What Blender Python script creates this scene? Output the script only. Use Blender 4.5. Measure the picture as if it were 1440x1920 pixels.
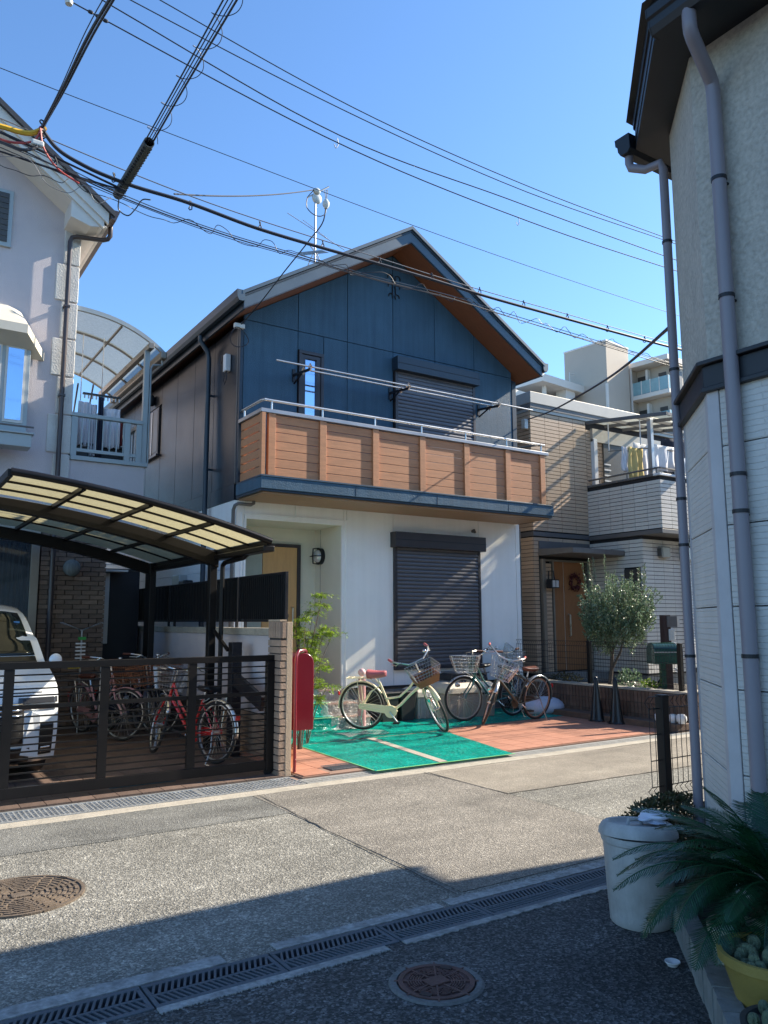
import bpy, math, random
from mathutils import Vector, Matrix, Euler
random.seed(7)
V = Vector
for o in list(bpy.data.objects):
    bpy.data.objects.remove(o)
SC = bpy.context.scene
COL = SC.collection
PI = math.pi

# ------------------------------------------------------------------ camera
F_PX, YAW, PIT, ROL = 1468.1, math.radians(33.395), math.radians(7.869), math.radians(-0.16)
CAM = V((0, 0, 1.55))
d0 = V((math.sin(YAW), math.cos(YAW), 0)); r0 = V((math.cos(YAW), -math.sin(YAW), 0)); u0 = V((0, 0, 1))
fd = d0 * math.cos(PIT) + u0 * math.sin(PIT); up = u0 * math.cos(PIT) - d0 * math.sin(PIT)
rt = r0 * math.cos(ROL) + up * math.sin(ROL); up = up * math.cos(ROL) - r0 * math.sin(ROL)
cam = bpy.data.cameras.new('camera'); cam_o = bpy.data.objects.new('camera', cam); COL.objects.link(cam_o)
cam.sensor_fit = 'VERTICAL'; cam.sensor_height = 24.0; cam.lens = 24.0 * F_PX / 1920.0
cam.clip_start = 0.05; cam.clip_end = 3000
cam_o.matrix_world = Matrix(((rt.x, up.x, -fd.x, CAM.x), (rt.y, up.y, -fd.y, CAM.y), (rt.z, up.z, -fd.z, CAM.z), (0, 0, 0, 1)))
SC.camera = cam_o

# ------------------------------------------------------------------ sky and sun
SUN = V((7.6, -1, 4.94)).normalized()
EL = math.asin(SUN.z); AZ = math.atan2(SUN.x, SUN.y)       # azimuth clockwise from +Y
w = bpy.data.worlds.new('World'); SC.world = w; w.use_nodes = True
nt = w.node_tree; nt.nodes.clear()
sky = nt.nodes.new('ShaderNodeTexSky'); sky.sky_type = 'NISHITA'; sky.sun_disc = False
sky.sun_elevation = EL; sky.sun_rotation = AZ
sky.air_density = 1.0; sky.dust_density = 0.35; sky.ozone_density = 2.6
bg = nt.nodes.new('ShaderNodeBackground'); bg.inputs[1].default_value = 0.128
wo = nt.nodes.new('ShaderNodeOutputWorld')
tint = nt.nodes.new('ShaderNodeMix'); tint.data_type = 'RGBA'; tint.blend_type = 'MULTIPLY'; tint.inputs[0].default_value = 1.0; tint.inputs[7].default_value = (0.565, 0.73, 0.87, 1)
nt.links.new(sky.outputs[0], tint.inputs[6]); nt.links.new(tint.outputs[2], bg.inputs[0]); nt.links.new(bg.outputs[0], wo.inputs[0])
sl = bpy.data.lights.new('sun', 'SUN'); sl.energy = 4.6; sl.angle = math.radians(0.5); sl.color = (1.0, 0.90, 0.74)
so = bpy.data.objects.new('sun', sl); COL.objects.link(so); so.rotation_euler = SUN.to_track_quat('Z', 'Y').to_euler()
so.location = (20, -2, 14)
SC.view_settings.view_transform = 'Standard'; SC.view_settings.look = 'None'
SC.view_settings.exposure = 1.38; SC.view_settings.gamma = 1.0; SC.view_settings.use_curve_mapping = False
SC.render.engine = 'CYCLES'
SC.cycles.max_bounces = 8

# ------------------------------------------------------------------ materials
def mk(name, col, rough=0.6, metal=0.0, var=0.12, nscale=3.0, bump=0.0, bscale=80.0, objvar=0.0, spec=0.5, dirt=0.0, dirtcol=(0.08, 0.07, 0.06), coat=0.0, fine=0.0, stretch=None, streak=0.0):
    m = bpy.data.materials.new(name); m.use_nodes = True
    t = m.node_tree; N = t.nodes; L = t.links; b = N['Principled BSDF']
    b.inputs['Roughness'].default_value = rough; b.inputs['Metallic'].default_value = metal
    b.inputs['Specular IOR Level'].default_value = spec; b.inputs['Coat Weight'].default_value = coat
    tc = N.new('ShaderNodeTexCoord'); src = tc.outputs['Object']
    if stretch:
        mp = N.new('ShaderNodeMapping'); mp.inputs['Scale'].default_value = stretch; L.new(src, mp.inputs[0]); src = mp.outputs[0]
    no = N.new('ShaderNodeTexNoise'); no.inputs['Scale'].default_value = nscale; no.inputs['Detail'].default_value = 8; no.inputs['Roughness'].default_value = 0.65
    L.new(src, no.inputs[0])
    mx = N.new('ShaderNodeMix'); mx.data_type = 'RGBA'
    c = V(col)
    mx.inputs[6].default_value = (*[max(0, x * (1 - var)) for x in c], 1); mx.inputs[7].default_value = (*[min(1, x * (1 + var)) for x in c], 1)
    mr = N.new('ShaderNodeMapRange'); mr.inputs[1].default_value = 0.3; mr.inputs[2].default_value = 0.7
    L.new(no.outputs[0], mr.inputs[0]); L.new(mr.outputs[0], mx.inputs[0])
    out = mx.outputs[2]
    if fine > 0:
        n2 = N.new('ShaderNodeTexNoise'); n2.inputs['Scale'].default_value = bscale; n2.inputs['Detail'].default_value = 3
        L.new(src, n2.inputs[0])
        m2 = N.new('ShaderNodeMix'); m2.data_type = 'RGBA'; m2.blend_type = 'MULTIPLY'; m2.inputs[0].default_value = 1
        r2 = N.new('ShaderNodeMapRange'); r2.inputs[1].default_value = 0.3; r2.inputs[2].default_value = 0.7; r2.inputs[3].default_value = 1 - fine; r2.inputs[4].default_value = 1 + fine
        L.new(n2.outputs[0], r2.inputs[0]); L.new(out, m2.inputs[6]); L.new(r2.outputs[0], m2.inputs[7]); out = m2.outputs[2]
    if dirt > 0:
        n3 = N.new('ShaderNodeTexNoise'); n3.inputs['Scale'].default_value = 1.7; n3.inputs['Detail'].default_value = 10; n3.inputs['Roughness'].default_value = 0.72
        L.new(src, n3.inputs[0])
        r3 = N.new('ShaderNodeMapRange'); r3.inputs[1].default_value = 0.52; r3.inputs[2].default_value = 0.8; r3.inputs[4].default_value = dirt
        L.new(n3.outputs[0], r3.inputs[0])
        m3 = N.new('ShaderNodeMix'); m3.data_type = 'RGBA'; m3.inputs[7].default_value = (*dirtcol, 1)
        L.new(r3.outputs[0], m3.inputs[0]); L.new(out, m3.inputs[6]); out = m3.outputs[2]
    if streak > 0:   # rain streaks running down the face
        ms_ = N.new('ShaderNodeMapping'); ms_.inputs['Scale'].default_value = (9, 9, 0.5); L.new(tc.outputs['Object'], ms_.inputs[0])
        n6 = N.new('ShaderNodeTexNoise'); n6.inputs['Scale'].default_value = 1.0; n6.inputs['Detail'].default_value = 9; n6.inputs['Roughness'].default_value = 0.7; L.new(ms_.outputs[0], n6.inputs[0])
        r6 = N.new('ShaderNodeMapRange'); r6.inputs[1].default_value = 0.35; r6.inputs[2].default_value = 0.7; r6.inputs[3].default_value = 1 + streak * 0.4; r6.inputs[4].default_value = 1 - streak; L.new(n6.outputs[0], r6.inputs[0])
        m6 = N.new('ShaderNodeMix'); m6.data_type = 'RGBA'; m6.blend_type = 'MULTIPLY'; m6.inputs[0].default_value = 1; L.new(out, m6.inputs[6]); L.new(r6.outputs[0], m6.inputs[7]); out = m6.outputs[2]
    if objvar > 0:
        oi = N.new('ShaderNodeObjectInfo'); r4 = N.new('ShaderNodeMapRange'); r4.inputs[3].default_value = 1 - objvar; r4.inputs[4].default_value = 1 + objvar
        L.new(oi.outputs['Random'], r4.inputs[0])
        m4 = N.new('ShaderNodeMix'); m4.data_type = 'RGBA'; m4.blend_type = 'MULTIPLY'; m4.inputs[0].default_value = 1
        L.new(out, m4.inputs[6]); L.new(r4.outputs[0], m4.inputs[7]); out = m4.outputs[2]
    L.new(out, b.inputs['Base Color'])
    rr = N.new('ShaderNodeMapRange'); rr.inputs[3].default_value = max(0.02, rough - 0.08); rr.inputs[4].default_value = min(1, rough + 0.08)
    L.new(no.outputs[0], rr.inputs[0]); L.new(rr.outputs[0], b.inputs['Roughness'])
    if bump > 0:
        nb = N.new('ShaderNodeTexNoise'); nb.inputs['Scale'].default_value = bscale; nb.inputs['Detail'].default_value = 4
        L.new(src, nb.inputs[0])
        bp = N.new('ShaderNodeBump'); bp.inputs['Strength'].default_value = bump; bp.inputs['Distance'].default_value = 0.01
        L.new(nb.outputs[0], bp.inputs['Height']); L.new(bp.outputs[0], b.inputs['Normal'])
    return m

def asphalt(name, col, agg=0.35, scale=110, stain=0.3):
    m = mk(name, col, 0.85, var=0.14, nscale=0.9, spec=0.35)
    t = m.node_tree; N = t.nodes; L = t.links; b = N['Principled BSDF']
    tc = N['Texture Coordinate']; base = b.inputs['Base Color'].links[0].from_socket
    vo = N.new('ShaderNodeTexVoronoi'); vo.inputs['Scale'].default_value = scale; L.new(tc.outputs['Object'], vo.inputs[0])
    sep = N.new('ShaderNodeSeparateColor'); L.new(vo.outputs['Color'], sep.inputs[0])
    r = N.new('ShaderNodeMapRange'); r.inputs[3].default_value = 1 - agg; r.inputs[4].default_value = 1 + agg * 1.5
    pw = N.new('ShaderNodeMath'); pw.operation = 'POWER'; pw.inputs[1].default_value = 2.2
    L.new(sep.outputs[0], pw.inputs[0]); L.new(pw.outputs[0], r.inputs[0])
    mm = N.new('ShaderNodeMix'); mm.data_type = 'RGBA'; mm.blend_type = 'MULTIPLY'; mm.inputs[0].default_value = 1
    L.new(base, mm.inputs[6]); L.new(r.outputs[0], mm.inputs[7])
    n3 = N.new('ShaderNodeTexNoise'); n3.inputs['Scale'].default_value = 2.3; n3.inputs['Detail'].default_value = 12; n3.inputs['Roughness'].default_value = 0.75; n3.inputs['Distortion'].default_value = 0.6
    L.new(tc.outputs['Object'], n3.inputs[0])
    r3 = N.new('ShaderNodeMapRange'); r3.inputs[1].default_value = 0.35; r3.inputs[2].default_value = 0.68; r3.inputs[3].default_value = 1 - stain; r3.inputs[4].default_value = 1.08
    L.new(n3.outputs[0], r3.inputs[0])
    m3 = N.new('ShaderNodeMix'); m3.data_type = 'RGBA'; m3.blend_type = 'MULTIPLY'; m3.inputs[0].default_value = 1
    L.new(mm.outputs[2], m3.inputs[6]); L.new(r3.outputs[0], m3.inputs[7]); L.new(m3.outputs[2], b.inputs['Base Color'])
    mp = N.new('ShaderNodeMapping'); mp.inputs['Scale'].default_value = (0.22, 1.5, 1); L.new(tc.outputs['Object'], mp.inputs[0])
    n7 = N.new('ShaderNodeTexNoise'); n7.inputs['Scale'].default_value = 1.3; n7.inputs['Detail'].default_value = 6; L.new(mp.outputs[0], n7.inputs[0])
    r7 = N.new('ShaderNodeMapRange'); r7.inputs[1].default_value = 0.35; r7.inputs[2].default_value = 0.65; r7.inputs[3].default_value = 0.84; r7.inputs[4].default_value = 1.14; L.new(n7.outputs[0], r7.inputs[0])
    v8 = N.new('ShaderNodeTexVoronoi'); v8.inputs['Scale'].default_value = 1.1; v8.inputs['Randomness'].default_value = 1.0
    n8 = N.new('ShaderNodeTexNoise'); n8.inputs['Scale'].default_value = 5; n8.inputs['Detail'].default_value = 5; L.new(tc.outputs['Object'], n8.inputs[0])
    va8 = N.new('ShaderNodeMix'); va8.data_type = 'VECTOR'; va8.inputs[0].default_value = 0.12; L.new(tc.outputs['Object'], va8.inputs[4]); L.new(n8.outputs['Color'], va8.inputs[5]); L.new(va8.outputs[1], v8.inputs[0])
    r8 = N.new('ShaderNodeMapRange'); r8.inputs[1].default_value = 0.03; r8.inputs[2].default_value = 0.16; r8.inputs[3].default_value = 0.72; r8.inputs[4].default_value = 1.0; L.new(v8.outputs['Distance'], r8.inputs[0])
    v9 = N.new('ShaderNodeTexVoronoi'); v9.inputs['Scale'].default_value = scale * 0.42; L.new(tc.outputs['Object'], v9.inputs[0]); s9 = N.new('ShaderNodeSeparateColor'); L.new(v9.outputs['Color'], s9.inputs[0])
    r9 = N.new('ShaderNodeMapRange'); r9.inputs[1].default_value = 0.82; r9.inputs[2].default_value = 1.0; r9.inputs[3].default_value = 1.0; r9.inputs[4].default_value = 1.0 + agg * 1.3; L.new(s9.outputs[1], r9.inputs[0])
    cur = m3.outputs[2]
    for q in (r7, r8, r9):
        mq = N.new('ShaderNodeMix'); mq.data_type = 'RGBA'; mq.blend_type = 'MULTIPLY'; mq.inputs[0].default_value = 1; L.new(cur, mq.inputs[6]); L.new(q.outputs[0], mq.inputs[7]); cur = mq.outputs[2]
    L.new(cur, b.inputs['Base Color'])
    bp = N.new('ShaderNodeBump'); bp.inputs['Strength'].default_value = 0.9; bp.inputs['Distance'].default_value = 0.006
    L.new(vo.outputs['Distance'], bp.inputs['Height'])
    n5 = N.new('ShaderNodeTexNoise'); n5.inputs['Scale'].default_value = 45; n5.inputs['Detail'].default_value = 6; L.new(tc.outputs['Object'], n5.inputs[0])
    b2 = N.new('ShaderNodeBump'); b2.inputs['Strength'].default_value = 0.6; b2.inputs['Distance'].default_value = 0.01
    L.new(n5.outputs[0], b2.inputs['Height']); L.new(bp.outputs[0], b2.inputs['Normal']); L.new(b2.outputs[0], b.inputs['Normal'])
    return m

def film(name, col, alpha=0.5, rough=0.25, transl=0.4, bump=0.0, nsc=35, lo=0.8, hi=1.2):
    """thin plastic: diffuse + translucent + gloss, part see-through"""
    m = bpy.data.materials.new(name); m.use_nodes = True; t = m.node_tree; N = t.nodes; L = t.links; N.clear()
    o = N.new('ShaderNodeOutputMaterial'); df = N.new('ShaderNodeBsdfDiffuse'); tl = N.new('ShaderNodeBsdfTranslucent'); gl = N.new('ShaderNodeBsdfGlossy'); tp = N.new('ShaderNodeBsdfTransparent')
    tc = N.new('ShaderNodeTexCoord'); no = N.new('ShaderNodeTexNoise'); no.inputs['Scale'].default_value = nsc; no.inputs['Detail'].default_value = 8; no.inputs['Distortion'].default_value = 0.8; L.new(tc.outputs['Object'], no.inputs[0])
    mx = N.new('ShaderNodeMix'); mx.data_type = 'RGBA'; mx.inputs[6].default_value = (*[c * lo for c in col], 1); mx.inputs[7].default_value = (*[min(1, c * hi) for c in col], 1)
    mr = N.new('ShaderNodeMapRange'); mr.inputs[1].default_value = 0.3; mr.inputs[2].default_value = 0.7; L.new(no.outputs[0], mr.inputs[0]); L.new(mr.outputs[0], mx.inputs[0]); L.new(mx.outputs[2], df.inputs[0]); L.new(mx.outputs[2], tl.inputs[0])
    tp.inputs[0].default_value = (*[0.4 + 0.6 * c for c in col], 1); gl.inputs['Roughness'].default_value = rough
    a = N.new('ShaderNodeMixShader'); a.inputs[0].default_value = transl; L.new(df.outputs[0], a.inputs[1]); L.new(tl.outputs[0], a.inputs[2])
    c = N.new('ShaderNodeMixShader'); c.inputs[0].default_value = alpha; L.new(tp.outputs[0], c.inputs[1]); L.new(a.outputs[0], c.inputs[2])
    fr = N.new('ShaderNodeLayerWeight'); fr.inputs[0].default_value = 0.5
    fp = N.new('ShaderNodeMath'); fp.operation = 'POWER'; fp.inputs[1].default_value = 4.0; fm_ = N.new('ShaderNodeMath'); fm_.operation = 'MULTIPLY_ADD'; fm_.inputs[1].default_value = 0.6; fm_.inputs[2].default_value = 0.04
    L.new(fr.outputs['Facing'], fp.inputs[0]); L.new(fp.outputs[0], fm_.inputs[0])
    e = N.new('ShaderNodeMixShader'); L.new(fm_.outputs[0], e.inputs[0]); L.new(c.outputs[0], e.inputs[1]); L.new(gl.outputs[0], e.inputs[2]); L.new(e.outputs[0], o.inputs[0])
    if bump:
        nb = N.new('ShaderNodeTexNoise'); nb.inputs['Scale'].default_value = 14; nb.inputs['Detail'].default_value = 6; nb.inputs['Distortion'].default_value = 1.5; L.new(tc.outputs['Object'], nb.inputs[0])
        bp = N.new('ShaderNodeBump'); bp.inputs['Strength'].default_value = bump; bp.inputs['Distance'].default_value = 0.03; L.new(nb.outputs[0], bp.inputs['Height'])
        for s in (df, tl, gl): L.new(bp.outputs[0], s.inputs['Normal'])
        L.new(bp.outputs[0], fr.inputs['Normal'])
    return m

def glass(name, tint=(0.02, 0.025, 0.03), rough=0.02, spec=1.0):
    m = mk(name, tint, rough, var=0.05, spec=spec); m.node_tree.nodes['Principled BSDF'].inputs['IOR'].default_value = 1.9
    return m

def leafmat(name, col, col2, tr=0.35, rough=0.45):
    m = mk(name, col, rough, var=0.0, spec=0.5); t = m.node_tree; N = t.nodes; L = t.links; b = N['Principled BSDF']
    g = N.new('ShaderNodeNewGeometry'); mx = N.new('ShaderNodeMix'); mx.data_type = 'RGBA'
    mx.inputs[6].default_value = (*col, 1); mx.inputs[7].default_value = (*col2, 1); L.new(g.outputs['Random Per Island'], mx.inputs[0])
    L.new(mx.outputs[2], b.inputs['Base Color'])
    tl = N.new('ShaderNodeBsdfTranslucent'); L.new(mx.outputs[2], tl.inputs[0]); ms = N.new('ShaderNodeMixShader'); ms.inputs[0].default_value = tr
    L.new(b.outputs[0], ms.inputs[1]); L.new(tl.outputs[0], ms.inputs[2]); L.new(ms.outputs[0], N['Material Output'].inputs[0])
    return m

def siding_stone(name, col):
    m = mk(name, col, 0.75, var=0.1, nscale=2, dirt=0.25, dirtcol=(0.2, 0.2, 0.2)); t = m.node_tree; N = t.nodes; L = t.links; b = N['Principled BSDF']
    tc = N['Texture Coordinate']; s = N.new('ShaderNodeSeparateXYZ'); L.new(tc.outputs['Object'], s.inputs[0])
    ad = N.new('ShaderNodeMath'); L.new(s.outputs[0], ad.inputs[0]); L.new(s.outputs[1], ad.inputs[1])
    cb = N.new('ShaderNodeCombineXYZ'); L.new(ad.outputs[0], cb.inputs[0]); L.new(s.outputs[2], cb.inputs[1])
    n0 = N.new('ShaderNodeTexNoise'); n0.inputs['Scale'].default_value = 14; n0.inputs['Detail'].default_value = 3; L.new(tc.outputs['Object'], n0.inputs[0])
    va = N.new('ShaderNodeVectorMath'); va.operation = 'SCALE'; va.inputs['Scale'].default_value = 0.012; L.new(n0.outputs['Color'], va.inputs[0])
    vb = N.new('ShaderNodeVectorMath'); L.new(cb.outputs[0], vb.inputs[0]); L.new(va.outputs[0], vb.inputs[1])
    br = N.new('ShaderNodeTexBrick'); br.inputs['Scale'].default_value = 1; br.inputs['Brick Width'].default_value = 0.26; br.inputs['Row Height'].default_value = 0.032
    br.inputs['Mortar Size'].default_value = 0.004; br.inputs['Mortar Smooth'].default_value = 1.0; br.inputs['Color1'].default_value = (0.4, 0.4, 0.4, 1); br.inputs['Color2'].default_value = (1, 1, 1, 1); br.inputs['Mortar'].default_value = (0, 0, 0, 1)
    L.new(vb.outputs[0], br.inputs[0])
    n1 = N.new('ShaderNodeTexNoise'); n1.inputs['Scale'].default_value = 60; n1.inputs['Detail'].default_value = 5; L.new(tc.outputs['Object'], n1.inputs[0])
    am = N.new('ShaderNodeMath'); am.operation = 'MULTIPLY_ADD'; am.inputs[1].default_value = 0.5; L.new(n1.outputs[0], am.inputs[0]); L.new(br.outputs[0], am.inputs[2])
    bp = N.new('ShaderNodeBump'); bp.inputs['Strength'].default_value = 0.55; bp.inputs['Distance'].default_value = 0.010; L.new(am.outputs[0], bp.inputs['Height']); L.new(bp.outputs[0], b.inputs['Normal'])
    return m

# ------------------------------------------------------------------ mesh helpers
ORG = {}
class MB:
    def __init__(s, T=None): s.v = []; s.f = []; s.T = T
    def add(s, pts, faces):
        n = len(s.v); s.v += [(s.T @ V(p)) if s.T else V(p) for p in pts]; s.f += [tuple(i + n for i in f) for f in faces]; return s
    def quad(s, *p): return s.add(p, [tuple(range(len(p)))])
    def box(s, x0, x1, y0, y1, z0, z1):
        return s.add([(x0, y0, z0), (x1, y0, z0), (x1, y1, z0), (x0, y1, z0), (x0, y0, z1), (x1, y0, z1), (x1, y1, z1), (x0, y1, z1)],
                     [(0, 3, 2, 1), (4, 5, 6, 7), (0, 1, 5, 4), (1, 2, 6, 5), (2, 3, 7, 6), (3, 0, 4, 7)])
    def obox(s, c, size, rot=None):
        a, b, d = [x / 2 for x in size]; R = rot if rot else Matrix.Identity(3)
        P = [V(c) + R @ V((i * a, j * b, k * d)) for k in (-1, 1) for i, j in ((-1, -1), (1, -1), (1, 1), (-1, 1))]
        return s.add(P, [(0, 3, 2, 1), (4, 5, 6, 7), (0, 1, 5, 4), (1, 2, 6, 5), (2, 3, 7, 6), (3, 0, 4, 7)])
    def prism(s, poly, vec):
        n = len(poly); vec = V(vec)
        return s.add([V(p) for p in poly] + [V(p) + vec for p in poly], [tuple(range(n))[::-1], tuple(range(n, 2 * n))] + [(i, (i + 1) % n, n + (i + 1) % n, n + i) for i in range(n)])
    def tube(s, pts, r, n=8, closed=False, caps=True, rs=None):
        pts = [V(p) for p in pts]; m = len(pts); P = []; nrm = None
        for i, p in enumerate(pts):
            a = pts[i - 1] if (i > 0 or closed) else p; b = pts[(i + 1) % m] if (i < m - 1 or closed) else p
            t = (b - a).normalized() if (b - a).length > 1e-9 else V((0, 0, 1))
            if nrm is None:
                nrm = t.cross(V((0, 0, 1)))
                if nrm.length < 0.05: nrm = t.cross(V((1, 0, 0)))
            nrm = (nrm - t * nrm.dot(t)).normalized(); bn = t.cross(nrm); rr = rs[i] if rs else r
            P += [p + (nrm * math.cos(2 * PI * k / n) + bn * math.sin(2 * PI * k / n)) * rr for k in range(n)]
        F = [(i * n + k, i * n + (k + 1) % n, ((i + 1) % m) * n + (k + 1) % n, ((i + 1) % m) * n + k) for i in range(m if closed else m - 1) for k in range(n)]
        if caps and not closed: F += [tuple(range(n))[::-1], tuple(range((m - 1) * n, m * n))]
        return s.add(P, F)
    def cyl(s, p0, p1, r0, r1=None, n=12): return s.tube([p0, p1], r0, n, rs=[r0, r0 if r1 is None else r1])
    def lathe(s, prof, n=24, M=None, a0=0.0, a1=2 * PI):
        full = abs(a1 - a0 - 2 * PI) < 1e-6; k = n if full else n + 1; M = M or Matrix.Identity(4)
        P = [M @ V((r * math.cos(a0 + (a1 - a0) * j / n), r * math.sin(a0 + (a1 - a0) * j / n), z)) for r, z in prof for j in range(k)]
        F = [(i * k + j, i * k + (j + 1) % k, (i + 1) * k + (j + 1) % k, (i + 1) * k + j) for i in range(len(prof) - 1) for j in range(n)]
        return s.add(P, F)
    def ball(s, c, r, n=12, m=8, sc=(1, 1, 1)):
        prof = [(math.sin(PI * i / m), -math.cos(PI * i / m)) for i in range(m + 1)]
        return s.lathe([(max(1e-4, a), b) for a, b in prof], n, Matrix.Translation(V(c)) @ Matrix.Diagonal((r * sc[0], r * sc[1], r * sc[2], 1)))
    def build(s, name, mat, parent=None, smooth=False, bevel=0.0, kind=None, at=None, auto=None):
        if parent is not None: L = ORG[parent.name]
        elif at is not None: L = V(at)
        else:
            xs = [p.x for p in s.v]; ys = [p.y for p in s.v]; zs = [p.z for p in s.v]; L = V(((min(xs) + max(xs)) / 2, (min(ys) + max(ys)) / 2, min(zs)))
        me = bpy.data.meshes.new(name); me.from_pydata([tuple(p - L) for p in s.v], [], s.f); me.materials.append(mat); me.update()
        if smooth:
            me.polygons.foreach_set('use_smooth', [True] * len(me.polygons))
            me.set_sharp_from_angle(angle=math.radians(auto or 40))
        o = bpy.data.objects.new(name, me); COL.objects.link(o); ORG[o.name] = L
        if parent is not None: o.parent = parent
        else: o.location = L
        if bevel:
            b = o.modifiers.new('bevel', 'BEVEL'); b.width = bevel; b.segments = 2; b.limit_method = 'ANGLE'
        if kind: o['kind'] = kind
        return o
def tag(o, label=None, cat=None, group=None, kind=None):
    if label: o['label'] = label
    if cat: o['category'] = cat
    if group: o['group'] = group
    if kind: o['kind'] = kind
    return o
def thing(name, label, cat, loc=(0, 0, 0), group=None):
    o = bpy.data.objects.new(name, None); COL.objects.link(o); o.location = loc; ORG[o.name] = V(loc); o.empty_display_size = 0.1
    return tag(o, label, cat, group)
def bx(name, mat, parent, *c, **k): return MB().box(*c).build(name, mat, parent, **k)
def struct(name, mb, mat, **k): return tag(mb.build(name, mat, at=(0, 0, 0), **k), kind='structure')
def copy_tree(o, parent=None):
    c = o.copy(); COL.objects.link(c); ORG[c.name] = ORG.get(o.name, V())
    if parent is not None: c.parent = parent
    for ch in list(o.children): copy_tree(ch, c)
    return c
CACHE = {}
def pieces(name, mat, parent, cells, limit=300, jit=0.0, bev=0.0):
    """cells: (centre, size, rotz) -> one object each for the nearest ones, the rest joined as stuff"""
    cells = sorted(cells, key=lambda c: (V(c[0]) - CAM).length); L = ORG[parent.name]; rest = MB()
    for i, (c, sz, rz) in enumerate(cells):
        c = V(c); R = Matrix.Rotation(rz, 3, 'Z')
        if jit: c = c + R @ V((0, random.uniform(-jit, jit), 0)) + V((0, 0, random.uniform(-jit, jit) * 0.5))
        if i < limit:
            key = (name, mat.name, tuple(round(x, 3) for x in sz))
            if key not in CACHE:
                b = MB(); x, y, z = [q / 2 for q in sz]; e = min(0.004, min(sz) * 0.3) if bev == 0 else bev
                b.add([(-x, -y, -z), (x, -y, -z), (x, y, -z), (-x, y, -z), (-x, -y, z), (x, -y, z), (x, y, z), (-x, y, z)], [(0, 3, 2, 1), (4, 5, 6, 7), (0, 1, 5, 4), (1, 2, 6, 5), (2, 3, 7, 6), (3, 0, 4, 7)])
                me = bpy.data.meshes.new(name); me.from_pydata([tuple(p) for p in b.v], [], b.f); me.materials.append(mat); CACHE[key] = me
            o = bpy.data.objects.new(name, CACHE[key]); COL.objects.link(o); o.parent = parent; o.location = c - L; o.rotation_euler.z = rz
        else: rest.obox(c, sz, R)
    if rest.v: rest.build(name + '_field', mat, parent, kind='stuff')
def sag(a, b, d, n=24):
    a, b = V(a), V(b); return [a.lerp(b, i / n) - V((0, 0, d * 4 * (i / n) * (1 - i / n))) for i in range(n + 1)]

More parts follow.
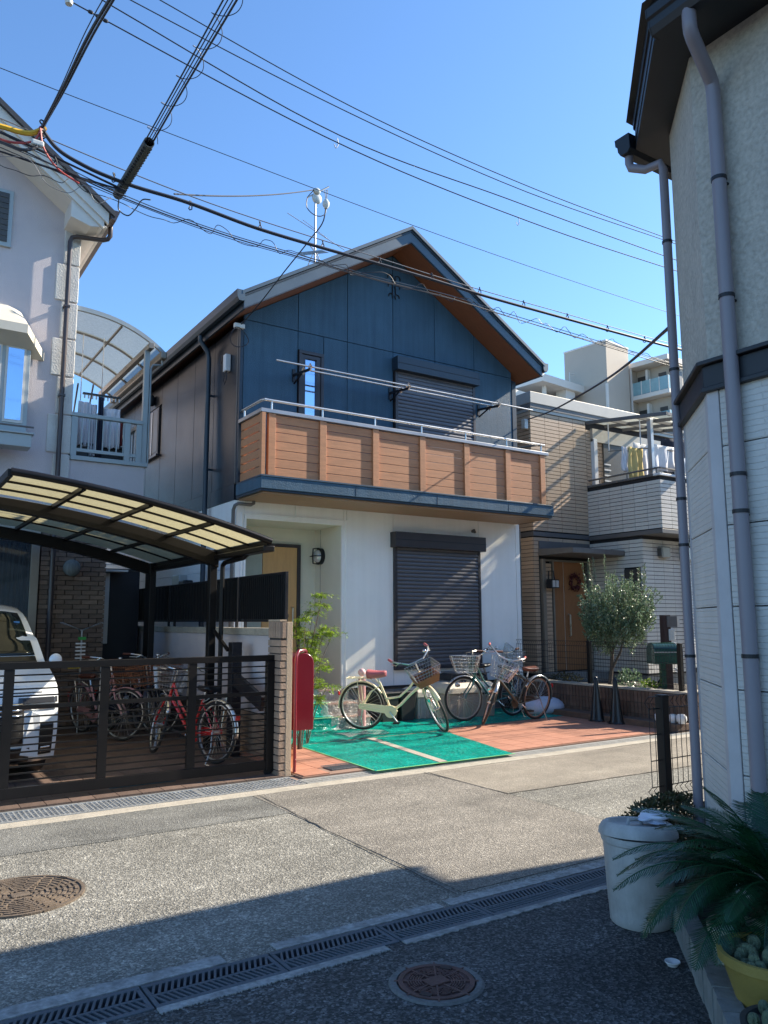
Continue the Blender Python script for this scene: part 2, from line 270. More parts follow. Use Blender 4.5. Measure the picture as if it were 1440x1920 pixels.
# ------------------------------------------------------------------ palette
M = dict(
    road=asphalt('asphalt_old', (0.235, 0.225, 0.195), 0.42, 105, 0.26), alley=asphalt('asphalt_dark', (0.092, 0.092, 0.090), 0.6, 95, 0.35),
    patch=asphalt('asphalt_patch', (0.19, 0.187, 0.17), 0.3, 140, 0.3), smooth=asphalt('asphalt_smooth', (0.30, 0.265, 0.215), 0.2, 190, 0.22),
    conc=mk('concrete', (0.36, 0.325, 0.265), 0.85, var=0.18, nscale=5, bump=0.4, bscale=60, dirt=0.5, fine=0.12), collar=mk('manhole_collar', (0.135, 0.135, 0.13), 0.9, var=0.2, nscale=9, bump=0.6, bscale=60, dirt=0.5, fine=0.2), concd=mk('concrete_dark', (0.22, 0.22, 0.21), 0.9, var=0.2, nscale=6, bump=0.5, bscale=50, dirt=0.4, fine=0.15),
    mortar=mk('white_mortar', (0.27, 0.27, 0.26), 0.9, var=0.4, nscale=14, bump=0.8, bscale=45, dirt=0.9, dirtcol=(0.12, 0.12, 0.11), fine=0.2),
    soil=mk('soil', (0.05, 0.04, 0.03), 0.95, var=0.4, nscale=12, bump=1, bscale=50), gratem=mk('grate_grey', (0.085, 0.10, 0.115), 0.7, 0.2, var=0.2, bump=0.3, dirt=0.3),
    galv=mk('galvanised', (0.55, 0.56, 0.56), 0.45, 0.7, var=0.2, nscale=10), rustd=mk('iron_rust_dark', (0.12, 0.062, 0.052), 0.7, 0.3, var=0.3, nscale=12, bump=0.4, bscale=120, dirt=0.5, dirtcol=(0.10, 0.08, 0.07)), rust=mk('iron_rust', (0.15, 0.115, 0.085), 0.7, 0.3, var=0.3, nscale=12, bump=0.4, bscale=120, dirt=0.5, dirtcol=(0.16, 0.12, 0.09)),
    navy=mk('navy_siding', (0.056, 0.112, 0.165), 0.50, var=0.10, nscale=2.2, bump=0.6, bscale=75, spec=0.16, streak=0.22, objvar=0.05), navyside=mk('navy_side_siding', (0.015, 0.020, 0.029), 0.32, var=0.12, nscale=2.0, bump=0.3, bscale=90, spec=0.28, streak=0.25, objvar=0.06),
    navyt=mk('navy_metal', (0.022, 0.038, 0.058), 0.42, 0.1, var=0.1), navyd=mk('navy_joint', (0.008, 0.012, 0.02), 0.6), fascia=mk('fascia_blue_grey', (0.068, 0.110, 0.150), 0.45, 0.1, var=0.08),
    white=mk('white_siding', (0.86, 0.85, 0.83), 0.55, var=0.03, nscale=1.5, bump=0.2, bscale=70, streak=0.05, dirt=0.14, dirtcol=(0.5, 0.48, 0.44)), cream=mk('alcove_cream', (0.70, 0.68, 0.58), 0.6, var=0.04, bump=0.1),
    wood=mk('resin_wood', (0.50, 0.22, 0.10), 0.6, var=0.14, nscale=4, stretch=(1, 6, 8), bump=0.15, bscale=40, objvar=0.06), soffit=mk('wood_soffit', (0.23, 0.088, 0.04), 0.5, var=0.15, nscale=5, stretch=(1, 10, 1)), soffit2=mk('slab_soffit', (0.36, 0.22, 0.13), 0.55, var=0.12, nscale=5, stretch=(10, 1, 1)),
    shut=mk('shutter_grey', (0.125, 0.122, 0.135), 0.42, 0.35, var=0.08), shutf=mk('shutter_frame', (0.055, 0.05, 0.055), 0.4, 0.4, var=0.06),
    steel=mk('stainless', (0.62, 0.6, 0.57), 0.28, 0.9, var=0.06), alu=mk('aluminium', (0.45, 0.45, 0.45), 0.4, 0.8), capm=mk('cap_rail', (0.36, 0.36, 0.37), 0.35, 0.6, var=0.1),
    glass=glass('window_glass'), mirror=mk('mirror_glass', (0.45, 0.6, 0.8), 0.02, 1.0, var=0.02), found=mk('foundation', (0.20, 0.19, 0.18), 0.9, var=0.15, bump=0.4, dirt=0.4),
    door=mk('door_oak', (0.58, 0.345, 0.15), 0.45, var=0.1, nscale=3, stretch=(8, 1, 1)), doorg=mk('door_grey', (0.32, 0.36, 0.34), 0.5), black=mk('black_metal', (0.018, 0.018, 0.022), 0.45, 0.3, var=0.2), blackp=mk('black_plastic', (0.008, 0.008, 0.009), 0.35, var=0.2), rubber=mk('rubber', (0.022, 0.021, 0.02), 0.75, var=0.2, bump=0.3),
    bronze=mk('dark_bronze', (0.014, 0.012, 0.012), 0.4, 0.5, var=0.15), pinkw=mk('pink_stucco', (0.56, 0.50, 0.50), 0.85, var=0.06, nscale=1.3, bump=0.5, bscale=85, dirt=0.1, dirtcol=(0.3, 0.27, 0.26)), quoin=mk('quoin_stone', (0.60, 0.58, 0.54), 0.9, var=0.12, bump=1.0, bscale=38), offw=mk('off_white', (0.66, 0.62, 0.56), 0.6, var=0.05, dirt=0.1), beigew=mk('bay_roof', (0.60, 0.55, 0.45), 0.55, var=0.05),
    alug=mk('grey_green_aluminium', (0.36, 0.39, 0.385), 0.45, 0.3, var=0.06), alub=mk('champagne_aluminium', (0.27, 0.24, 0.20), 0.4, 0.4), roofd=mk('dark_roof', (0.035, 0.038, 0.045), 0.6, var=0.2, nscale=10), pipeb=mk('brown_pipe', (0.06, 0.045, 0.045), 0.35, var=0.1),
    brickd=mk('dark_brick', (0.19, 0.13, 0.095), 0.8, var=0.2, nscale=10, bump=0.6, bscale=60, objvar=0.25), mort=mk('dark_mortar', (0.06, 0.05, 0.045), 0.9), brickp=mk('pillar_brick', (0.36, 0.245, 0.17), 0.8, var=0.15, nscale=10, bump=0.5, bscale=60, objvar=0.14), brickl=mk('low_wall_brick', (0.125, 0.078, 0.055), 0.85, var=0.25, nscale=10, bump=0.6, bscale=60, objvar=0.22),
    pillarm=mk('pillar_render', (0.50, 0.37, 0.25), 0.85, var=0.1, bump=0.4), tile=mk('terracotta_tile', (0.40, 0.185, 0.12), 0.6, var=0.12, nscale=6, bump=0.2, bscale=90, objvar=0.09, dirt=0.15, dirtcol=(0.28, 0.16, 0.11)), grout=mk('grout', (0.24, 0.15, 0.11), 0.9), paver=mk('brown_paver', (0.13, 0.085, 0.065), 0.7, var=0.2, nscale=7, bump=0.3, objvar=0.2, dirt=0.3),
    tarp=film('green_film', (0.004, 0.43, 0.335), 0.87, 0.14, 0.15, 1.0, 3, 0.74, 1.18), tape=mk('lime_tape', (0.22, 0.55, 0.20), 0.5), clear=film('clear_film', (0.8, 0.82, 0.8), 0.32, 0.15, 0.3, 1.0), poly=film('polycarbonate_yellow', (0.44, 0.40, 0.24), 0.95, 0.35, 0.70, 0, 55, 0.72, 1.2), polyc=film('polycarbonate_clear', (0.30, 0.345, 0.34), 0.62, 0.15, 0.35), polyw=film('polycarbonate_cream', (0.9, 0.85, 0.66), 0.28, 0.3, 0.7),
    tileb=mk('beige_tile', (0.52, 0.37, 0.25), 0.6, var=0.08, nscale=14, bump=0.2, bscale=70, objvar=0.10), tilew=mk('white_tile', (0.62, 0.58, 0.52), 0.6, var=0.06, nscale=14, bump=0.2, bscale=70, objvar=0.05), joint=mk('tile_joint', (0.022, 0.020, 0.020), 0.9), trimg=mk('grey_trim', (0.14, 0.13, 0.125), 0.5, 0.1), capb=mk('roof_cap', (0.42, 0.40, 0.36), 0.5, 0.2, var=0.06), doorb=mk('brown_door', (0.32, 0.14, 0.055), 0.5, var=0.12, nscale=4, stretch=(8, 8, 1)),
    apt=mk('apartment_wall', (0.50, 0.43, 0.355), 0.8, var=0.06, nscale=0.3), aptw=mk('apartment_white', (0.72, 0.68, 0.62), 0.7, var=0.05, nscale=0.3), aptg=mk('balcony_glass', (0.24, 0.40, 0.43), 0.25, var=0.1), aptd=mk('apartment_dark', (0.06, 0.055, 0.05), 0.4),
    stucco=mk('greige_stucco', (0.435, 0.40, 0.345), 0.9, var=0.10, nscale=6, bump=1.0, bscale=38, fine=0.16, dirt=0.2, dirtcol=(0.2, 0.19, 0.17)), stone=siding_stone('stacked_siding', (0.60, 0.565, 0.52)), sidew=mk('siding_corner', (0.50, 0.47, 0.47), 0.6), navye=mk('eave_navy', (0.011, 0.014, 0.020), 0.5, var=0.12), pipeg=mk('grey_pipe', (0.235, 0.21, 0.235), 0.4, var=0.05),
    trash=mk('grey_resin', (0.40, 0.39, 0.37), 0.6, var=0.16, nscale=8, bump=0.25, streak=0.2, dirt=0.6, dirtcol=(0.22, 0.21, 0.17)), red=mk('mailbox_red', (0.17, 0.004, 0.014), 0.25, var=0.05, coat=0.4), redb=mk('bike_red', (0.50, 0.02, 0.02), 0.25, coat=0.5), terra=mk('terracotta_pot', (0.52, 0.20, 0.09), 0.8, var=0.1, dirt=0.3),
    box=mk('beige_storage', (0.58, 0.52, 0.42), 0.55, var=0.08, dirt=0.25), boxd=mk('storage_body', (0.40, 0.34, 0.29), 0.6, var=0.08, dirt=0.25), bin=mk('black_bin', (0.028, 0.03, 0.032), 0.5, var=0.2), sack=mk('white_sack', (0.62, 0.64, 0.72), 0.6, var=0.06, bump=0.6, bscale=20),
    green=mk('green_enamel', (0.008, 0.055, 0.035), 0.25, 0.1, coat=0.4), post=mk('brown_post', (0.05, 0.025, 0.022), 0.6), bluem=mk('blue_plastic', (0.01, 0.12, 0.55), 0.4), ball=mk('white_plastic', (0.7, 0.7, 0.7), 0.4), yellow=mk('yellow_pot', (0.30, 0.215, 0.05), 0.6, var=0.2, bump=0.2, dirt=0.7, dirtcol=(0.2, 0.16, 0.07)), creamp=mk('cream_pot', (0.5, 0.46, 0.36), 0.6, dirt=0.3),
    carw=mk('car_white', (0.75, 0.77, 0.78), 0.2, var=0.01, coat=0.8), chrome=mk('chrome', (0.75, 0.75, 0.75), 0.12, 1.0), lampg=mk('lamp_glass', (0.55, 0.56, 0.58), 0.12, 0.3, coat=1.0), headl=mk('headlight_dark', (0.035, 0.037, 0.042), 0.15, coat=0.6), wind=mk('windscreen_glass', (0.012, 0.016, 0.014), 0.03, spec=0.45), lens=mk('clear_lens', (0.75, 0.75, 0.72), 0.2),
    creamb=mk('bike_cream', (0.84, 0.73, 0.48), 0.35, coat=0.3), greenb=mk('bike_green', (0.02, 0.10, 0.09), 0.3, coat=0.5), brownb=mk('bike_brown', (0.06, 0.05, 0.035), 0.3, coat=0.5), pinkb=mk('bike_pink', (0.50, 0.26, 0.26), 0.35, coat=0.4), navyb=mk('bike_navy', (0.02, 0.025, 0.05), 0.3, coat=0.5), leather=mk('leather_brown', (0.11, 0.035, 0.02), 0.45), rose=mk('saddle_rose', (0.45, 0.12, 0.13), 0.5), wicker=mk('basket_brown', (0.26, 0.10, 0.045), 0.7, bump=0.8, bscale=90), tan=mk('tan_tyre', (0.36, 0.20, 0.13), 0.7),
    wire=mk('cable', (0.02, 0.024, 0.035), 0.5), wireg=mk('cable_grey', (0.22, 0.22, 0.23), 0.5, 0.3), yel=mk('cable_yellow', (0.75, 0.42, 0.03), 0.5), redc=mk('cable_red', (0.5, 0.08, 0.07), 0.5), grnt=mk('guard_tube', (0.055, 0.07, 0.07), 0.45, var=0.15), porc=mk('porcelain', (0.62, 0.63, 0.60), 0.25),
    bark=mk('bark', (0.13, 0.10, 0.075), 0.9, var=0.25, nscale=15, bump=0.8, bscale=40), olive=leafmat('olive_leaf', (0.06, 0.12, 0.05), (0.30, 0.38, 0.24), 0.25, 0.35), nand=leafmat('nandina_leaf', (0.13, 0.24, 0.02), (0.30, 0.40, 0.04), 0.5), cyc=leafmat('cycad_leaf', (0.006, 0.042, 0.016), (0.013, 0.075, 0.026), 0.12, 0.3), hedge=leafmat('hedge_leaf', (0.035, 0.045, 0.015), (0.10, 0.085, 0.035), 0.2), cact=mk('cactus', (0.10, 0.13, 0.075), 0.8, var=0.25, nscale=20, bump=1, bscale=90),
    cw=mk('cloth_white', (0.7, 0.7, 0.74), 0.9, bump=0.3, bscale=15), cy=mk('cloth_yellow', (0.60, 0.46, 0.18), 0.9, bump=0.3, bscale=15), cdk=mk('cloth_dark', (0.02, 0.025, 0.05), 0.9), curt=mk('curtain_lace', (0.16, 0.18, 0.18), 0.9, var=0.3, nscale=6, stretch=(6, 6, 0.2)),
)
# ================================================================== SETTING
GY0, GY1 = 3.345, 3.585            # near gutter channel
FY0, FY1 = 6.88, 7.26            # far gutter channel
struct('ground', MB().quad((-600, -600, -0.6), (600, -600, -0.6), (600, 600, -0.6), (-600, 600, -0.6)), M['soil'])
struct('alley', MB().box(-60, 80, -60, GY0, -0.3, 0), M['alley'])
struct('road', MB().box(-60, 80, GY1, FY0, -0.3, 0), M['road'])
g = MB(); g.box(-60, 80, GY0, GY1, -0.34, -0.3); struct('gutter_bed', g, M['concd'])
g = MB(); g.box(-60, 80, FY0, FY1, -0.2, -0.12); struct('drain_bed', g, M['concd'])
g = MB(); g.box(-60, 80, FY1, 60, -0.3, 0); struct('yard', g, M['concd'])
def sheet(name, pts, z, mat, t=0.003): struct(name, MB().prism([(x, y, z - t) for x, y in pts], (0, 0, t)), mat)
def rough_edge(x0, x1, y0, y1, n, j0, j1, seed=1):
    r = random.Random(seed); xs = [x0 + (x1 - x0) * i / n for i in range(n + 1)]
    return [(x, y0 + r.uniform(-j0, j0)) for x in xs] + [(x, y1 + r.uniform(-j1, j1)) for x in xs[::-1]]
sheet('road_patch', rough_edge(-14, 3.0, 5.95, 6.70, 60, .012, .004, 3), 0.004, M['patch'])
sheet('smooth_patch', [(4.95, 5.5), (9, 5.35), (40, 5.3), (40, 6.70), (4.95, 6.70)], 0.004, M['smooth'])
sheet('road_strip', [(2.985, GY1 + .14), (4.93, GY1 + .14), (4.93, 6.70), (3.01, 6.70)], 0.004, asphalt('asphalt_second', (0.225, 0.205, 0.175), 0.32, 120, 0.2))
def crack(pts, wd, z, seed):
    r = random.Random(seed); P = []
    for a, b in zip(pts, pts[1:]):
        for i in range(14): t = i / 14; P.append((a[0] + (b[0] - a[0]) * t + r.uniform(-.008, .008), a[1] + (b[1] - a[1]) * t + r.uniform(-.008, .008)))
    P.append(pts[-1]); dx, dy = pts[-1][0] - pts[0][0], pts[-1][1] - pts[0][1]; l = math.hypot(dx, dy); nx, ny = -dy / l, dx / l
    wv = [wd * r.uniform(.3, 1) for _ in P]
    return MB().add([(x + nx * q, y + ny * q, z) for (x, y), q in zip(P, wv)] + [(x - nx * q, y - ny * q, z) for (x, y), q in zip(P, wv)], [(i, i + 1, len(P) + i + 1, len(P) + i) for i in range(len(P) - 1)])
tar = mk('crack_dark', (0.055, 0.052, 0.048), 0.9)
struct('road_joint', crack([(3.06, 6.70), (2.99, 5.2), (2.93, 3.72)], .007, .007, 1), tar)
struct('road_joint', crack([(4.90, 6.70), (4.95, 5.5), (4.92, 3.72)], .008, .007, 2), tar)
struct('road_joint', crack([(4.95, 5.5), (7, 5.42), (9.5, 5.35)], .006, .008, 9), tar)
for q in (((2.2, 6.25), (2.5, 6.2), (2.62, 6.05)), ((2.35, 6.0), (2.9, 5.93)), ((1.2, 6.1), (1.6, 5.98), (1.9, 6.02)), ((3.9, 5.6), (4.1, 5.62)), ((0.3, 5.6), (0.9, 5.75))):
    struct('road_crack', crack(list(q), .0035, .008, int(q[0][0] * 100)), tar)
# far concrete edge strip
sheet('kerb_strip', rough_edge(-14, 30, 6.705, FY0 - .002, 60, .014, 0, 5), 0.006, M['conc'], .005)
# broken white mortar along the near gutter
for i, (a, b, w0) in enumerate(((-6, 1.5, .12), (1.75, 2.75, .10), (2.8, 6.5, .11))):
    sheet('mortar_edge', rough_edge(a, b, GY1 + .002, GY1 + w0 * .8, 260, 0, .010, 11 + i), 0.006, M['mortar'], .005)
for i, (a, b, w0) in enumerate(((-6, 0.9, .07), (1.1, 2.2, .06), (2.3, 6.5, .055))):
    sheet('mortar_edge', rough_edge(a, b, GY0 - w0 * .9, GY0 - .002, 260, .008, 0, 21 + i), 0.006, M['mortar'], .005)

# near gutter grates: resin covers with two rows of slanted bars
def bar_mesh(sgn):
    b = MB(); b.obox((0, 0, -0.02), (0.011, 0.088, 0.04), Matrix.Rotation(sgn * 0.38, 3, 'Z')); return b
L0 = 0.60; nb = 0
ORD = ['first', 'second', 'third', 'fourth', 'fifth', 'sixth', 'seventh', 'eighth', 'ninth', 'tenth', 'eleventh']
for k in range(0, 8):
    x0 = -0.1 + k * L0
    t = thing('gutter_grate', None, 'drain grate', (x0, (GY0 + GY1) / 2, 0.004), 'grey slotted covers along the gutter')
    tag(t, ORD[k] + ' grey slotted gutter cover counted from the left edge of the photo')
    f = MB(); a, b = x0 + .004, x0 + L0 - .004
    f.box(a, b, GY0 + .004, GY0 + .032, -.05, .004); f.box(a, b, GY1 - .032, GY1 - .004, -.05, .004); f.box(a, b, (GY0 + GY1) / 2 - .009, (GY0 + GY1) / 2 + .009, -.05, .003)
    f.box(a, a + .02, GY0 + .032, GY1 - .032, -.05, .0025); f.box(b - .02, b, GY0 + .032, GY1 - .032, -.05, .0025)
    f.build('frame', M['gratem'], t, bevel=.003)
    rest = MB()
    for i in range(20):
        for sg, yy in ((1, GY0 + .0715), (-1, GY1 - .0715)):
            cx = x0 + .040 + i * .0274
            if 0 <= k <= 7 and nb < 300:
                key = ('bar', sg)
                if key not in CACHE:
                    me = bpy.data.meshes.new('grate_bar'); q = bar_mesh(sg); me.from_pydata([tuple(p) for p in q.v], [], q.f); me.materials.append(M['gratem']); CACHE[key] = me
                o = bpy.data.objects.new('grate_bar', CACHE[key]); COL.objects.link(o); o.parent = t; o.location = (cx - x0, yy - (GY0 + GY1) / 2, 0); nb += 1
            else: rest.obox((cx, yy, -.02), (.011, .088, .04), Matrix.Rotation(sg * .38, 3, 'Z'))
    if rest.v: rest.build('bars', M['gratem'], t, kind='stuff')

# far steel grating in front of the sliding gate
for k in range(0, 4):
    x1 = 3.64 - (3 - k) * 1.0; x0 = x1 - 0.996
    t = thing('steel_grating', ORD[3 - k] + ' galvanised grating panel counted leftwards from the brick pillar, between gate and road', 'drain grate', (x0, FY0, 0), 'steel grating panels before the gate')
    f = MB(); f.box(x0, x1, FY0 + .005, FY0 + .03, -.05, .012); f.box(x0, x1, FY1 - .035, FY1 - .005, -.05, .012)
    f.box(x0, x0 + .012, FY0 + .03, FY1 - .035, -.05, .010); f.box(x1 - .012, x1, FY0 + .03, FY1 - .035, -.05, .010); f.build('frame', M['galv'], t)
    b = MB()
    for i in range(25): b.box(x0 + .02 + i * .0385, x0 + .032 + i * .0385, FY0 + .03, FY1 - .035, -.04, .008)
    for j in range(1, 5): b.box(x0 + .012, x1 - .012, FY0 + .03 + j * .063 - .003, FY0 + .03 + j * .063 + .003, -.03, .0065)
    b.build('bars', M['galv'], t, kind='stuff')
# slit drain in front of the tiled forecourt
t = thing('slit_drain', 'long grey twin slit drain along the front of the tiled forecourt', 'drain grate', (3.66, 6.9, 0))
f = MB()
for y0, y1 in ((6.885, 6.935), (6.955, 7.0), (7.02, 7.10)): f.box(3.66, 11.5, y0, y1, -.1, .008)
f.build('channel', M['concd'], t, bevel=.004)
struct('drain_infill', MB().box(3.66, 30, 7.101, FY1 + .01, -.2, .002), M['grout'])

# terracotta tiled forecourt
court = tag(MB().box(3.72, 9.62, 7.11, 10.66, -.2, .020).build('forecourt', M['grout'], at=(3.72, 7.11, 0)), kind='structure')
cells = []
TS = .298
for i in range(20):
    for j in range(12):
        x = 3.74 + (i + .5) * (TS + .002); y = 7.125 + (j + .5) * (TS + .002)
        if x > 9.6 or y > 10.6: continue
        if 4.55 < x < 6.1 and y > 9.75: continue
        if 4.10 < x < 4.50 and 7.2 < y < 7.5: continue
        cells.append(((x, y, .0215), (TS - .006, TS - .006, .018), random.uniform(-.002, .002)))
pieces('tile', M['tile'], court, cells, 300)
t = thing('floor_grille', 'small grey slotted drain grille set into the orange tiles', 'drain grate', (4.3, 7.37, .02))
f = MB(); f.box(4.13, 4.48, 7.24, 7.255, .01, .034); f.box(4.13, 4.48, 7.48, 7.495, .01, .034)
for i in range(18): f.box(4.13 + i * .02, 4.138 + i * .02, 7.255, 7.48, .01, .032)
f.build('grille_bars', M['gratem'], t); 

# garage floor: brown pavers
gar = tag(MB().box(-4, 3.75, FY1 + .012, 12.2, -.2, .012).build('garage_floor', M['mort'], at=(-4, 7.27, 0)), kind='structure')
cells = []
for j in range(16):
    for i in range(26):
        x = -1.2 + (i + .5) * .2 + (0.1 if j % 2 else 0); y = 7.28 + (j + .5) * .30
        if x < 3.62: cells.append(((x, y, .014), (.194, .294, .02), random.uniform(-.003, .003)))
pieces('paver', M['paver'], gar, cells, 290)
tag(bx('floor_cover', mk('cover_teal', (.05, .12, .14), .5), None, 2.0, 2.62, 7.62, 7.78, .0245, .032), 'flat dark teal inspection cover lying on the brown pavers behind the gate', 'drain cover')

# manholes
def manhole(c, r, collar, lab, mat, nring, nrad):
    t = thing('manhole_cover', lab, 'manhole', (c[0], c[1], 0)); T = Matrix.Translation((c[0], c[1], 0))
    if collar: MB(T).lathe([(r + .008, -.02), (r + .008, .009), (r + collar - .01, .010), (r + collar, .002)], 48)  .build('collar', M['collar'], t, smooth=True)
    MB(T).lathe([(r, -.02), (r, .012), (r - .02, .012), (r - .022, .005), (.0001, .005)], 48).build('lid', mat, t)
    b = MB(T); rr = random.Random(5)
    for k in range(nring):
        r1 = r - .04 - k * (r - .10) / nring; wd = (r - .10) / nring * .52; n = max(10, int(2 * PI * r1 / (.075 if r > .25 else .05)))
        for j in range(n):
            a0 = 2 * PI * (j + .08 + (.5 if k % 2 else 0)) / n; a1 = a0 + 2 * PI * .84 / n
            P = [(q * math.cos(a), q * math.sin(a), z) for z in (.004, .012) for q, a in ((r1, a0), (r1, (a0 + a1) / 2), (r1, a1), (r1 - wd, a1), (r1 - wd, (a0 + a1) / 2), (r1 - wd, a0))]
            b.add(P, [(6, 7, 8, 9, 10, 11), (0, 1, 7, 6), (1, 2, 8, 7), (2, 3, 9, 8), (3, 4, 10, 9), (4, 5, 11, 10), (5, 0, 6, 11)])
    b.build('ribs', mat, t, kind='stuff')
    b = MB(T)
    for k in range(nrad):
        a = 2 * PI * k / nrad + .2; b.obox(((r * .5 + .03) * math.cos(a), (r * .5 + .03) * math.sin(a), .0085), (r * .85, .008, .008), Matrix.Rotation(a, 3, 'Z'))
    b.build('spokes', mat, t)
    MB(T).box(-.05, .05, -.035, .035, .005, .0145).build('emblem_plate', mat, t, bevel=.003)
    for a in (.6, .6 + PI): MB(T).obox(((r - .03) * math.cos(a), (r - .03) * math.sin(a), .0125), (.03, .05, .004), Matrix.Rotation(a, 3, 'Z')).build('key_slot', M['black'], t)
manhole((2.175, 2.90), .165, .042, 'small rusty manhole cover ringed by pale concrete in the shaded alley', M['rustd'], 6, 8)
manhole((0.86, 5.07), .345, 0, 'large brown iron manhole cover with slotted rings on the sunlit road', M['rust'], 8, 8)

# ================================================================== MAIN HOUSE
HX0, HX1, HF, HB = 4.42, 9.97, 10.60, 19.5
H = thing('blue_house', 'two storey house with navy upper floor, white ground floor and wooden balcony', 'house', (7.2, HF, 0))
AP, SL = 7.2, .615
def roofz(x, top=8.08): return top - SL * abs(x - AP)
# cores
c = MB(); c.prism([(HX0 + .05, HF + .06, 3.3), (HX1 - .05, HF + .06, 3.3), (HX1 - .05, HF + .06, 5.98), (AP, HF + .06, 7.72), (HX0 + .05, HF + .06, 5.98)], (0, HB - HF - .06, 0)); c.build('upper_wall', M['navyd'], H)
c = MB(); c.box(6.25, HX1 - .03, HF + .05, HB, .5, 3.3); c.box(HX0 + .03, 6.25, 11.52, HB, .5, 3.3); c.box(HX0 + .03, 4.52, HF + .05, 11.52, .5, 3.3); c.box(4.52, 6.25, HF + .05, 11.52, 3.06, 3.3)
c.build('lower_wall', M['white'], H)
c = MB(); c.box(6.1, HX1 - .06, HF + .04, HB, -.1, .5); c.box(HX0 + .06, 4.6, HF + .04, HB, -.1, .5); c.build('foundation', M['found'], H)
bx('water_strip', M['shutf'], H, 6.2, HX1 + .005, HF - .015, HF + .045, .495, .512)
# front navy panels
def pan(pts, mat, y0=HF, y1=HF + .058, nm='wall_panel'): MB().prism([(x, y0, z) for x, z in pts], (0, y1 - y0, 0)).build(nm, mat, H, bevel=.003)
g = .005; JX = [4.47, 5.38, 6.28, 7.18, 8.07, 8.96, 9.87]
rz = lambda x: roofz(x, 7.80)
for a, b in zip(JX, JX[1:]):
    if a == 5.38:
        pan([(a + g, 5.765), (5.835, 5.765), (5.835, 6.055), (a + g, 6.055)], M['navy'])
        pan([(5.845, 3.55), (b - g, 3.55), (b - g, 6.055), (5.845, 6.055)], M['navy'])
        pan([(a + g, 3.55), (5.835, 3.55), (5.835, 4.5), (a + g, 4.5)], M['navy'])
    elif a in (7.18, 8.07):
        pan([(a + g, 5.7), (b - g, 5.7), (b - g, 6.055), (a + g, 6.055)], M['navy']); 
    else: pan([(a + g, 3.55), (b - g, 3.55), (b - g, 6.055), (a + g, 6.055)], M['navy'])
    top = [(a + g, 6.065), (b - g, 6.065), (b - g, rz(b - g)), (a + g, rz(a + g))]
    pan(top, M['navy'])
pan([(HX0 - .004, 3.55), (4.465, 3.55), (4.465, 6.02), (HX0 - .004, 6.0)], M['navyt'], HF - .006, HF + .06, 'corner_trim'); pan([(9.875, 3.55), (HX1 + .004, 3.55), (HX1 + .004, 6.0), (9.875, 6.02)], M['navyt'], HF - .006, HF + .06, 'corner_trim')
# left side wall
JY = [10.70, 11.63, 12.53, 13.43, 14.33, 15.22, 16.13, 17.03, 17.93, 18.84, 19.5]
bx('corner_trim', M['trimg'], H, HX0 - .012, HX0 + .06, HF + .062, 10.692, 3.55, 6.0)
for a, b in zip(JY, JY[1:]):
    if a == 14.33:
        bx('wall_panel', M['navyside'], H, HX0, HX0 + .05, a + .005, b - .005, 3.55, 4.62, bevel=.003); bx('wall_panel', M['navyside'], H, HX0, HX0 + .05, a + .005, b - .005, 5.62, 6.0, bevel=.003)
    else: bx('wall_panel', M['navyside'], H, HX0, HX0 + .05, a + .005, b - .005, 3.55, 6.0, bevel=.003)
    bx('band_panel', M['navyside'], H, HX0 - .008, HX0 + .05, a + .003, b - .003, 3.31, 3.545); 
for z0, z1 in ((.5, 1.4), (1.405, 2.30), (2.305, 3.0), (3.005, 3.305)):
    for a, b in zip(JY[::2], JY[2::2]): bx('white_panel', M['white'], H, HX0, HX0 + .03, a + .003, b - .003, z0, z1, bevel=.002)
# side window, eave lamp boxes
wn = bx('side_window', M['shutf'], H, HX0 - .03, HX0 + .04, 14.40, 15.17, 4.66, 5.57); 
bx('pane', M['aptd'], wn, HX0 - .035, HX0 - .02, 14.44, 14.76, 4.72, 5.52); bx('pane', M['aptd'], wn, HX0 - .035, HX0 - .02, 14.80, 15.13, 4.72, 5.52); bx('sill', M['shutf'], wn, HX0 - .07, HX0 + .02, 14.36, 15.22, 4.62, 4.66); bx('mullion', M['alu'], wn, HX0 - .045, HX0 - .02, 14.76, 14.80, 4.7, 5.54)
MB().lathe([(.05, 0), (.075, .03), (.075, .16), (.05, .2), (.001, .2)], 14, Matrix.Translation((HX0 - .07, 14.8, 5.68))).build('vent_hood', M['navyt'], H, smooth=True)
MB().lathe([(.05, 0), (.075, .03), (.075, .16), (.05, .2), (.001, .2)], 14, Matrix.Translation((HX0 - .07, 17.6, 4.6))).build('vent_hood', M['navyt'], H, smooth=True)
# lower white front panels
for a, b, z0, z1 in ((6.225, 6.275, .515, 3.29), (6.285, 7.163, .515, 3.29), (8.993, 9.865, .515, 3.29), (9.875, HX1, .515, 3.29), (7.168, 8.988, 2.79, 3.29), (7.168, 8.988, .515, .75)):
    bx('white_panel', M['white'], H, a, b, HF, HF + .045, z0, z1, bevel=.002)
bx('white_panel', M['white'], H, HX0 - .004, 4.535, HF, HF + .045, .40, 3.29, bevel=.002)
bx('white_panel', M['white'], H, 4.54, 5.365, HF, HF + .045, 3.115, 3.29, bevel=.002); bx('white_panel', M['white'], H, 5.372, 6.22, HF, HF + .045, 3.115, 3.29, bevel=.002)
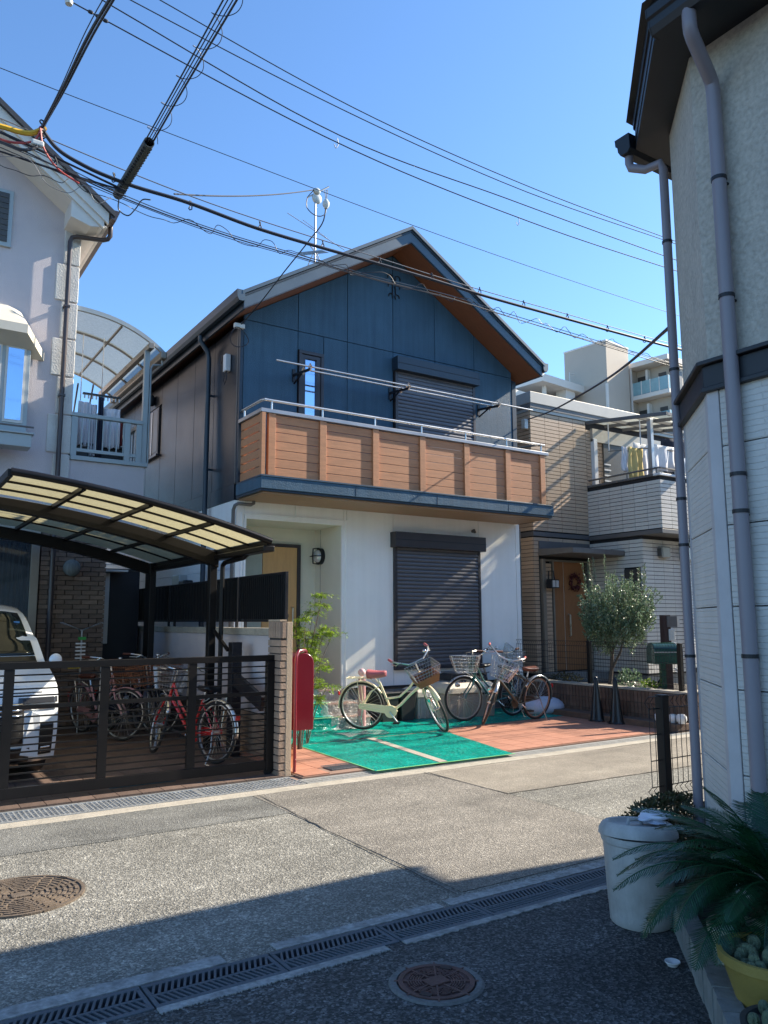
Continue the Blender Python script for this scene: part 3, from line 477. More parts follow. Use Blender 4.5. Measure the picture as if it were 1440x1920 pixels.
# alcove
tr = MB(); tr.box(4.49, 6.28, HF - .014, HF + .01, 3.095, 3.118); tr.box(4.49, 4.512, HF - .014, HF + .01, .5, 3.095); tr.box(6.258, 6.28, HF - .013, HF + .002, .52, 3.095)
tr.box(4.545, 6.225, HF - .008, HF + .03, 3.03, 3.094); tr.box(4.54, 4.575, HF - .008, HF + .03, .5, 3.03); tr.box(6.19, 6.224, HF - .008, HF + .03, .5, 3.03); tr.build('alcove_trim', M['white'], H, bevel=.003)
al = MB(); al.box(6.20, 6.249, HF + .03, 11.50, .5, 3.04); al.box(4.522, 4.57, HF + .03, 11.50, .5, 3.04); al.box(4.57, 6.2, HF + .03, 11.5, 3.035, 3.058); al.box(4.57, 6.2, 11.5, 11.519, .5, 3.04); al.build('alcove_lining', M['cream'], H)
bx('alcove_joint', M['concd'], H, 6.196, 6.201, 11.30, 11.306, .55, 3.03)
dr = MB(); dr.box(5.85, 5.91, 11.44, 11.5, .53, 2.78); dr.box(4.62, 5.85, 11.44, 11.5, 2.73, 2.78); dr.box(4.58, 4.62, 11.44, 11.5, .53, 2.78); d = dr.build('entrance_door', M['shutf'], H, bevel=.004)
bx('door_leaf', M['door'], d, 5.24, 5.845, 11.455, 11.495, .55, 2.725); bx('door_panel', M['doorg'], d, 4.63, 5.235, 11.465, 11.495, .55, 2.725)
MB().tube([(5.76, 11.455, 1.25), (5.76, 11.41, 1.26), (5.76, 11.41, 1.75), (5.76, 11.455, 1.76)], .012).build('handle', M['steel'], d, smooth=True)
for z in (1.42, 1.6): bx('lock', M['rust'], d, 5.66, 5.70, 11.44, 11.456, z, z + .05)
ic = bx('intercom', M['alu'], d, 4.98, 5.11, 11.445, 11.466, 2.06, 2.21)
for z in (1.0,): bx('intercom', M['alu'], d, 4.98, 5.11, 11.445, 11.466, z, z + .14)
bx('intercom_screen', M['shutf'], d, 5.0, 5.09, 11.44, 11.446, 2.08, 2.18)
# alcove wall lamp (half drum bulkhead with cage)
lm = MB().lathe([(.001, 0), (.135, 0), (.135, .05), (.10, .06)], 20, Matrix.Translation((6.2, 11.28, 2.59)) @ Matrix.Rotation(-PI / 2, 4, 'Y')).build('wall_lamp', M['black'], H, smooth=True)
MB().lathe([(.105, .05), (.10, .10), (.07, .13), (.001, .14)], 20, Matrix.Translation((6.2, 11.28, 2.59)) @ Matrix.Rotation(-PI / 2, 4, 'Y')).build('lamp_glass', M['lampg'], lm, smooth=True)
b = MB(); b.tube([(6.15, 11.15, 2.59), (6.05, 11.17, 2.59), (6.04, 11.28, 2.59), (6.05, 11.39, 2.59), (6.15, 11.41, 2.59)], .008, 6); b.tube([(6.15, 11.28, 2.46), (6.05, 11.28, 2.47), (6.04, 11.28, 2.59), (6.05, 11.28, 2.71), (6.15, 11.28, 2.72)], .012, 6); b.build('cage', M['black'], lm)
# vent hood right top of shutter
MB().tube([(8.85, HF + .02, 3.09), (8.85, HF - .05, 3.11), (8.85, HF - .07, 3.07)], .026, 10).build('vent_pipe', M['trimg'], H, smooth=True)
# shutters
def shutter(nm, x0, x1, z0, z1, bxx0, bxx1, bz0, bz1, proud, matbox):
    w_ = MB(); fy = HF - proud
    w_.box(x0, x0 + .055, fy, HF + .06, z0, bz0 + .05); w_.box(x1 - .055, x1, fy, HF + .06, z0, bz0 + .05); w_.box(x0, x1, fy - .01, HF + .05, z0 - .045, z0 - .001)
    fr = w_.build(nm, M['shutf'], H, bevel=.003)
    s = MB(); n = int((bz0 - z0) / .062)
    for i in range(n):
        za = z0 + (bz0 + .03 - z0) * i / n; zb = z0 + (bz0 + .03 - z0) * (i + 1) / n; h = zb - za
        s.add([(x, y, z) for x in (x0 + .056, x1 - .056) for y, z in ((fy + .020, za), (fy + .008, za + h * .12), (fy + .005, za + h * .45), (fy + .009, za + h * .8), (fy + .021, za + h * .92), (fy + .021, zb))], [(k, k + 1, 7 + k, 6 + k) for k in range(5)])
    s.add([(x0 + .05, HF + .035, z0), (x1 - .05, HF + .035, z0), (x1 - .05, HF + .035, bz0 + .05), (x0 + .05, HF + .035, bz0 + .05)], [(0, 1, 2, 3)])
    s.build('shutter_curtain', M['shut'], fr, kind='stuff')
    bx('shutter_box', matbox, fr, bxx0, bxx1, HF - .17, HF + .02, bz0, bz1, bevel=.006); bx('box_seam', M['navyd'], fr, bxx0 + .002, bxx1 - .002, HF - .174, HF - .16, bz0 + (bz1 - bz0) * .48, bz0 + (bz1 - bz0) * .52)
    return fr
s1 = shutter('lower_shutter', 7.165, 8.99, .80, 2.78, 7.11, 9.02, 2.73, 2.98, .047, M['shutf'])
s2 = shutter('upper_shutter', 7.19, 8.93, 3.62, 5.75, 7.16, 8.95, 5.72, 5.955, .06, M['navyt'])
MB().tube([(8.15, HF, 1.02), (8.2, HF - .02, 1.05), (8.3, HF - .02, 1.12)], .008, 5).build('shutter_handle', M['black'], s1)
# narrow window
nw = MB(); nw.box(5.39, 5.83, HF - .035, HF + .055, 5.70, 5.755); nw.box(5.39, 5.44, HF - .035, HF + .055, 4.5, 5.70); nw.box(5.78, 5.83, HF - .035, HF + .055, 4.5, 5.70); nw.box(5.44, 5.78, HF - .035, HF + .055, 4.5, 4.56)
n_ = nw.build('narrow_window', M['shutf'], H, bevel=.004)
nw = MB(); nw.box(5.445, 5.505, HF - .02, HF + .05, 4.565, 5.69); nw.box(5.705, 5.775, HF - .02, HF + .05, 4.565, 5.69); nw.box(5.505, 5.705, HF - .02, HF + .05, 5.635, 5.69); nw.box(5.505, 5.705, HF - .02, HF + .05, 4.565, 4.62); nw.build('sash', M['shutf'], n_)
bx('pane', M['mirror'], n_, 5.505, 5.705, HF + .012, HF + .03, 4.62, 5.635)
# roof
RB = 10.07
def band(o0, o1, y0, y1, nm, mat, par=H, xl=4.24, xr=10.15, bev=0):
    P = [(xl, y0, roofz(xl) + o1), (AP, y0, roofz(AP) + o1), (xr, y0, roofz(xr) + o1), (xr, y0, roofz(xr) + o0), (AP, y0, roofz(AP) + o0), (xl, y0, roofz(xl) + o0)]
    n = 6; Q = [V(p) + V((0, y1 - y0, 0)) for p in P]
    F = [(0, 5, 4, 1), (1, 4, 3, 2), (6, 7, 10, 11), (7, 8, 9, 10)] + [(i, (i + 1) % n, n + (i + 1) % n, n + i) for i in range(n)]
    return MB().add([V(p) for p in P] + Q, F).build(nm, mat, par, bevel=bev)
rf = band(-.05, .0, RB - .02, HB + .4, 'roof', M['roofd'])
band(-.045, .012, RB - .045, RB + .06, 'roof_edge', M['fascia'], rf, 4.2, 10.19)
band(-.27, -.052, RB, RB + .03, 'bargeboard', M['fascia'], rf, bev=.004)
band(-.085, -.056, RB - .016, RB - .001, 'barge_trim', M['navyt'], rf)
band(-.275, -.255, RB - .012, RB - .001, 'barge_trim', M['navyt'], rf)
band(-.27, -.25, RB + .032, HB, 'soffit_board', M['soffit'], rf, 4.26, 10.13)
for s, xe in ((-1, 4.24), (1, 10.15)):
    gq = MB(); z = roofz(xe) - .06
    prof = [(0, .05), (0, -.075), (.025, -.11), (.085, -.11), (.115, -.06), (.12, .05), (.108, .05), (.10, -.05), (.08, -.095), (.03, -.095), (.012, -.07), (.012, .05)]
    gq.prism([(xe + s * (p + .004), RB - .03, z + q) for p, q in prof], (0, HB - RB, 0)); gq.build('gutter', M['navyt'], rf)
    gq = MB(); gq.prism([(xe + s * (p + .004), RB - .042, z + q) for p, q in prof[:6]], (0, .010, 0)); gq.build('gutter_end', M['fascia'], rf)
    bx('eave_board', M['navyt'], rf, min(xe, xe - s * .03), max(xe, xe - s * .03), RB + .04, HB, roofz(xe) - .262, roofz(xe) - .055)
# downpipes of the house
b = MB(); b.tube([(4.17, 11.64, 6.06), (4.17, 11.64, 5.98), (4.30, 11.64, 5.82), (4.32, 11.64, 5.7), (4.32, 11.64, .1)], .04, 10); b.build('downpipe', M['navyt'], H, smooth=True)
for z in (5.1, 3.9, 2.6, 1.3): bx('pipe_clip', M['navyt'], H, 4.31, 4.42, 11.66, 11.69, z, z + .03)
b = MB(); b.tube([(4.64, HF - .1, 3.32), (4.64, HF - .1, 3.245), (4.60, HF - .1, 3.225), (4.40, HF - .1, 3.225), (4.36, HF - .08, 3.20), (4.36, HF - .02, 3.14), (4.36, HF, .1)], .026, 8); b.build('downpipe', M['trimg'], H, smooth=True)
b = MB(); b.cyl((HX1 + .03, HF + .05, 3.2), (HX1 + .03, HF + .05, .05), .035, n=10); b.build('downpipe', M['shutf'], H, smooth=True)
# meter box and cable entry on the side wall
bx('meter_box', M['alu'], H, 4.27, 4.41, 12.6, 12.95, 1.95, 2.30, bevel=.01); bx('meter_box', M['black'], H, 4.25, 4.41, 12.3, 12.56, 1.75, 2.2, bevel=.02)
bx('junction_box', M['ball'], H, 4.33, 4.415, 10.95, 11.06, 5.33, 5.60, bevel=.01)
b = MB(); r = random.Random(3)
b.tube([(4.36, 11.0, 5.34), (4.34, 11.05, 5.2), (4.34, 11.0, 5.12), (4.34, 10.93, 5.18), (4.36, 10.97, 5.34)], .007, 5); b.tube([(4.37, 11.0, 5.6), (4.36, 11.15, 5.62), (4.36, 11.2, 5.5), (4.37, 11.06, 5.45)], .008, 5)
b.tube([V((4.36 + .14 * math.cos(a), 10.5 + .05 * math.sin(a * 2), 5.72 + .15 * math.sin(a))) for a in [i * .42 for i in range(30)]], .007, 5); b.build('cable_loop', M['wire'], H)
MB().obox((4.36, 10.52, 5.9), (.16, .07, .07)).build('cable_bracket', M['porc'], H, bevel=.01)
# gable ornament
b = MB(); oz = 7.0
b.box(7.165, 7.175, HF - .02, HF, oz + .02, oz + .42); b.box(7.225, 7.235, HF - .02, HF, oz + .02, oz + .42)
for s in (-1, 1):
    for k, (zc, rr) in enumerate(((oz + .05, .045), (oz + .22, .05), (oz + .38, .055))):
        b.tube([(7.2 + s * (.02 + rr * (1 - math.cos(a))), HF - .012, zc + rr * math.sin(a)) for a in [i * .45 - 1 for i in range(11)]], .009, 5)
b.build('gable_ornament', M['black'], H)
# ---- balcony
SY = 9.72
bl = MB(); bl.box(HX0 - .02, 9.94, SY, HF - .008, 3.31, 3.54); B = bl.build('balcony', M['navyt'], H, bevel=.004)
bx('fascia_band', M['navy'], B, HX0 - .03, 9.955, SY - .02, HF - .02, 3.345, 3.508, bevel=.004)
bx('coping', M['fascia'], B, HX0 - .04, 9.965, SY - .03, SY + .16, 3.512, 3.524); bx('soffit_board', M['soffit2'], B, HX0 + .03, 9.89, SY + .04, HF - .01, 3.285, 3.308)
for x in (5.9, 7.4, 8.9): bx('band_joint', M['navyd'], B, x, x + .005, SY - .0225, SY - .018, 3.35, 3.505)
PX = [4.59, 5.405, 6.32, 7.20, 8.10, 9.005, 9.82]
for x in PX: bx('post', M['wood'], B, x - .055, x + .055, SY + .078, SY + .155, 3.545, 4.432, bevel=.004)
for a, b_ in zip(PX, PX[1:]):
    for i in range(7): bx('slat', M['wood'], B, a + .057, b_ - .057, SY + .105, SY + .125, 3.545 + i * .1262 + .004, 3.545 + (i + 1) * .1262 - .004, bevel=.002)
for i in range(7): bx('slat', M['wood'], B, HX0 + .02, HX0 + .04, SY + .14, HF - .05, 3.545 + i * .126 + .004 + (.006 if i > 0 else 0), 3.545 + (i + 1) * .126 - .004, bevel=.002)
bx('post', M['wood'], B, HX0 + .005, HX0 + .06, SY + .06, SY + .14, 3.545, 4.43); bx('post', M['wood'], B, HX0 + .042, HX0 + .09, HF - .12, HF - .04, 3.545, 4.43)
c = MB(); c.box(HX0 - .01, 9.96, SY + .065, SY + .18, 4.435, 4.492); c.box(HX0 - .01, HX0 + .10, SY + .18, HF - .005, 4.435, 4.492); c.build('cap_rail', M['capm'], B, bevel=.006)
MB().tube([(HX0 + .04, HF, 4.625), (HX0 + .04, SY + .16, 4.625), (HX0 + .06, SY + .10, 4.625), (HX0 + .12, SY + .11, 4.625), (9.9, SY + .11, 4.625)], .021, 10).build('handrail', M['steel'], B, smooth=True)
MB().tube([(9.78, SY + .07, 4.615), (9.55, SY + .45, 4.60), (9.5, HF - .05, 4.58)], .016, 8).build('handrail_brace', M['trimg'], B, smooth=True)
for x in PX: MB().cyl((x, SY + .11, 4.49), (x, SY + .11, 4.61), .014).build('rail_post', M['steel'], B, smooth=True)
MB().cyl((HX0 + .04, HF - .12, 4.49), (HX0 + .04, HF - .12, 4.61), .014).build('rail_post', M['steel'], B, smooth=True)
bx('drain_pipe', M['ball'], B, HX0 + .07, HX0 + .11, SY + .2, SY + .24, 3.55, 4.4)
# laundry pole brackets + poles
for x in (5.31, 7.11, 9.04):
    k = MB(); k.box(x - .025, x + .025, HF - .02, HF, 5.22, 5.42); k.obox((x, HF - .28, 5.30), (.03, .56, .035), Matrix.Rotation(.10, 3, 'X')); k.obox((x, HF - .16, 5.24), (.02, .30, .02), Matrix.Rotation(-.35, 3, 'X'))
    kb = k.build('laundry_bracket', M['black'], H)
    for yy in (HF - .55, HF - .33): MB().tube([(x, yy, 5.25 + .0), (x, yy - .05, 5.3), (x, yy, 5.36), (x, yy + .05, 5.3), (x, yy, 5.25)], .012, 6).build('hook', M['steel'], kb)
def pole(x0, x1, y, z, lab): tag(MB().cyl((x0, y, z), (x1, y, z), .014, n=10).build('laundry_pole', M['steel'], smooth=True), lab, 'laundry pole', 'laundry poles in the balcony brackets')
pole(4.75, 9.85, HF - .56, 5.31, 'longest steel laundry pole in the front hooks above the wooden balcony'); pole(5.35, 9.1, HF - .34, 5.33, 'steel laundry pole in the rear hooks close to the navy wall'); pole(6.75, 7.5, HF - .48, 5.335, 'short steel pole doubled up beside the middle laundry bracket')

# entrance steps
ST = thing('entrance_steps', 'tiled entrance steps wrapped in clear and green plastic film', 'steps', (5.3, 10.1, .02))
for i, y0 in enumerate((9.72, 10.03, 10.34)):
    z1 = .19 + i * .17
    bx('step', M['found'], ST, 4.58, 6.16 - i * .05, y0, (11.5 if i == 2 else y0 + .305), .02, z1 - .02); bx('tread', M['tile'], ST, 4.56, 6.18 - i * .05, y0 - .02, (11.46 if i == 2 else y0 + .30), z1 - .019, z1, bevel=.004)
r = random.Random(8)
def wavy(x0, x1, y0, y1, zf, nx, ny, amp, seed):
    r = random.Random(seed); ph = [(r.uniform(0, 6), r.uniform(3, 14), r.uniform(3, 14)) for _ in range(7)]
    P = []
    for j in range(ny + 1):
        for i in range(nx + 1):
            x = x0 + (x1 - x0) * i / nx; y = y0 + (y1 - y0) * j / ny
            P.append((x, y, zf(x, y) + amp * (sum(math.sin(p + a * x + b * y) for p, a, b in ph) / 7 + .6)))
    return MB().add(P, [(j * (nx + 1) + i, j * (nx + 1) + i + 1, (j + 1) * (nx + 1) + i + 1, (j + 1) * (nx + 1) + i) for j in range(ny) for i in range(nx)])
def stepdrape(x0, x1, seed, amp):
    prof = [(9.62, .045), (9.685, .06), (9.69, .205), (9.99, .205), (10.0, .375), (10.30, .375), (10.31, .548), (10.9, .548)]
    P = []; r = random.Random(seed); n = 18; fine_p = []
    for (ya, za), (yb, zb) in zip(prof, prof[1:]):
        for k in range(4): fine_p.append((ya + (yb - ya) * k / 4, za + (zb - za) * k / 4))
    for y, z in fine_p:
        for i in range(n + 1): P.append((x0 + (x1 - x0) * i / n, y - r.uniform(0, amp), z + r.uniform(0.002, amp)))
    return MB().add(P, [(j * (n + 1) + i, j * (n + 1) + i + 1, (j + 1) * (n + 1) + i + 1, (j + 1) * (n + 1) + i) for j in range(len(fine_p) - 1) for i in range(n)])
tag(stepdrape(4.58, 5.62, 1, .012).build('green_sheet', M['tarp'], smooth=True, auto=70), 'green plastic sheet draped over the left part of the entrance steps', 'plastic sheet')
tag(stepdrape(5.5, 6.14, 2, .022).build('clear_sheet', M['clear'], smooth=True, auto=70), 'crumpled clear plastic film draped over the right part of the entrance steps', 'plastic sheet')
for i, z in enumerate((.207, .377)): tag(bx('masking_tape', M['tape'], None, 5.2, 5.66, 9.675 + i * .31, 9.71 + i * .31, z + .012, z + .0135), 'lime green tape strip on the %s step edge' % ('lowest', 'middle')[i], 'tape')
# green masking film on the forecourt (two sheets with a gap of bare tile between)
def film_poly(a, b, c_, d_, seed, lab, nx=40, ny=40, amp=.009):
    r = random.Random(seed); P = []
    ph = [(r.uniform(0, 6), r.uniform(-14, 14), r.uniform(-14, 14)) for _ in range(9)]
    for j in range(ny + 1):
        for i in range(nx + 1):
            u, v = i / nx, j / ny; p = V(a).lerp(V(b), u).lerp(V(d_).lerp(V(c_), u), v)
            n = sum(math.sin(q + k * p.x + l * p.y) for q, k, l in ph) / 9
            ed = min(1, 8 * min(u, v, 1 - u, 1 - v)); P.append((p.x, p.y, .0325 + ed * (max(0, n + .25) * amp + abs(math.sin(p.x * 7 + 5 * n)) ** 8 * amp * .8) + r.uniform(0, .002)))
    return tag(MB().add(P, [(j * (nx + 1) + i, j * (nx + 1) + i + 1, (j + 1) * (nx + 1) + i + 1, (j + 1) * (nx + 1) + i) for j in range(ny) for i in range(nx)]).build('green_sheet', M['tarp'], smooth=True, auto=80), lab, 'plastic sheet')
film_poly((4.46, 6.92), (5.28, 6.92), (5.55, 8.86), (4.55, 8.86), 1, 'green plastic sheet taped to the tiles left of the bare strip')
film_poly((5.40, 6.92), (6.32, 6.90), (6.82, 8.86), (5.66, 8.86), 2, 'green plastic sheet taped to the tiles right of the bare strip')
film_poly((4.50, 8.88), (7.0, 8.90), (6.95, 10.55), (4.50, 9.66), 3, 'darker green plastic sheet under the cream bicycle at the foot of the steps', 60, 30, .014)
film_poly((7.01, 9.02), (9.55, 9.12), (9.55, 10.55), (6.98, 10.55), 4, 'green plastic sheet along the house wall under the right hand bicycles', 60, 30, .014)
bx_ = MB().prism([(4.46, 6.905, .036), (6.33, 6.885, .036), (6.33, 6.902, .036), (4.46, 6.925, .036)], (0, 0, .003)); tag(bx_.build('masking_tape', M['tape']), 'long lime green tape holding the front edge of the plastic sheet', 'tape')
tag(MB().prism([(4.445, 6.95, .036), (4.458, 6.95, .036), (4.553, 8.9, .036), (4.543, 8.9, .036)], (0, 0, .003)).build('masking_tape', M['tape']), 'lime tape along the slanting left edge of the green sheet', 'tape')
tag(MB().prism([(5.285, 6.95, .026), (5.395, 6.95, .026), (5.655, 8.85, .026), (5.555, 8.85, .026)], (0, 0, .012)).build('joint_strip', M['conc'], at=(5.3, 7, .02)), kind='structure')

tag(wavy(5.35, 5.98, 8.95, 9.32, lambda x, y: .045, 26, 18, .03, 5).build('clear_sheet', M['clear'], smooth=True, auto=80), 'crumpled clear film lying on the green sheet by the cream bicycle rear wheel', 'plastic sheet')
# ---- antenna on the roof
A = thing('tv_antenna', 'roof antenna mast with crossed aluminium rods behind the blue gable', 'antenna', (6.09, 11.4, 7.38))
MB().cyl((6.09, 11.4, 7.38), (6.09, 11.4, 8.93), .018).build('mast', M['alu'], A, smooth=True)
b = MB()
for dx, dy in ((.25, .1), (-.15, .22), (.1, -.25)): b.cyl((6.09, 11.4, 7.95), (6.09 + dx, 11.4 + dy, 7.40), .008, n=6)
b.build('stay', M['alu'], A)
b = MB(); b.cyl((5.85, 11.15, 7.86), (6.12, 11.42, 7.9), .01, n=6)
for i in range(8): q = V((5.85, 11.15, 7.74)).lerp(V((6.15, 11.45, 7.9)), i / 7); b.cyl(q + V((.16, -.16, 0)), q + V((-.16, .16, 0)), .004, n=5)
b.build('uhf_array', M['alu'], A)
b = MB(); b.cyl((5.5, 11.3, 8.40), (6.75, 11.5, 8.15), .006, n=5); b.cyl((5.8, 11.3, 8.36), (6.4, 11.5, 8.27), .005, n=5); b.build('vhf_rod', M['alu'], A)
MB().cyl((5.93, 11.4, 8.86), (6.36, 11.4, 9.2), .014, n=6).build('boom', M['alu'], A)
MB().ball((6.12, 11.4, 8.9), .10, sc=(1, .5, 1)).build('dish_cap', M['porc'], A, smooth=True)
# ================================================================== LEFT HOUSE
GL = 12.3
LH = thing('pink_house', 'pale pink stucco house with stone quoins, bay window and brick ground floor', 'house', (0, GL, 0))
LX = 2.40
c = MB(); c.prism([(-6.0, GL, 3.0), (LX, GL, 3.0), (LX, GL, 7.72), (-1.8, GL, 10.85), (-6.0, GL, 7.72)], (0, 8, 0)); c.build('upper_wall', M['pinkw'], LH)
c = MB(); c.box(-6, 3.02, GL + .03, GL + 7, 0, 3.0); c.build('lower_wall', M['mort'], LH)
# roof: gable, barge plane at 11.75
LR = 11.74; AX = -1.8
def lroof(x): return 11.15 - .745 * abs(x - AX)
def lband(o0, o1, y0, y1, xr, nm, mat, bev=0):
    xl = 2 * AX - xr
    P = [(xl, y0, lroof(xl) + o1), (AX, y0, lroof(AX) + o1), (xr, y0, lroof(xr) + o1), (xr, y0, lroof(xr) + o0), (AX, y0, lroof(AX) + o0), (xl, y0, lroof(xl) + o0)]
    n = 6; Q = [V(p) + V((0, y1 - y0, 0)) for p in P]
    return MB().add([V(p) for p in P] + Q, [(0, 5, 4, 1), (1, 4, 3, 2), (6, 7, 10, 11), (7, 8, 9, 10)] + [(i, (i + 1) % n, n + (i + 1) % n, n + i) for i in range(n)]).build(nm, mat, LH, bevel=bev)
lband(-.04, .05, LR - .05, GL + 8.4, 2.78, 'roof', M['roofd'])
lband(-.22, -.042, LR, LR + .05, 2.70, 'bargeboard', M['offw'], .004); lband(-.34, -.20, LR + .03, LR + .07, 2.64, 'bargeboard', M['offw'], .004)
lband(-.36, -.335, LR + .071, GL + 8, 2.62, 'soffit', M['offw'])
ze = lroof(2.70)
b = MB(); b.prism([(2.16, LR + .06, ze + .08), (2.16, LR + .06, ze - .22), (2.45, LR + .06, ze - .30), (2.70, LR + .06, ze - .25)], (0, GL - LR - .06, 0)); b.build('eave_return', M['offw'], LH, bevel=.006)
b = MB(); b.prism([(LX, GL, ze - .27), (2.68, GL, ze - .27), (2.68, GL, ze - .22), (LX, GL, ze - .22)], (0, 7, 0)); b.build('side_soffit', M['offw'], LH)
b = MB(); zg = ze - .04
b.prism([(2.72, LR - .02, zg + .06), (2.72, LR - .02, zg - .09), (2.80, LR - .02, zg - .11), (2.86, LR - .02, zg + .06)], (0, 8.2, 0)); b.build('gutter', M['pipeb'], LH)
MB().tube([(2.79, 12.0, zg - .08), (2.79, 12.0, zg - .24), (2.76, 12.02, zg - .29), (2.70, 12.05, zg - .31), (2.33, 12.18, zg - .30), (2.27, 12.2, zg - .32), (2.245, 12.2, zg - .40), (2.245, 12.2, .1)], .036, 10).build('downpipe', M['pipeb'], LH, smooth=True)
for z in (6.3, 4.9, 3.4): bx('pipe_clip', M['pipeb'], LH, 2.2, 2.29, 12.16, GL, z, z + .03)
# quoins (front and side face)
zs = [7.60, 7.01, 6.41, 5.82, 5.22, 4.63, 4.03, 3.44, 2.9]
for i, (a, b_) in enumerate(zip(zs, zs[1:])):
    wd = .22 if i % 2 == 0 else .32
    bx('quoin', M['quoin'], LH, LX - wd, LX + .02, GL - .025, GL + .22, b_ + .02, a, bevel=.012)
# third floor window and bay window
wv = bx('attic_window', M['alug'], LH, .35, 1.43, GL - .04, GL + .02, 7.07, 7.96, bevel=.006); 
for i in range(9): bx('louvre', M['aptd'], wv, .42, 1.37, GL - .055, GL - .041, 7.14 + i * .086, 7.215 + i * .086)
bay = MB().box(-.6, 1.77, 12.10, GL + .01, 4.25, 5.60).build('bay_window', M['alug'], LH, bevel=.004)
for x0, x1 in ((1.47, 1.68), (.95, 1.36), (-.25, .84)): bx('sash', M['offw'], bay, x0 - .03, x1 + .03, 12.085, 12.099, 4.38, 5.52); bx('pane', M['mirror'], bay, x0, x1, 12.078, 12.0845, 4.42, 5.48)
b = MB(); b.add([(-.85, GL, 5.62), (-.5, 11.74, 5.75), (1.66, 11.74, 5.75), (1.98, GL - .02, 5.55), (-.4, GL, 6.13), (-.1, 12.15, 6.13), (1.42, 12.15, 6.13), (1.62, GL, 6.13), (-.85, GL, 5.5), (-.5, 11.74, 5.62), (1.66, 11.74, 5.62), (1.98, GL - .02, 5.42)],
                 [(0, 1, 5, 4), (1, 2, 6, 5), (2, 3, 7, 6), (4, 5, 6, 7), (0, 8, 9, 1), (1, 9, 10, 2), (2, 10, 11, 3), (8, 11, 10, 9)]); b.build('bay_roof', M['beigew'], bay)
b = MB(); b.box(-.5, 1.80, 11.78, 12.09, 3.98, 4.16); b.box(-.5, 1.83, 11.75, 12.1, 4.161, 4.19); fb = b.build('flower_box', M['alug'], bay, bevel=.006)
MB().cyl((-.5, 11.78, 4.27), (1.82, 11.78, 4.27), .014).build('flower_rail', M['trimg'], bay)
# brick ground floor
cells = []
for j in range(42):
    z = .05 + j * .07 + .03
    if z > 2.95: break
    x = 2.10 - (.119 if j % 2 else 0)
    while x < 3.03:
        a, b_ = max(x, 2.10), min(x + .228, 3.03)
        if b_ - a > .03: cells.append((((a + b_) / 2, GL + .01, z), (b_ - a, .045, .060), 0))
        x += .238
pieces('brick', M['brickd'], LH, cells, 290, .003)
cw = MB(); cw.box(1.96, 2.075, GL - .05, GL + .06, .1, 2.95); cw.box(-1.2, 1.96, GL - .05, GL + .06, 2.75, 2.95); cw.box(.2, .27, GL - .05, GL + .06, .1, 2.75); win = cw.build('patio_window', M['alub'], LH, bevel=.005)
b = MB(); n = 150
P = [(-1.2 + 3.16 * i / n, GL + .028 - .012 * math.sin(i * 1.9) - .006 * math.sin(i * .7), z) for z in (.1, 2.75) for i in range(n + 1)]
b.add(P, [(i, i + 1, n + 2 + i, n + 1 + i) for i in range(n)]).build('curtain', M['curt'], win, smooth=True)
bx('pane', film('window_film', (.25, .28, .3), .12, .03, 0), win, -1.2, 1.955, GL - .03, GL - .024, .1, 2.75)
MB().ball((2.52, GL - .08, 2.33), .125, 18, 12, (1, .7, 1)).build('globe_lamp', M['curt'], LH, smooth=True)
# balcony of pink house
b = MB(); b.box(LX + .021, 3.56, GL + .02, GL + 3.2, 3.0, 3.97); pb = b.build('balcony', M['pinkw'], LH, bevel=.006)
bx('coping', M['alug'], pb, LX + .03, 3.60, GL - .02, GL + .14, 3.972, 4.04, bevel=.005); bx('coping', M['alug'], pb, 3.46, 3.60, GL + .141, GL + 3.2, 3.972, 4.04)
for x in (2.47, 3.27, 3.45): bx('rail_stile', M['alug'], pb, x - .045, x + .045, GL - .0, GL + .06, 4.041, 4.65, bevel=.004)
bx('top_rail', M['alug'], pb, 2.40, 3.50, GL - .015, GL + .07, 4.651, 4.71, bevel=.006); bx('bottom_rail', M['alug'], pb, 2.5, 3.45, GL + .01, GL + .05, 4.11, 4.16)
for i in range(7): bx('baluster', M['alug'], pb, 2.575 + i * .105, 2.592 + i * .105, GL + .018, GL + .036, 4.16, 4.65)
bx('balcony_side', M['alug'], pb, 3.43, 3.49, GL + .1, GL + 3.1, 4.6, 4.66)
for i in range(18): bx('baluster', M['alug'], pb, 3.45, 3.467, GL + .2 + i * .16, GL + .217 + i * .16, 4.04, 4.6)
# curved balcony roof
BR = thing('balcony_roof', 'curved clear plastic roof over the balcony of the pink house', 'canopy', (3.0, GL, 5.5))
def arc(t): return (2.42 + 1.42 * t, 6.38 - .06 * t - .44 * t ** 2.6)
prev = None; N = 14
for y0, y1 in ((GL + .08, GL + 1.05), (GL + 1.09, GL + 2.1), (GL + 2.14, GL + 3.15)):
    for t0, t1 in ((0, 7), (7, N)):
        P = [(arc(i / N)[0], y, arc(i / N)[1]) for y in (y0, y1) for i in range(t0, t1 + 1)]; n = t1 - t0 + 1
        MB().add(P, [(i, i + 1, n + i + 1, n + i) for i in range(n - 1)]).build('pane', M['polyc'], BR, smooth=True)
for i, y in enumerate((GL + .04, GL + 1.07, GL + 2.12, GL + 3.18)):
    P = []
    for k in range(N + 1):
        x, z = arc(k / N); P.append((x, z))
    dz = .035 if i == 0 else .02
    MB().prism([(x, y - .025, z + dz) for x, z in P] + [(x, y - .025, z - dz) for x, z in P[::-1]], (0, .05, 0)).build('rib', M['alug'] if i == 0 else M['alub'], BR)
bx('purlin', M['alub'], BR, arc(.5)[0] - .015, arc(.5)[0] + .015, GL + .1, GL + 3.15, arc(.5)[1] - .045, arc(.5)[1] - .015)
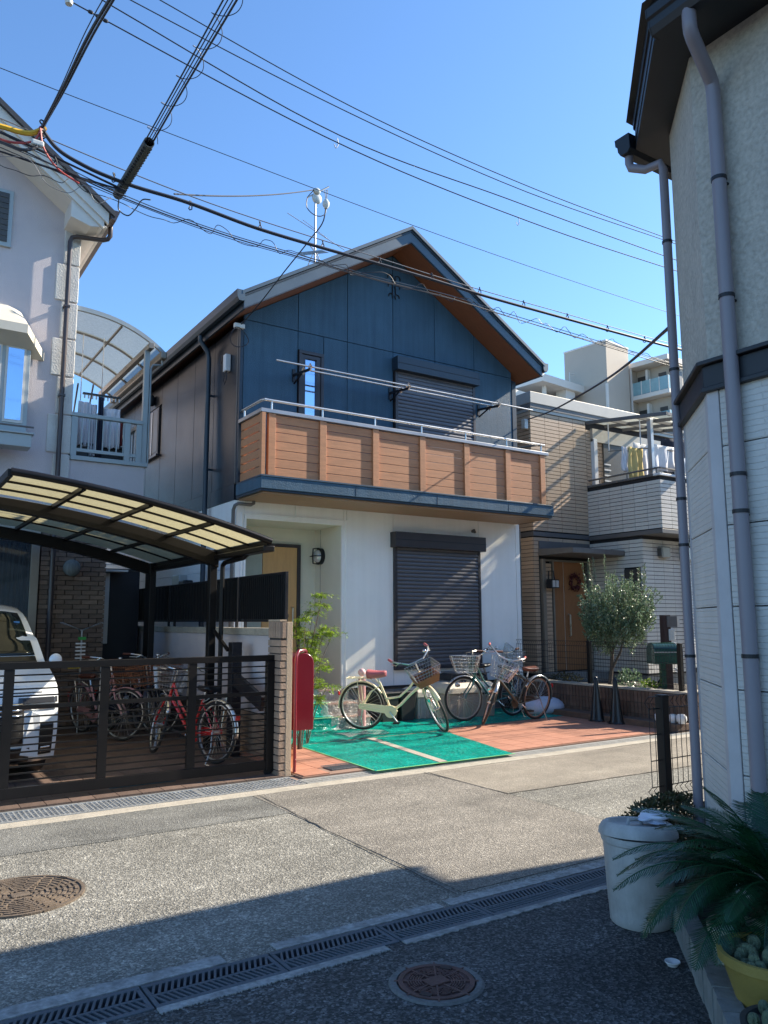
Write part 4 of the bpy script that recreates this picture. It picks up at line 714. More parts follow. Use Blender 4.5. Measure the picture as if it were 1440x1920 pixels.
bx('eave_beam', M['alub'], BR, 3.52, 3.60, GL - .12, GL + 3.2, 5.90, 5.99, bevel=.004); bx('gutter', M['alub'], BR, 3.74, 3.85, GL - .02, GL + 3.2, 5.80, 5.92, bevel=.02)
bx('post', M['alug'], BR, 3.50, 3.58, GL + .02, GL + .10, 4.04, 5.90, bevel=.004); MB().tube([(3.80, GL + .1, 5.8), (3.80, GL + .1, 5.72), (3.64, GL + .06, 5.68), (3.61, GL + .06, 5.62), (3.61, GL + .06, 4.05)], .02, 8).build('downpipe', M['alug'], BR, smooth=True)
# laundry on that balcony
for x in (2.72, 3.05): MB().cyl((x, GL + .9, 5.15), (x, GL + .9, 6.28), .008, n=6).build('pole_hanger', M['ball'], BR)
tag(MB().cyl((2.55, GL + .3, 5.25), (2.95, GL + 2.6, 5.25), .014, n=8).build('laundry_pole', M['alub'], smooth=True), 'left of two dark laundry poles under the curved balcony roof', 'laundry pole')
tag(MB().cyl((2.78, GL + .3, 5.27), (3.2, GL + 2.6, 5.27), .014, n=8).build('laundry_pole', M['alub'], smooth=True), 'right of two dark laundry poles under the curved balcony roof', 'laundry pole')
def cloth(x0, x1, y, z0, z1, mat, lab, seed, amp=.03, slant=0, cat='laundry'):
    r = random.Random(seed); n, m = 14, 10; p1, p2 = r.uniform(0, 6), r.uniform(0, 6)
    P = [(x0 + (x1 - x0) * i / n, y + slant * i / n + amp * math.sin(i * 1.1 + p1) * (.4 + j / m) + amp * .5 * math.sin(i * .5 + j * .6 + p2), z1 + (z0 - z1) * j / m + .012 * math.sin(i * .7 + p2) * (j / m)) for j in range(m + 1) for i in range(n + 1)]
    o = MB().add(P, [(j * (n + 1) + i, j * (n + 1) + i + 1, (j + 1) * (n + 1) + i + 1, (j + 1) * (n + 1) + i) for j in range(m) for i in range(n)]).build('laundry_cloth', mat, smooth=True, auto=80)
    s = o.modifiers.new('thick', 'SOLIDIFY'); s.thickness = .006
    return tag(o, lab, cat, 'laundry on the balcony of the pink house' if x0 < 8 else 'laundry on the balcony of the beige house')
cloth(2.60, 2.80, GL + .45, 4.3, 5.02, M['cw'], 'white towel at the left end of the washing behind the grey balcony rail', 1, slant=.05); cloth(2.80, 2.90, GL + .5, 4.15, 5.0, M['cw'], 'narrow pale shirt in the middle of the washing behind the grey balcony rail', 2)
cloth(2.90, 2.98, GL + .42, 4.12, 5.12, M['cdk'], 'dark trousers hanging behind the grey balcony rail', 3, .015); cloth(3.0, 3.24, GL + .45, 4.3, 4.95, M['cw'], 'white shirt with a spread hem at the right of the washing', 4, slant=-.06); cloth(3.28, 3.42, GL + .9, 4.45, 4.92, mk('cloth_red', (.25, .05, .05), .9), 'dark red cloth at the far right of the washing', 5)
tub = thing('gap_block_tub', 'dark tub added to close a bright gap under the rail of the pink house balcony', 'tub', (2.9, GL + .9, 3.98)); bx('body', M['bin'], tub, 2.50, 3.40, GL + .5, GL + 1.3, 3.98, 4.32, bevel=.02); bx('rim', M['blackp'], tub, 2.48, 3.42, GL + .48, GL + 1.32, 4.321, 4.36, bevel=.01)  # added dark tub, keeps the bright gap below the rail dark
tb_ = MB(); bush_r = random.Random(77)
for i in range(420): q = V((2.50 + bush_r.gauss(0, .05), GL + 1.7 + bush_r.gauss(0, .12), 4.85 + bush_r.gauss(0, .16))); tb_.add([q, q + V((.03, .0, .03)), q + V((.05, .01, -.01)), q + V((.02, .02, -.03))], [(0, 1, 2, 3)])
bp_ = thing('balcony_plant', 'leafy plant standing at the house wall on the pink house balcony', 'plant', (2.5, GL + 1.7, 4.0)); tb_.build('foliage', M['hedge'], bp_); MB().cyl((2.5, GL + 1.7, 4.0), (2.5, GL + 1.7, 4.8), .012, n=6).build('stem', M['bark'], bp_)
hg = thing('clothes_hanger', 'black clip hanger frame with a blue hook above the washing', 'hanger', (2.9, GL + .45, 5.15)); bx('frame', M['blackp'], hg, 2.66, 3.24, GL + .42, GL + .48, 5.14, 5.165)
b = MB(); 
for i in range(10): b.box(2.68 + i * .06, 2.70 + i * .06, GL + .44, GL + .46, 5.08, 5.14)
b.build('clips', M['ball'], hg, kind='stuff'); MB().cyl((2.95, GL + .45, 4.6), (2.95, GL + .45, 5.14), .02).build('sleeve', mk('sky_cloth', (.15, .3, .45), .8), hg)
# split air conditioner box beside the brick wall
ac = thing('wall_bracket', 'pale wall bracket and small grid beside the dark brick wall under the balcony', 'bracket', (3.2, GL + .5, 2.3))
bx('shelf', M['offw'], ac, 3.06, 3.45, GL + .3, GL + .7, 2.32, 2.35); b = MB()
for i in range(4): b.box(3.08 + i * .1, 3.09 + i * .1, GL + .3, GL + .31, 2.42, 2.62)
for i in range(3): b.box(3.08, 3.39, GL + .3, GL + .31, 2.42 + i * .095, 2.43 + i * .095)
b.build('grid', M['offw'], ac); bx('pipe_cover', M['offw'], ac, 3.10, 3.22, GL + .5, GL + .56, 1.2, 2.3)

# ================================================================== CARPORT
CP = thing('carport', 'dark bronze cantilever carport with curved yellow translucent roof', 'carport', (3.5, 9.0, .01))
CX0, CX1 = 1.02, 3.60
def cz(x): t = (x - CX0) / (CX1 - CX0); return 2.89 - .212 * t - .288 * t * t
YB = [7.70, 9.20, 11.75]
cols = [CX0 + (CX1 - CX0) * k / 4 for k in range(5)]
ysub = [7.74, 8.22, 8.72, 9.14]; ysub2 = [9.30, 10.1, 10.9, 11.7]
for ys in (ysub, ysub2):
    for y0, y1 in zip(ys, ys[1:]):
        for a, b_ in zip(cols, cols[1:]):
            P = [(a + (b_ - a) * i / 5, y, cz(a + (b_ - a) * i / 5) + .012) for y in (y0 + .003, y1 - .003) for i in range(6)]
            MB().add(P, [(i, i + 1, 7 + i, 6 + i) for i in range(5)]).build('roof_panel', M['poly'], CP, smooth=True)
def arcbar(y0, y1, d0_, d1_, nm, x0=CX0, x1=CX1, n=16, mat='bronze'):
    X = [x0 + (x1 - x0) * i / n for i in range(n + 1)]
    return MB().prism([(x, y0, cz(x) + d1_) for x in X] + [(x, y0, cz(x) + d0_(x) if callable(d0_) else cz(x) + d0_) for x in X[::-1]], (0, y1 - y0, 0)).build(nm, M[mat], CP, bevel=.004)
for y in (8.22, 8.72, 10.1, 10.9): arcbar(y - .01, y + .01, -.01, .03, 'glazing_bar')
arcbar(9.155, 9.285, lambda x: -.14 - .02 * (x - CX0), -.012, 'main_beam'); arcbar(11.70, 11.83, lambda x: -.17, -.012, 'main_beam')
MB().tube([(CX0 + (CX1 + .015 - CX0) * i / 16, 7.70, cz(CX0 + (CX1 + .015 - CX0) * i / 16) + .01) for i in range(17)], .036, 10).build('front_edge', M['bronze'], CP, smooth=True)
for x in cols: bx('purlin', M['bronze'], CP, x - .022, x + .022, 7.72, 11.7, cz(x) - .035, cz(x) + .006 + (.03 if x in (cols[0], cols[-1]) else 0))
bx('gutter', M['bronze'], CP, CX1 - .06, CX1 + .07, 7.72, 11.85, cz(CX1) - .10, cz(CX1) - .037, bevel=.01)
def cpost(y0, y1):
    b = MB(); b.prism([(3.50, y0, .012), (3.59, y0, .012), (3.59, y0, 2.40), (3.50, y0, 2.40)], (0, y1 - y0, 0)); return b.build('post', M['bronze'], CP, bevel=.006)
cpost(9.17, 9.27); cpost(11.60, 11.85)
MB().tube([(3.62, 8.35, 2.35), (3.62, 8.35, 2.30), (3.62, 8.45, 2.27), (3.62, 9.0, 2.25), (3.62, 9.07, 2.22), (3.62, 9.08, 2.15), (3.62, 9.08, .05)], .03, 8).build('downpipe', M['bronze'], CP, smooth=True)
MB().obox((3.55, 8.9, 1.32), (.03, .5, .035), Matrix.Rotation(.45, 3, 'X')).build('pipe_arm', M['bronze'], CP)

# ================================================================== GATE, PILLAR, BOUNDARY WALL, SCREEN
GT = thing('sliding_gate', 'dark bronze sliding gate of thin horizontal bars across the driveway', 'gate', (2, 7.45, .01))
gy0, gy1 = 7.425, 7.475
bx('top_rail', M['bronze'], GT, -2.4, 3.60, gy0, gy1, 1.14, 1.20, bevel=.003); bx('bottom_rail', M['bronze'], GT, -2.4, 3.49, gy0, gy1, .07, .16, bevel=.003)
for x in (1.075, 1.87, 2.69, .28, -.5): bx('stile', M['bronze'], GT, x - .04, x + .04, gy0 + .004, gy1 - .004, .161, 1.139)
bx('end_stile', M['bronze'], GT, 3.47, 3.60, gy0 - .01, gy1 + .01, .05, 1.139, bevel=.003); bx('mid_rail', M['bronze'], GT, -2.4, 3.47, gy0 + .015, gy1 + .02, .80, .835)
for i in range(16):
    z = .205 + i * .0585
    if abs(z - .82) < .03: continue
    bx('bar', M['bronze'], GT, -2.4, 3.47, gy0 + .016, gy0 + .032, z, z + .013)
for x in (3.5, .1): MB().lathe([(.001, -.015), (.04, -.015), (.04, .015), (.001, .015)], 14, Matrix.Translation((x, 7.45, .05)) @ Matrix.Rotation(PI / 2, 4, 'X')).build('wheel', M['black'], GT)
PL = thing('brick_pillar', 'slim gate pillar of tan bricks with soldier course and rendered side', 'pillar', (3.55, 7.4, 0))
bx('core', M['mort'], PL, 3.562, 3.615, 7.312, 7.58, 0, 1.53)
cells = []
for j in range(19):
    z = .035 + j * .0715
    if z > 1.34: break
    cells.append(((3.588, 7.312, z), (.060, .03, .060), 0))
    for a, b_ in (((7.298, 7.43), (7.438, 7.585)) if j % 2 else ((7.298, 7.50), (7.508, 7.585))): cells.append(((3.562, (a + b_) / 2, z), (b_ - a, .03, .060), PI / 2))
for i in range(5): cells.append(((3.562, 7.33 + i * .056, 1.455), (.048, .03, .165), PI / 2))
cells.append(((3.594, 7.312, 1.455), (.044, .03, .165), 0))
pieces('brick', M['brickp'], PL, cells, 300, .002)
bx('rendered_side', M['pillarm'], PL, 3.620, 3.685, 7.295, 7.58, 0, 1.535, bevel=.004); bx('cap', M['pillarm'], PL, 3.545, 3.618, 7.30, 7.58, 1.541, 1.56)
BWL = thing('boundary_wall', 'pale stucco boundary wall with concrete coping between driveway and blue house', 'wall', (3.9, 10, 0))
bx('wall_body', M['pinkw'], BWL, 3.86, 3.98, 8.0, 16, .5, 1.38); bx('coping', M['conc'], BWL, 3.84, 4.0, 7.98, 16, 1.381, 1.465, bevel=.006)
cells = []
for j in range(7):
    z = .035 + j * .07; y = 8.02 - (.119 if j % 2 else 0)
    while y < 9.6: cells.append(((3.852, y + .114, z), (.228, .03, .06), PI / 2)); y += .238
pieces('brick', M['brickp'], BWL, cells, 120, .002); bx('base', M['mort'], BWL, 3.866, 3.975, 8.0, 16, 0, .499)
SCN = thing('black_screen', 'black privacy screen panel raised on the boundary wall near the pillar', 'screen', (3.9, 8.4, 1.47))
def screen_(t, y0, y1):
    bx('panel', M['black'], t, 3.845, 3.86, y0 + .02, y1 - .02, 1.56, 2.06); f = MB(); f.box(3.835, 3.87, y0, y1, 2.061, 2.085); f.box(3.835, 3.87, y0, y1, 1.535, 1.559); f.box(3.835, 3.87, y0, y0 + .02, 1.559, 2.061); f.box(3.835, 3.87, y1 - .02, y1, 1.559, 2.061); f.build('frame', M['black'], t, bevel=.003)
    for i in range(22): bx('pleat', M['blackp'], t, 3.838, 3.844, y0 + .03 + i * (y1 - y0 - .06) / 22, y0 + .03 + (i + .6) * (y1 - y0 - .06) / 22, 1.565, 2.055)
    bx('leg', M['black'], t, 3.871, 3.90, y0 + .1, y0 + .13, 1.466, 2.0); bx('leg', M['black'], t, 3.871, 3.90, y1 - .13, y1 - .1, 1.466, 2.0)
screen_(SCN, 7.78, 9.08)
S2 = thing('black_screen', 'black privacy screen panel on the boundary wall in the middle of the carport', 'screen', (3.9, 10.4, 1.47)); screen_(S2, 9.12, 11.7)
S3 = thing('black_screen', 'black privacy screen panel at the far dark end of the boundary wall', 'screen', (3.9, 13.2, 1.47)); screen_(S3, 11.74, 15.2)
dp = thing('recess_shade_box', 'tall black box added to darken the recess at the back of the carport', 'shade_filler', (3.3, 13.5, 0)); bx('side', M['black'], dp, 3.2, 3.75, 13.0, 16.0, 0, 2.35); bx('lid', M['blackp'], dp, 3.18, 3.77, 12.98, 16.02, 2.351, 2.39)  # black box added to stand for the shade in the carport recess
# gate receiver post and black arm
RP = thing('gate_motor_post', 'black square post with a slanting arm against the pale boundary wall', 'post', (3.66, 8.7, .01)); bx('post', M['black'], RP, 3.60, 3.72, 8.66, 8.79, .01, 1.30, bevel=.005); MB().obox((3.64, 8.3, .78), (.05, .85, .16), Matrix.Rotation(.28, 3, 'X')).build('arm', M['black'], RP, bevel=.005)
# rotary clothes hanger in the garage
RH = thing('rotary_hanger', 'rotary clothes stand with pegs standing by the dark brick wall', 'clothes stand', (2.57, 11.6, .01))
MB().cyl((2.57, 11.6, .01), (2.57, 11.6, 1.42), .012).build('pole', M['alu'], RH)
for a in (.5, 2.2, 3.6, 5.3): MB().cyl((2.57, 11.6, 1.42), (2.57 + .36 * math.cos(a), 11.6 + .36 * math.sin(a), 1.53), .008, n=6).build('arm', M['alu'], RH); 
for i in range(6): bx('peg', M['ball'], RH, 2.49, 2.62, 11.56, 11.6, .98 + i * .05, 1.0 + i * .05)
bx('peg', mk('peg_green', (.03, .3, .05), .5), RH, 2.52, 2.62, 11.55, 11.6, 1.29, 1.33); bx('peg', mk('peg_yellow', (.5, .35, .02), .5), RH, 2.4, 2.56, 11.55, 11.6, .9, .93)

# ================================================================== MAILBOX, POT, NANDINA
MX = thing('red_mailbox', 'tall dark red mailbox with rounded top on a thin red post', 'mailbox', (3.80, 7.5, .02))
b = MB(); P = [(7.42, .42), (7.72, .42), (7.72, 1.09)] + [(7.57 + .15 * math.cos(a), 1.09 + .15 * math.sin(a)) for a in [i * PI / 12 for i in range(1, 12)]] + [(7.42, 1.09)]
b.prism([(3.815, y, z) for y, z in P], (.20, 0, 0)); 
b = MB(); xs0, xs1 = 3.80, 4.02
P = [(xs0, .42), (xs1, .42), (xs1, 1.10)] + [((xs0 + xs1) / 2 + .11 * math.cos(a), 1.10 + .11 * math.sin(a)) for a in [i * PI / 12 for i in range(1, 12)]] + [(xs0, 1.10)]
b.prism([(x, 7.45, z) for x, z in P], (0, .34, 0)); b.build('box', M['red'], MX, smooth=True, bevel=.008, auto=30)
MB().tube([(3.755, 7.36, .02), (3.755, 7.36, 1.1), (3.775, 7.38, 1.19), (3.83, 7.43, 1.235), (3.91, 7.46, 1.24), (3.95, 7.5, 1.22)], .018, 10).build('post', M['red'], MX, smooth=True)
PT = thing('flower_pot', 'small terracotta pot on the tiles behind the red post', 'pot', (3.80, 7.62, .03)); MB(Matrix.Translation((3.80, 7.62, .03))).lathe([(.001, 0), (.065, 0), (.085, .15), (.10, .15), (.10, .19), (.085, .19), (.08, .16), (.001, .16)], 20).build('pot', M['terra'], PT, smooth=True)
b = MB(); r = random.Random(2)
for i in range(30): a = r.uniform(0, 6.28); q = V((3.80, 7.62, .19)); e = q + V((.09 * math.cos(a), .09 * math.sin(a), r.uniform(.03, .14))); b.add([q, q.lerp(e, .6) + V((.006, 0, 0)), e, q.lerp(e, .6) - V((.006, 0, 0))], [(0, 1, 2, 3)])
b.build('withered_sprigs', M['hedge'], PT)
# leaf helpers
def leaf(b, p, d, l, wd, nrm):
    s = d.cross(nrm)
    if s.length < 1e-4: s = d.cross(V((1, 0, 0)))
    s.normalize(); b.add([p, p + d * l * .5 + s * wd, p + d * l, p + d * l * .5 - s * wd], [(0, 1, 2, 3)])
def rdir(r): 
    v = V((r.gauss(0, 1), r.gauss(0, 1), r.gauss(0, 1))); return v.normalized()
def nandina(loc, sprays, seed, lab, y0):
    r = random.Random(seed); t = thing('nandina', lab, 'shrub', loc); st = MB(); lf = MB(); base = V(loc)
    for k, (x, z) in enumerate(sprays):
        c_ = V((x, y0 + r.uniform(-.14, .14), z)); mid = base.lerp(c_, .55); mid.x = base.x + (c_.x - base.x) * .3
        st.tube([base + V((r.uniform(-.03, .03), r.uniform(-.03, .03), 0)), mid, c_.lerp(mid, .3), c_], .006, 5, rs=[.008, .006, .004, .002])
        for f in range(9):
            a = r.uniform(0, 6.28); d = V((math.cos(a), math.sin(a), r.uniform(-.25, .25))).normalized(); e = c_ + d * r.uniform(.07, .17) - V((0, 0, .03)); st.tube([c_, c_.lerp(e, .5) + V((0, 0, .015)), e], .002, 4)
            for j in range(26):
                u = r.uniform(.15, 1.1); p = c_.lerp(e, u) + V((r.gauss(0, .022), r.gauss(0, .022), r.gauss(0, .012))); leaf(lf, p, (d + rdir(r) * .7 - V((0, 0, .15))).normalized(), r.uniform(.028, .05), .0085, V((0, 0, 1)) + rdir(r) * .4)
    st.build('stem', M['bark'], t); lf.build('foliage', M['nand'], t)
nandina((4.46, 8.62, .03), [(4.72, 1.88), (4.70, 1.75), (4.66, 1.66), (4.46, 1.58), (4.42, 1.47), (4.48, 1.36), (4.56, 1.42), (4.60, 1.32), (4.74, 1.38), (4.82, 1.46), (4.86, 1.40), (4.50, 1.22), (4.56, 1.14), (4.68, 1.18), (4.72, 1.10), (4.66, 1.28), (4.70, 1.0)], 4, 'bright green feathery shrub behind the red mailbox', 8.62)
nandina((4.70, 8.9, .04), [(4.76, .82), (4.70, .74), (4.86, .76), (4.74, .62)], 6, 'low bright green shrub beside the entrance steps', 8.75)
# ================================================================== BEIGE TILED HOUSE
BH = thing('beige_house', 'beige and white tiled house with flat roof edge, brown door and balcony wing', 'house', (12, 11.2, 0))
BX0, BF, WX, WF1, WF2 = 10.90, 11.2, 12.5, 9.87, 9.40
bx('main_wall', M['joint'], BH, BX0 + .01, 22, BF + .01, 20, 0, 5.8)
wb = MB(); wb.box(WX + .01, 17, WF1 + .01, BF + .01, .5, 3.2); wb.box(WX + .01, 17, WF2 + .01, BF + .01, 3.22, 4.28); wb.build('wing_wall', M['joint'], BH)
bx('wing_floor', M['concd'], BH, WX + .14, 16.86, WF2 + .14, BF, 3.6, 3.62)
bx('foundation', M['concd'], BH, WX + .03, 17, WF1 + .03, BF, 0, .5); bx('foundation', M['concd'], BH, BX0 + .03, WX, BF - .03, BF, 0, .5)
# hollow balcony: parapet is shown by inner dark sheet
def tiles(ax, c, a0, a1, z0, z1, w_, h, step=.0, holes=(), out=.008):
    L = []; j = 0; z = z0
    while z + h <= z1 + .02:
        hh = min(h, z1 - z); a = a0
        while a < a1 - .02:
            ww = min(w_, a1 - a); ok = True
            for (ha, hb, hz0, hz1) in holes:
                if a + ww > ha + .01 and a < hb - .01 and z + hh > hz0 + .01 and z < hz1 - .01:
                    if a < ha and ha - a > .04: ww = ha - a
                    elif a + ww > hb and hb - a < w_: ww = a + ww - hb; a = hb; ww = max(ww, .03)
                    else: ok = False
            if ok and ww > .03:
                cc = (a + ww / 2, c - .003, z + hh / 2) if ax == 'y' else (c - .003, a + ww / 2, z + hh / 2)
                L.append((cc, ((ww - .008), .016, hh - .011), 0 if ax == 'y' else PI / 2))
            a += ww
        z += h; j += 1
    return L
TH = .078
tb = tiles('y', BF, BX0, WX, 3.30, 5.72, .405, TH) + tiles('y', BF, BX0, WX, .52, 3.18, .405, TH, holes=((11.03, 12.5, .5, 3.09),)) + tiles('y', BF, WX, 14.2, 4.3, 5.6, .405, TH, holes=((13.3, 14.2, 4, 5.6),))
tb += tiles('x', BX0, BF + .005, BF + 4, 3.30, 5.72, .405, TH) + tiles('x', BX0, BF + .005, BF + 4, .52, 3.18, .405, TH)
tb += tiles('y', BF - .06, 11.10, 11.30, .55, 2.7, .2, TH)
pieces('wall_tile', M['tileb'], BH, tb, 160)
tw = tiles('x', WX, WF2, BF, 3.27, 4.26, .302, TH) + tiles('y', WF2, WX, 14.3, 3.27, 4.26, .302, TH) + tiles('x', WX, WF1, BF - .01, .53, 3.16, .302, TH, holes=((9.93, 10.32, 1.7, 2.54),)) + tiles('y', WF1, WX, 15.5, .53, 3.16, .302, TH, holes=((13.66, 15.5, .5, 3.0),))
pieces('wall_tile', M['tilew'], BH, tw, 140)
# bands, cap and roof
bx('belt_course', M['trimg'], BH, BX0 - .02, WX - .003, BF - .03, BF + .02, 3.19, 3.275, bevel=.004); bx('belt_course', M['trimg'], BH, BX0 - .025, BX0 + .02, BF + .021, BF + 4, 3.19, 3.275)
bx('belt_course', M['trimg'], BH, WX - .03, 17, WF2 - .03, BF - .031, 3.17, 3.255, bevel=.006)
bx('parapet_cap', M['trimg'], BH, WX - .02, WX + .13, WF2 + .131, BF - .01, 4.285, 4.33, bevel=.004); bx('parapet_cap', M['ball'], BH, WX - .02, 17, WF2 - .03, WF2 + .13, 4.285, 4.33, bevel=.004)
bx('roof_slab', M['capb'], BH, BX0 - .03, 22, BF - .06, 20, 5.88, 6.12, bevel=.01); bx('roof_slab', M['trimg'], BH, BX0 - .02, 22, BF - .045, 20, 5.79, 5.879); bx('roof_slab', M['capb'], BH, BX0 - .01, 22, BF - .03, 20, 5.725, 5.789)
rl = MB(); rl.tube([(WX + .05, BF, 4.445), (WX + .05, WF2 + .06, 4.445), (WX + .08, WF2 + .03, 4.445), (WX + .9, WF2 + .03, 4.43)], .02, 8)
for y in (9.5, 10.2, 10.9): rl.cyl((WX + .05, y, 4.345), (WX + .05, y, 4.44), .012, n=6)
rl.build('handrail', M['trimg'], BH, smooth=True)
dish = MB().lathe([(.001, .05), (.10, .03), (.16, 0), (.17, .0)], 20, Matrix.Translation((13.15, WF2 - .12, 4.5)) @ Matrix.Rotation(1.75, 4, 'X') @ Matrix.Rotation(.2, 4, 'Y')).build('satellite_dish', M['ball'], BH, smooth=True); bx('dish_arm', M['trimg'], BH, 13.1, 13.14, WF2 - .1, WF2 + .02, 4.3, 4.5)
# balcony roof with cream panels
b = MB()
for y0, z0, y1, z1 in ((9.18, 5.46, 11.15, 5.70),):
    def bz(y): return 5.44 + (y - 9.18) * .12
for x in (WX - .02, 13.05, 13.62, 14.19): b.prism([(x, 9.15, bz(9.15) - .03), (x, 11.15, bz(11.15) - .03), (x, 11.15, bz(11.15) + .04), (x, 9.15, bz(9.15) + .04)], (.03, 0, 0))
for y in (9.15, 9.85, 10.5): b.box(WX + .026, 14.19, y, y + .03, bz(y) - .028, bz(y) + .03)
cr = b.build('balcony_roof', M['trimg'], BH)
for i in range(3):
    x0 = WX + .03 + i * .57
    for ya, yb in ((9.2, 9.85), (9.9, 10.5), (10.55, 11.15)): MB().quad((x0, ya, bz(ya) + .034), (x0 + .535, ya, bz(ya) + .034), (x0 + .535, yb, bz(yb) + .034), (x0, yb, bz(yb) + .034)).build('roof_panel', M['polyw'], cr)
bx('post', M['alu'], BH, WX + .10, WX + .18, 9.62, 9.71, 4.35, 5.46, bevel=.004)
for y in (9.95, 10.75): MB().cyl((WX + .2, y, 5.0), (WX + .2, y, bz(y) - .02), .012, n=6).build('pole_hanger', M['ball'], BH)
wv = bx('balcony_window', M['aptd'], BH, WX + .5, 16, BF - .05, BF + .02, 3.7, 5.3); bx('window_frame', M['ball'], wv, WX + .15, WX + .25, BF - .1, BF, 3.7, 5.35); bx('shutter_housing', M['capb'], wv, WX + .15, 16, BF - .07, BF, 5.3, 5.58)
for i in range(10): bx('louvre', M['ball'], wv, WX + .5, 13.2, BF - .06, BF - .052, 3.75 + i * .12, 3.78 + i * .12)
tag(MB().tube([(12.5, 10.6, 4.97), (13.0, 10.1, 5.0), (13.9, 9.9, 5.0)], .012, 8).build('laundry_pole', M['trimg'], smooth=True), 'dark laundry pole carrying washing on the white tiled balcony', 'laundry pole')
cloth(12.48, 12.62, 10.25, 4.5, 5.0, M['cw'], 'narrow white cloth left of the yellow towel on the white tiled balcony', 11); cloth(12.60, 13.02, 10.18, 4.36, 5.0, M['cy'], 'mustard yellow towel hanging on the white tiled balcony', 12, .025)
cloth(13.02, 13.76, 9.98, 4.55, 5.08, M['cw'], 'wide white towel hanging beside the balcony post of the beige house', 13, .02); cloth(13.55, 14.1, 9.8, 4.4, 4.8, mk('cloth_cream', (.6, .54, .45), .9), 'cream cloth beside the satellite dish of the white tiled balcony', 14, .02)
cloth(13.8, 14.5, 10.3, 4.45, 5.35, M['cdk'], 'dark clothes added to block sun, at the right end of the washing on the white tiled balcony', 15, .03, -.2); cloth(13.1, 13.7, 10.45, 4.4, 5.2, M['cw'], 'pale sheet added to block sun, behind the wide white towel on the white tiled balcony', 16, .02)  # extra washing added to block sun bands on the white ground floor
# entrance
bx('door_lintel', M['trimg'], BH, 11.04, 12.47, BF - .02, BF + .02, 2.92, 3.10); 
b = MB(); b.prism([(11.02, BF, 2.80), (11.02, 10.28, 2.80), (11.02, 10.28, 2.90), (11.02, BF, 2.94)], (1.46, 0, 0)); b.build('door_canopy', M['trimg'], BH, bevel=.008)
dr = MB(); dr.box(11.06, 11.14, BF - .08, BF + .05, .55, 2.74); dr.box(12.40, 12.48, BF - .03, BF + .05, .55, 2.74); dr.box(11.14, 12.40, BF - .03, BF + .05, 2.70, 2.74); dr.box(11.33, 11.37, BF - .08, BF + .05, .55, 2.70); d = dr.build('front_door', M['alub'], BH, bevel=.003)
bx('door_leaf', M['doorb'], d, 11.372, 11.69, BF - .01, BF + .05, .56, 2.70, bevel=.003); bx('door_leaf', M['doorb'], d, 11.71, 12.30, BF - .012, BF + .05, .56, 2.70, bevel=.003); bx('door_strip', M['offw'], d, 11.692, 11.708, BF, BF + .05, .56, 2.70); bx('side_light', M['glass'], d, 12.33, 12.39, BF - .01, BF + .05, .56, 2.70)
MB().tube([(11.80, BF - .01, 1.66), (11.79, BF - .07, 1.64), (11.78, BF - .08, 1.44), (11.79, BF - .07, 1.24), (11.80, BF - .01, 1.22)], .018, 8).build('handle', M['steel'], d, smooth=True)
wr = MB(); r = random.Random(4)
for i in range(160): a = r.uniform(0, 6.28); q = V((11.98 + .13 * math.cos(a) + r.gauss(0, .02), BF - .05 + r.gauss(0, .015), 2.30 + .13 * math.sin(a) + r.gauss(0, .02))); leaf(wr, q, rdir(r), .06, .02, rdir(r))
tag(wr.build('door_wreath', mk('wreath_red', (.10, .02, .025), .8, var=.4)), 'dark red wreath hanging on the brown front door', 'wreath')
ll = thing('wall_lantern', 'small dark carriage lantern beside the brown front door', 'lamp', (11.2, BF - .1, 2.2)); bx('lamp_body', M['black'], ll, 11.10, 11.32, BF - .26, BF - .12, 2.16, 2.33, bevel=.01); bx('lamp_glass', M['lampg'], ll, 11.13, 11.20, BF - .27, BF - .262, 2.18, 2.31); bx('lamp_glass', M['lampg'], ll, 11.22, 11.29, BF - .27, BF - .262, 2.18, 2.31); MB().tube([(11.2, BF - .08, 2.33), (11.2, BF - .1, 2.5), (11.26, BF - .16, 2.5), (11.26, BF - .19, 2.33)], .012, 6).build('bracket', M['black'], ll)
bx('porch_step', M['concd'], BH, 11.0, 12.49, 10.3, BF - .04, 0, .36, bevel=.01); bx('porch_step', M['concd'], BH, 11.0, 12.49, BF - .42, BF - .04, .361, .54, bevel=.01)
bx('wing_window', M['aptd'], BH, WX - .02, WX + .03, 9.94, 10.32, 1.7, 2.53, bevel=.004)
bx('wall_light', M['alub'], BH, 12.95, 13.20, WF1 - .12, WF1, 2.74, 2.97, bevel=.02); bx('light_face', M['aptd'], BH, 12.92, 12.949, WF1 - .1, WF1 - .02, 2.78, 2.93)
fs = MB(); fs.box(13.66, 13.76, WF1 - .05, WF1 + .02, .62, 2.78); fs.box(14.6, 14.7, WF1 - .05, WF1 + .02, .62, 2.78); fs.box(13.6, 14.75, WF1 - .14, WF1 + .02, 2.74, 2.98); fs.box(13.66, 14.7, WF1 - .06, WF1 + .02, .6, .66); f_ = fs.build('front_shutter', M['alu'], BH, bevel=.004)
b = MB()
for i in range(38): z = .67 + i * .055; b.add([(x, y, q) for x in (13.76, 14.6) for y, q in ((WF1 - .01, z), (WF1 - .03, z + .012), (WF1 - .03, z + .04), (WF1 - .01, z + .052))], [(0, 1, 5, 4), (1, 2, 6, 5), (2, 3, 7, 6)])
b.build('shutter_curtain', M['ball'], f_, kind='stuff')

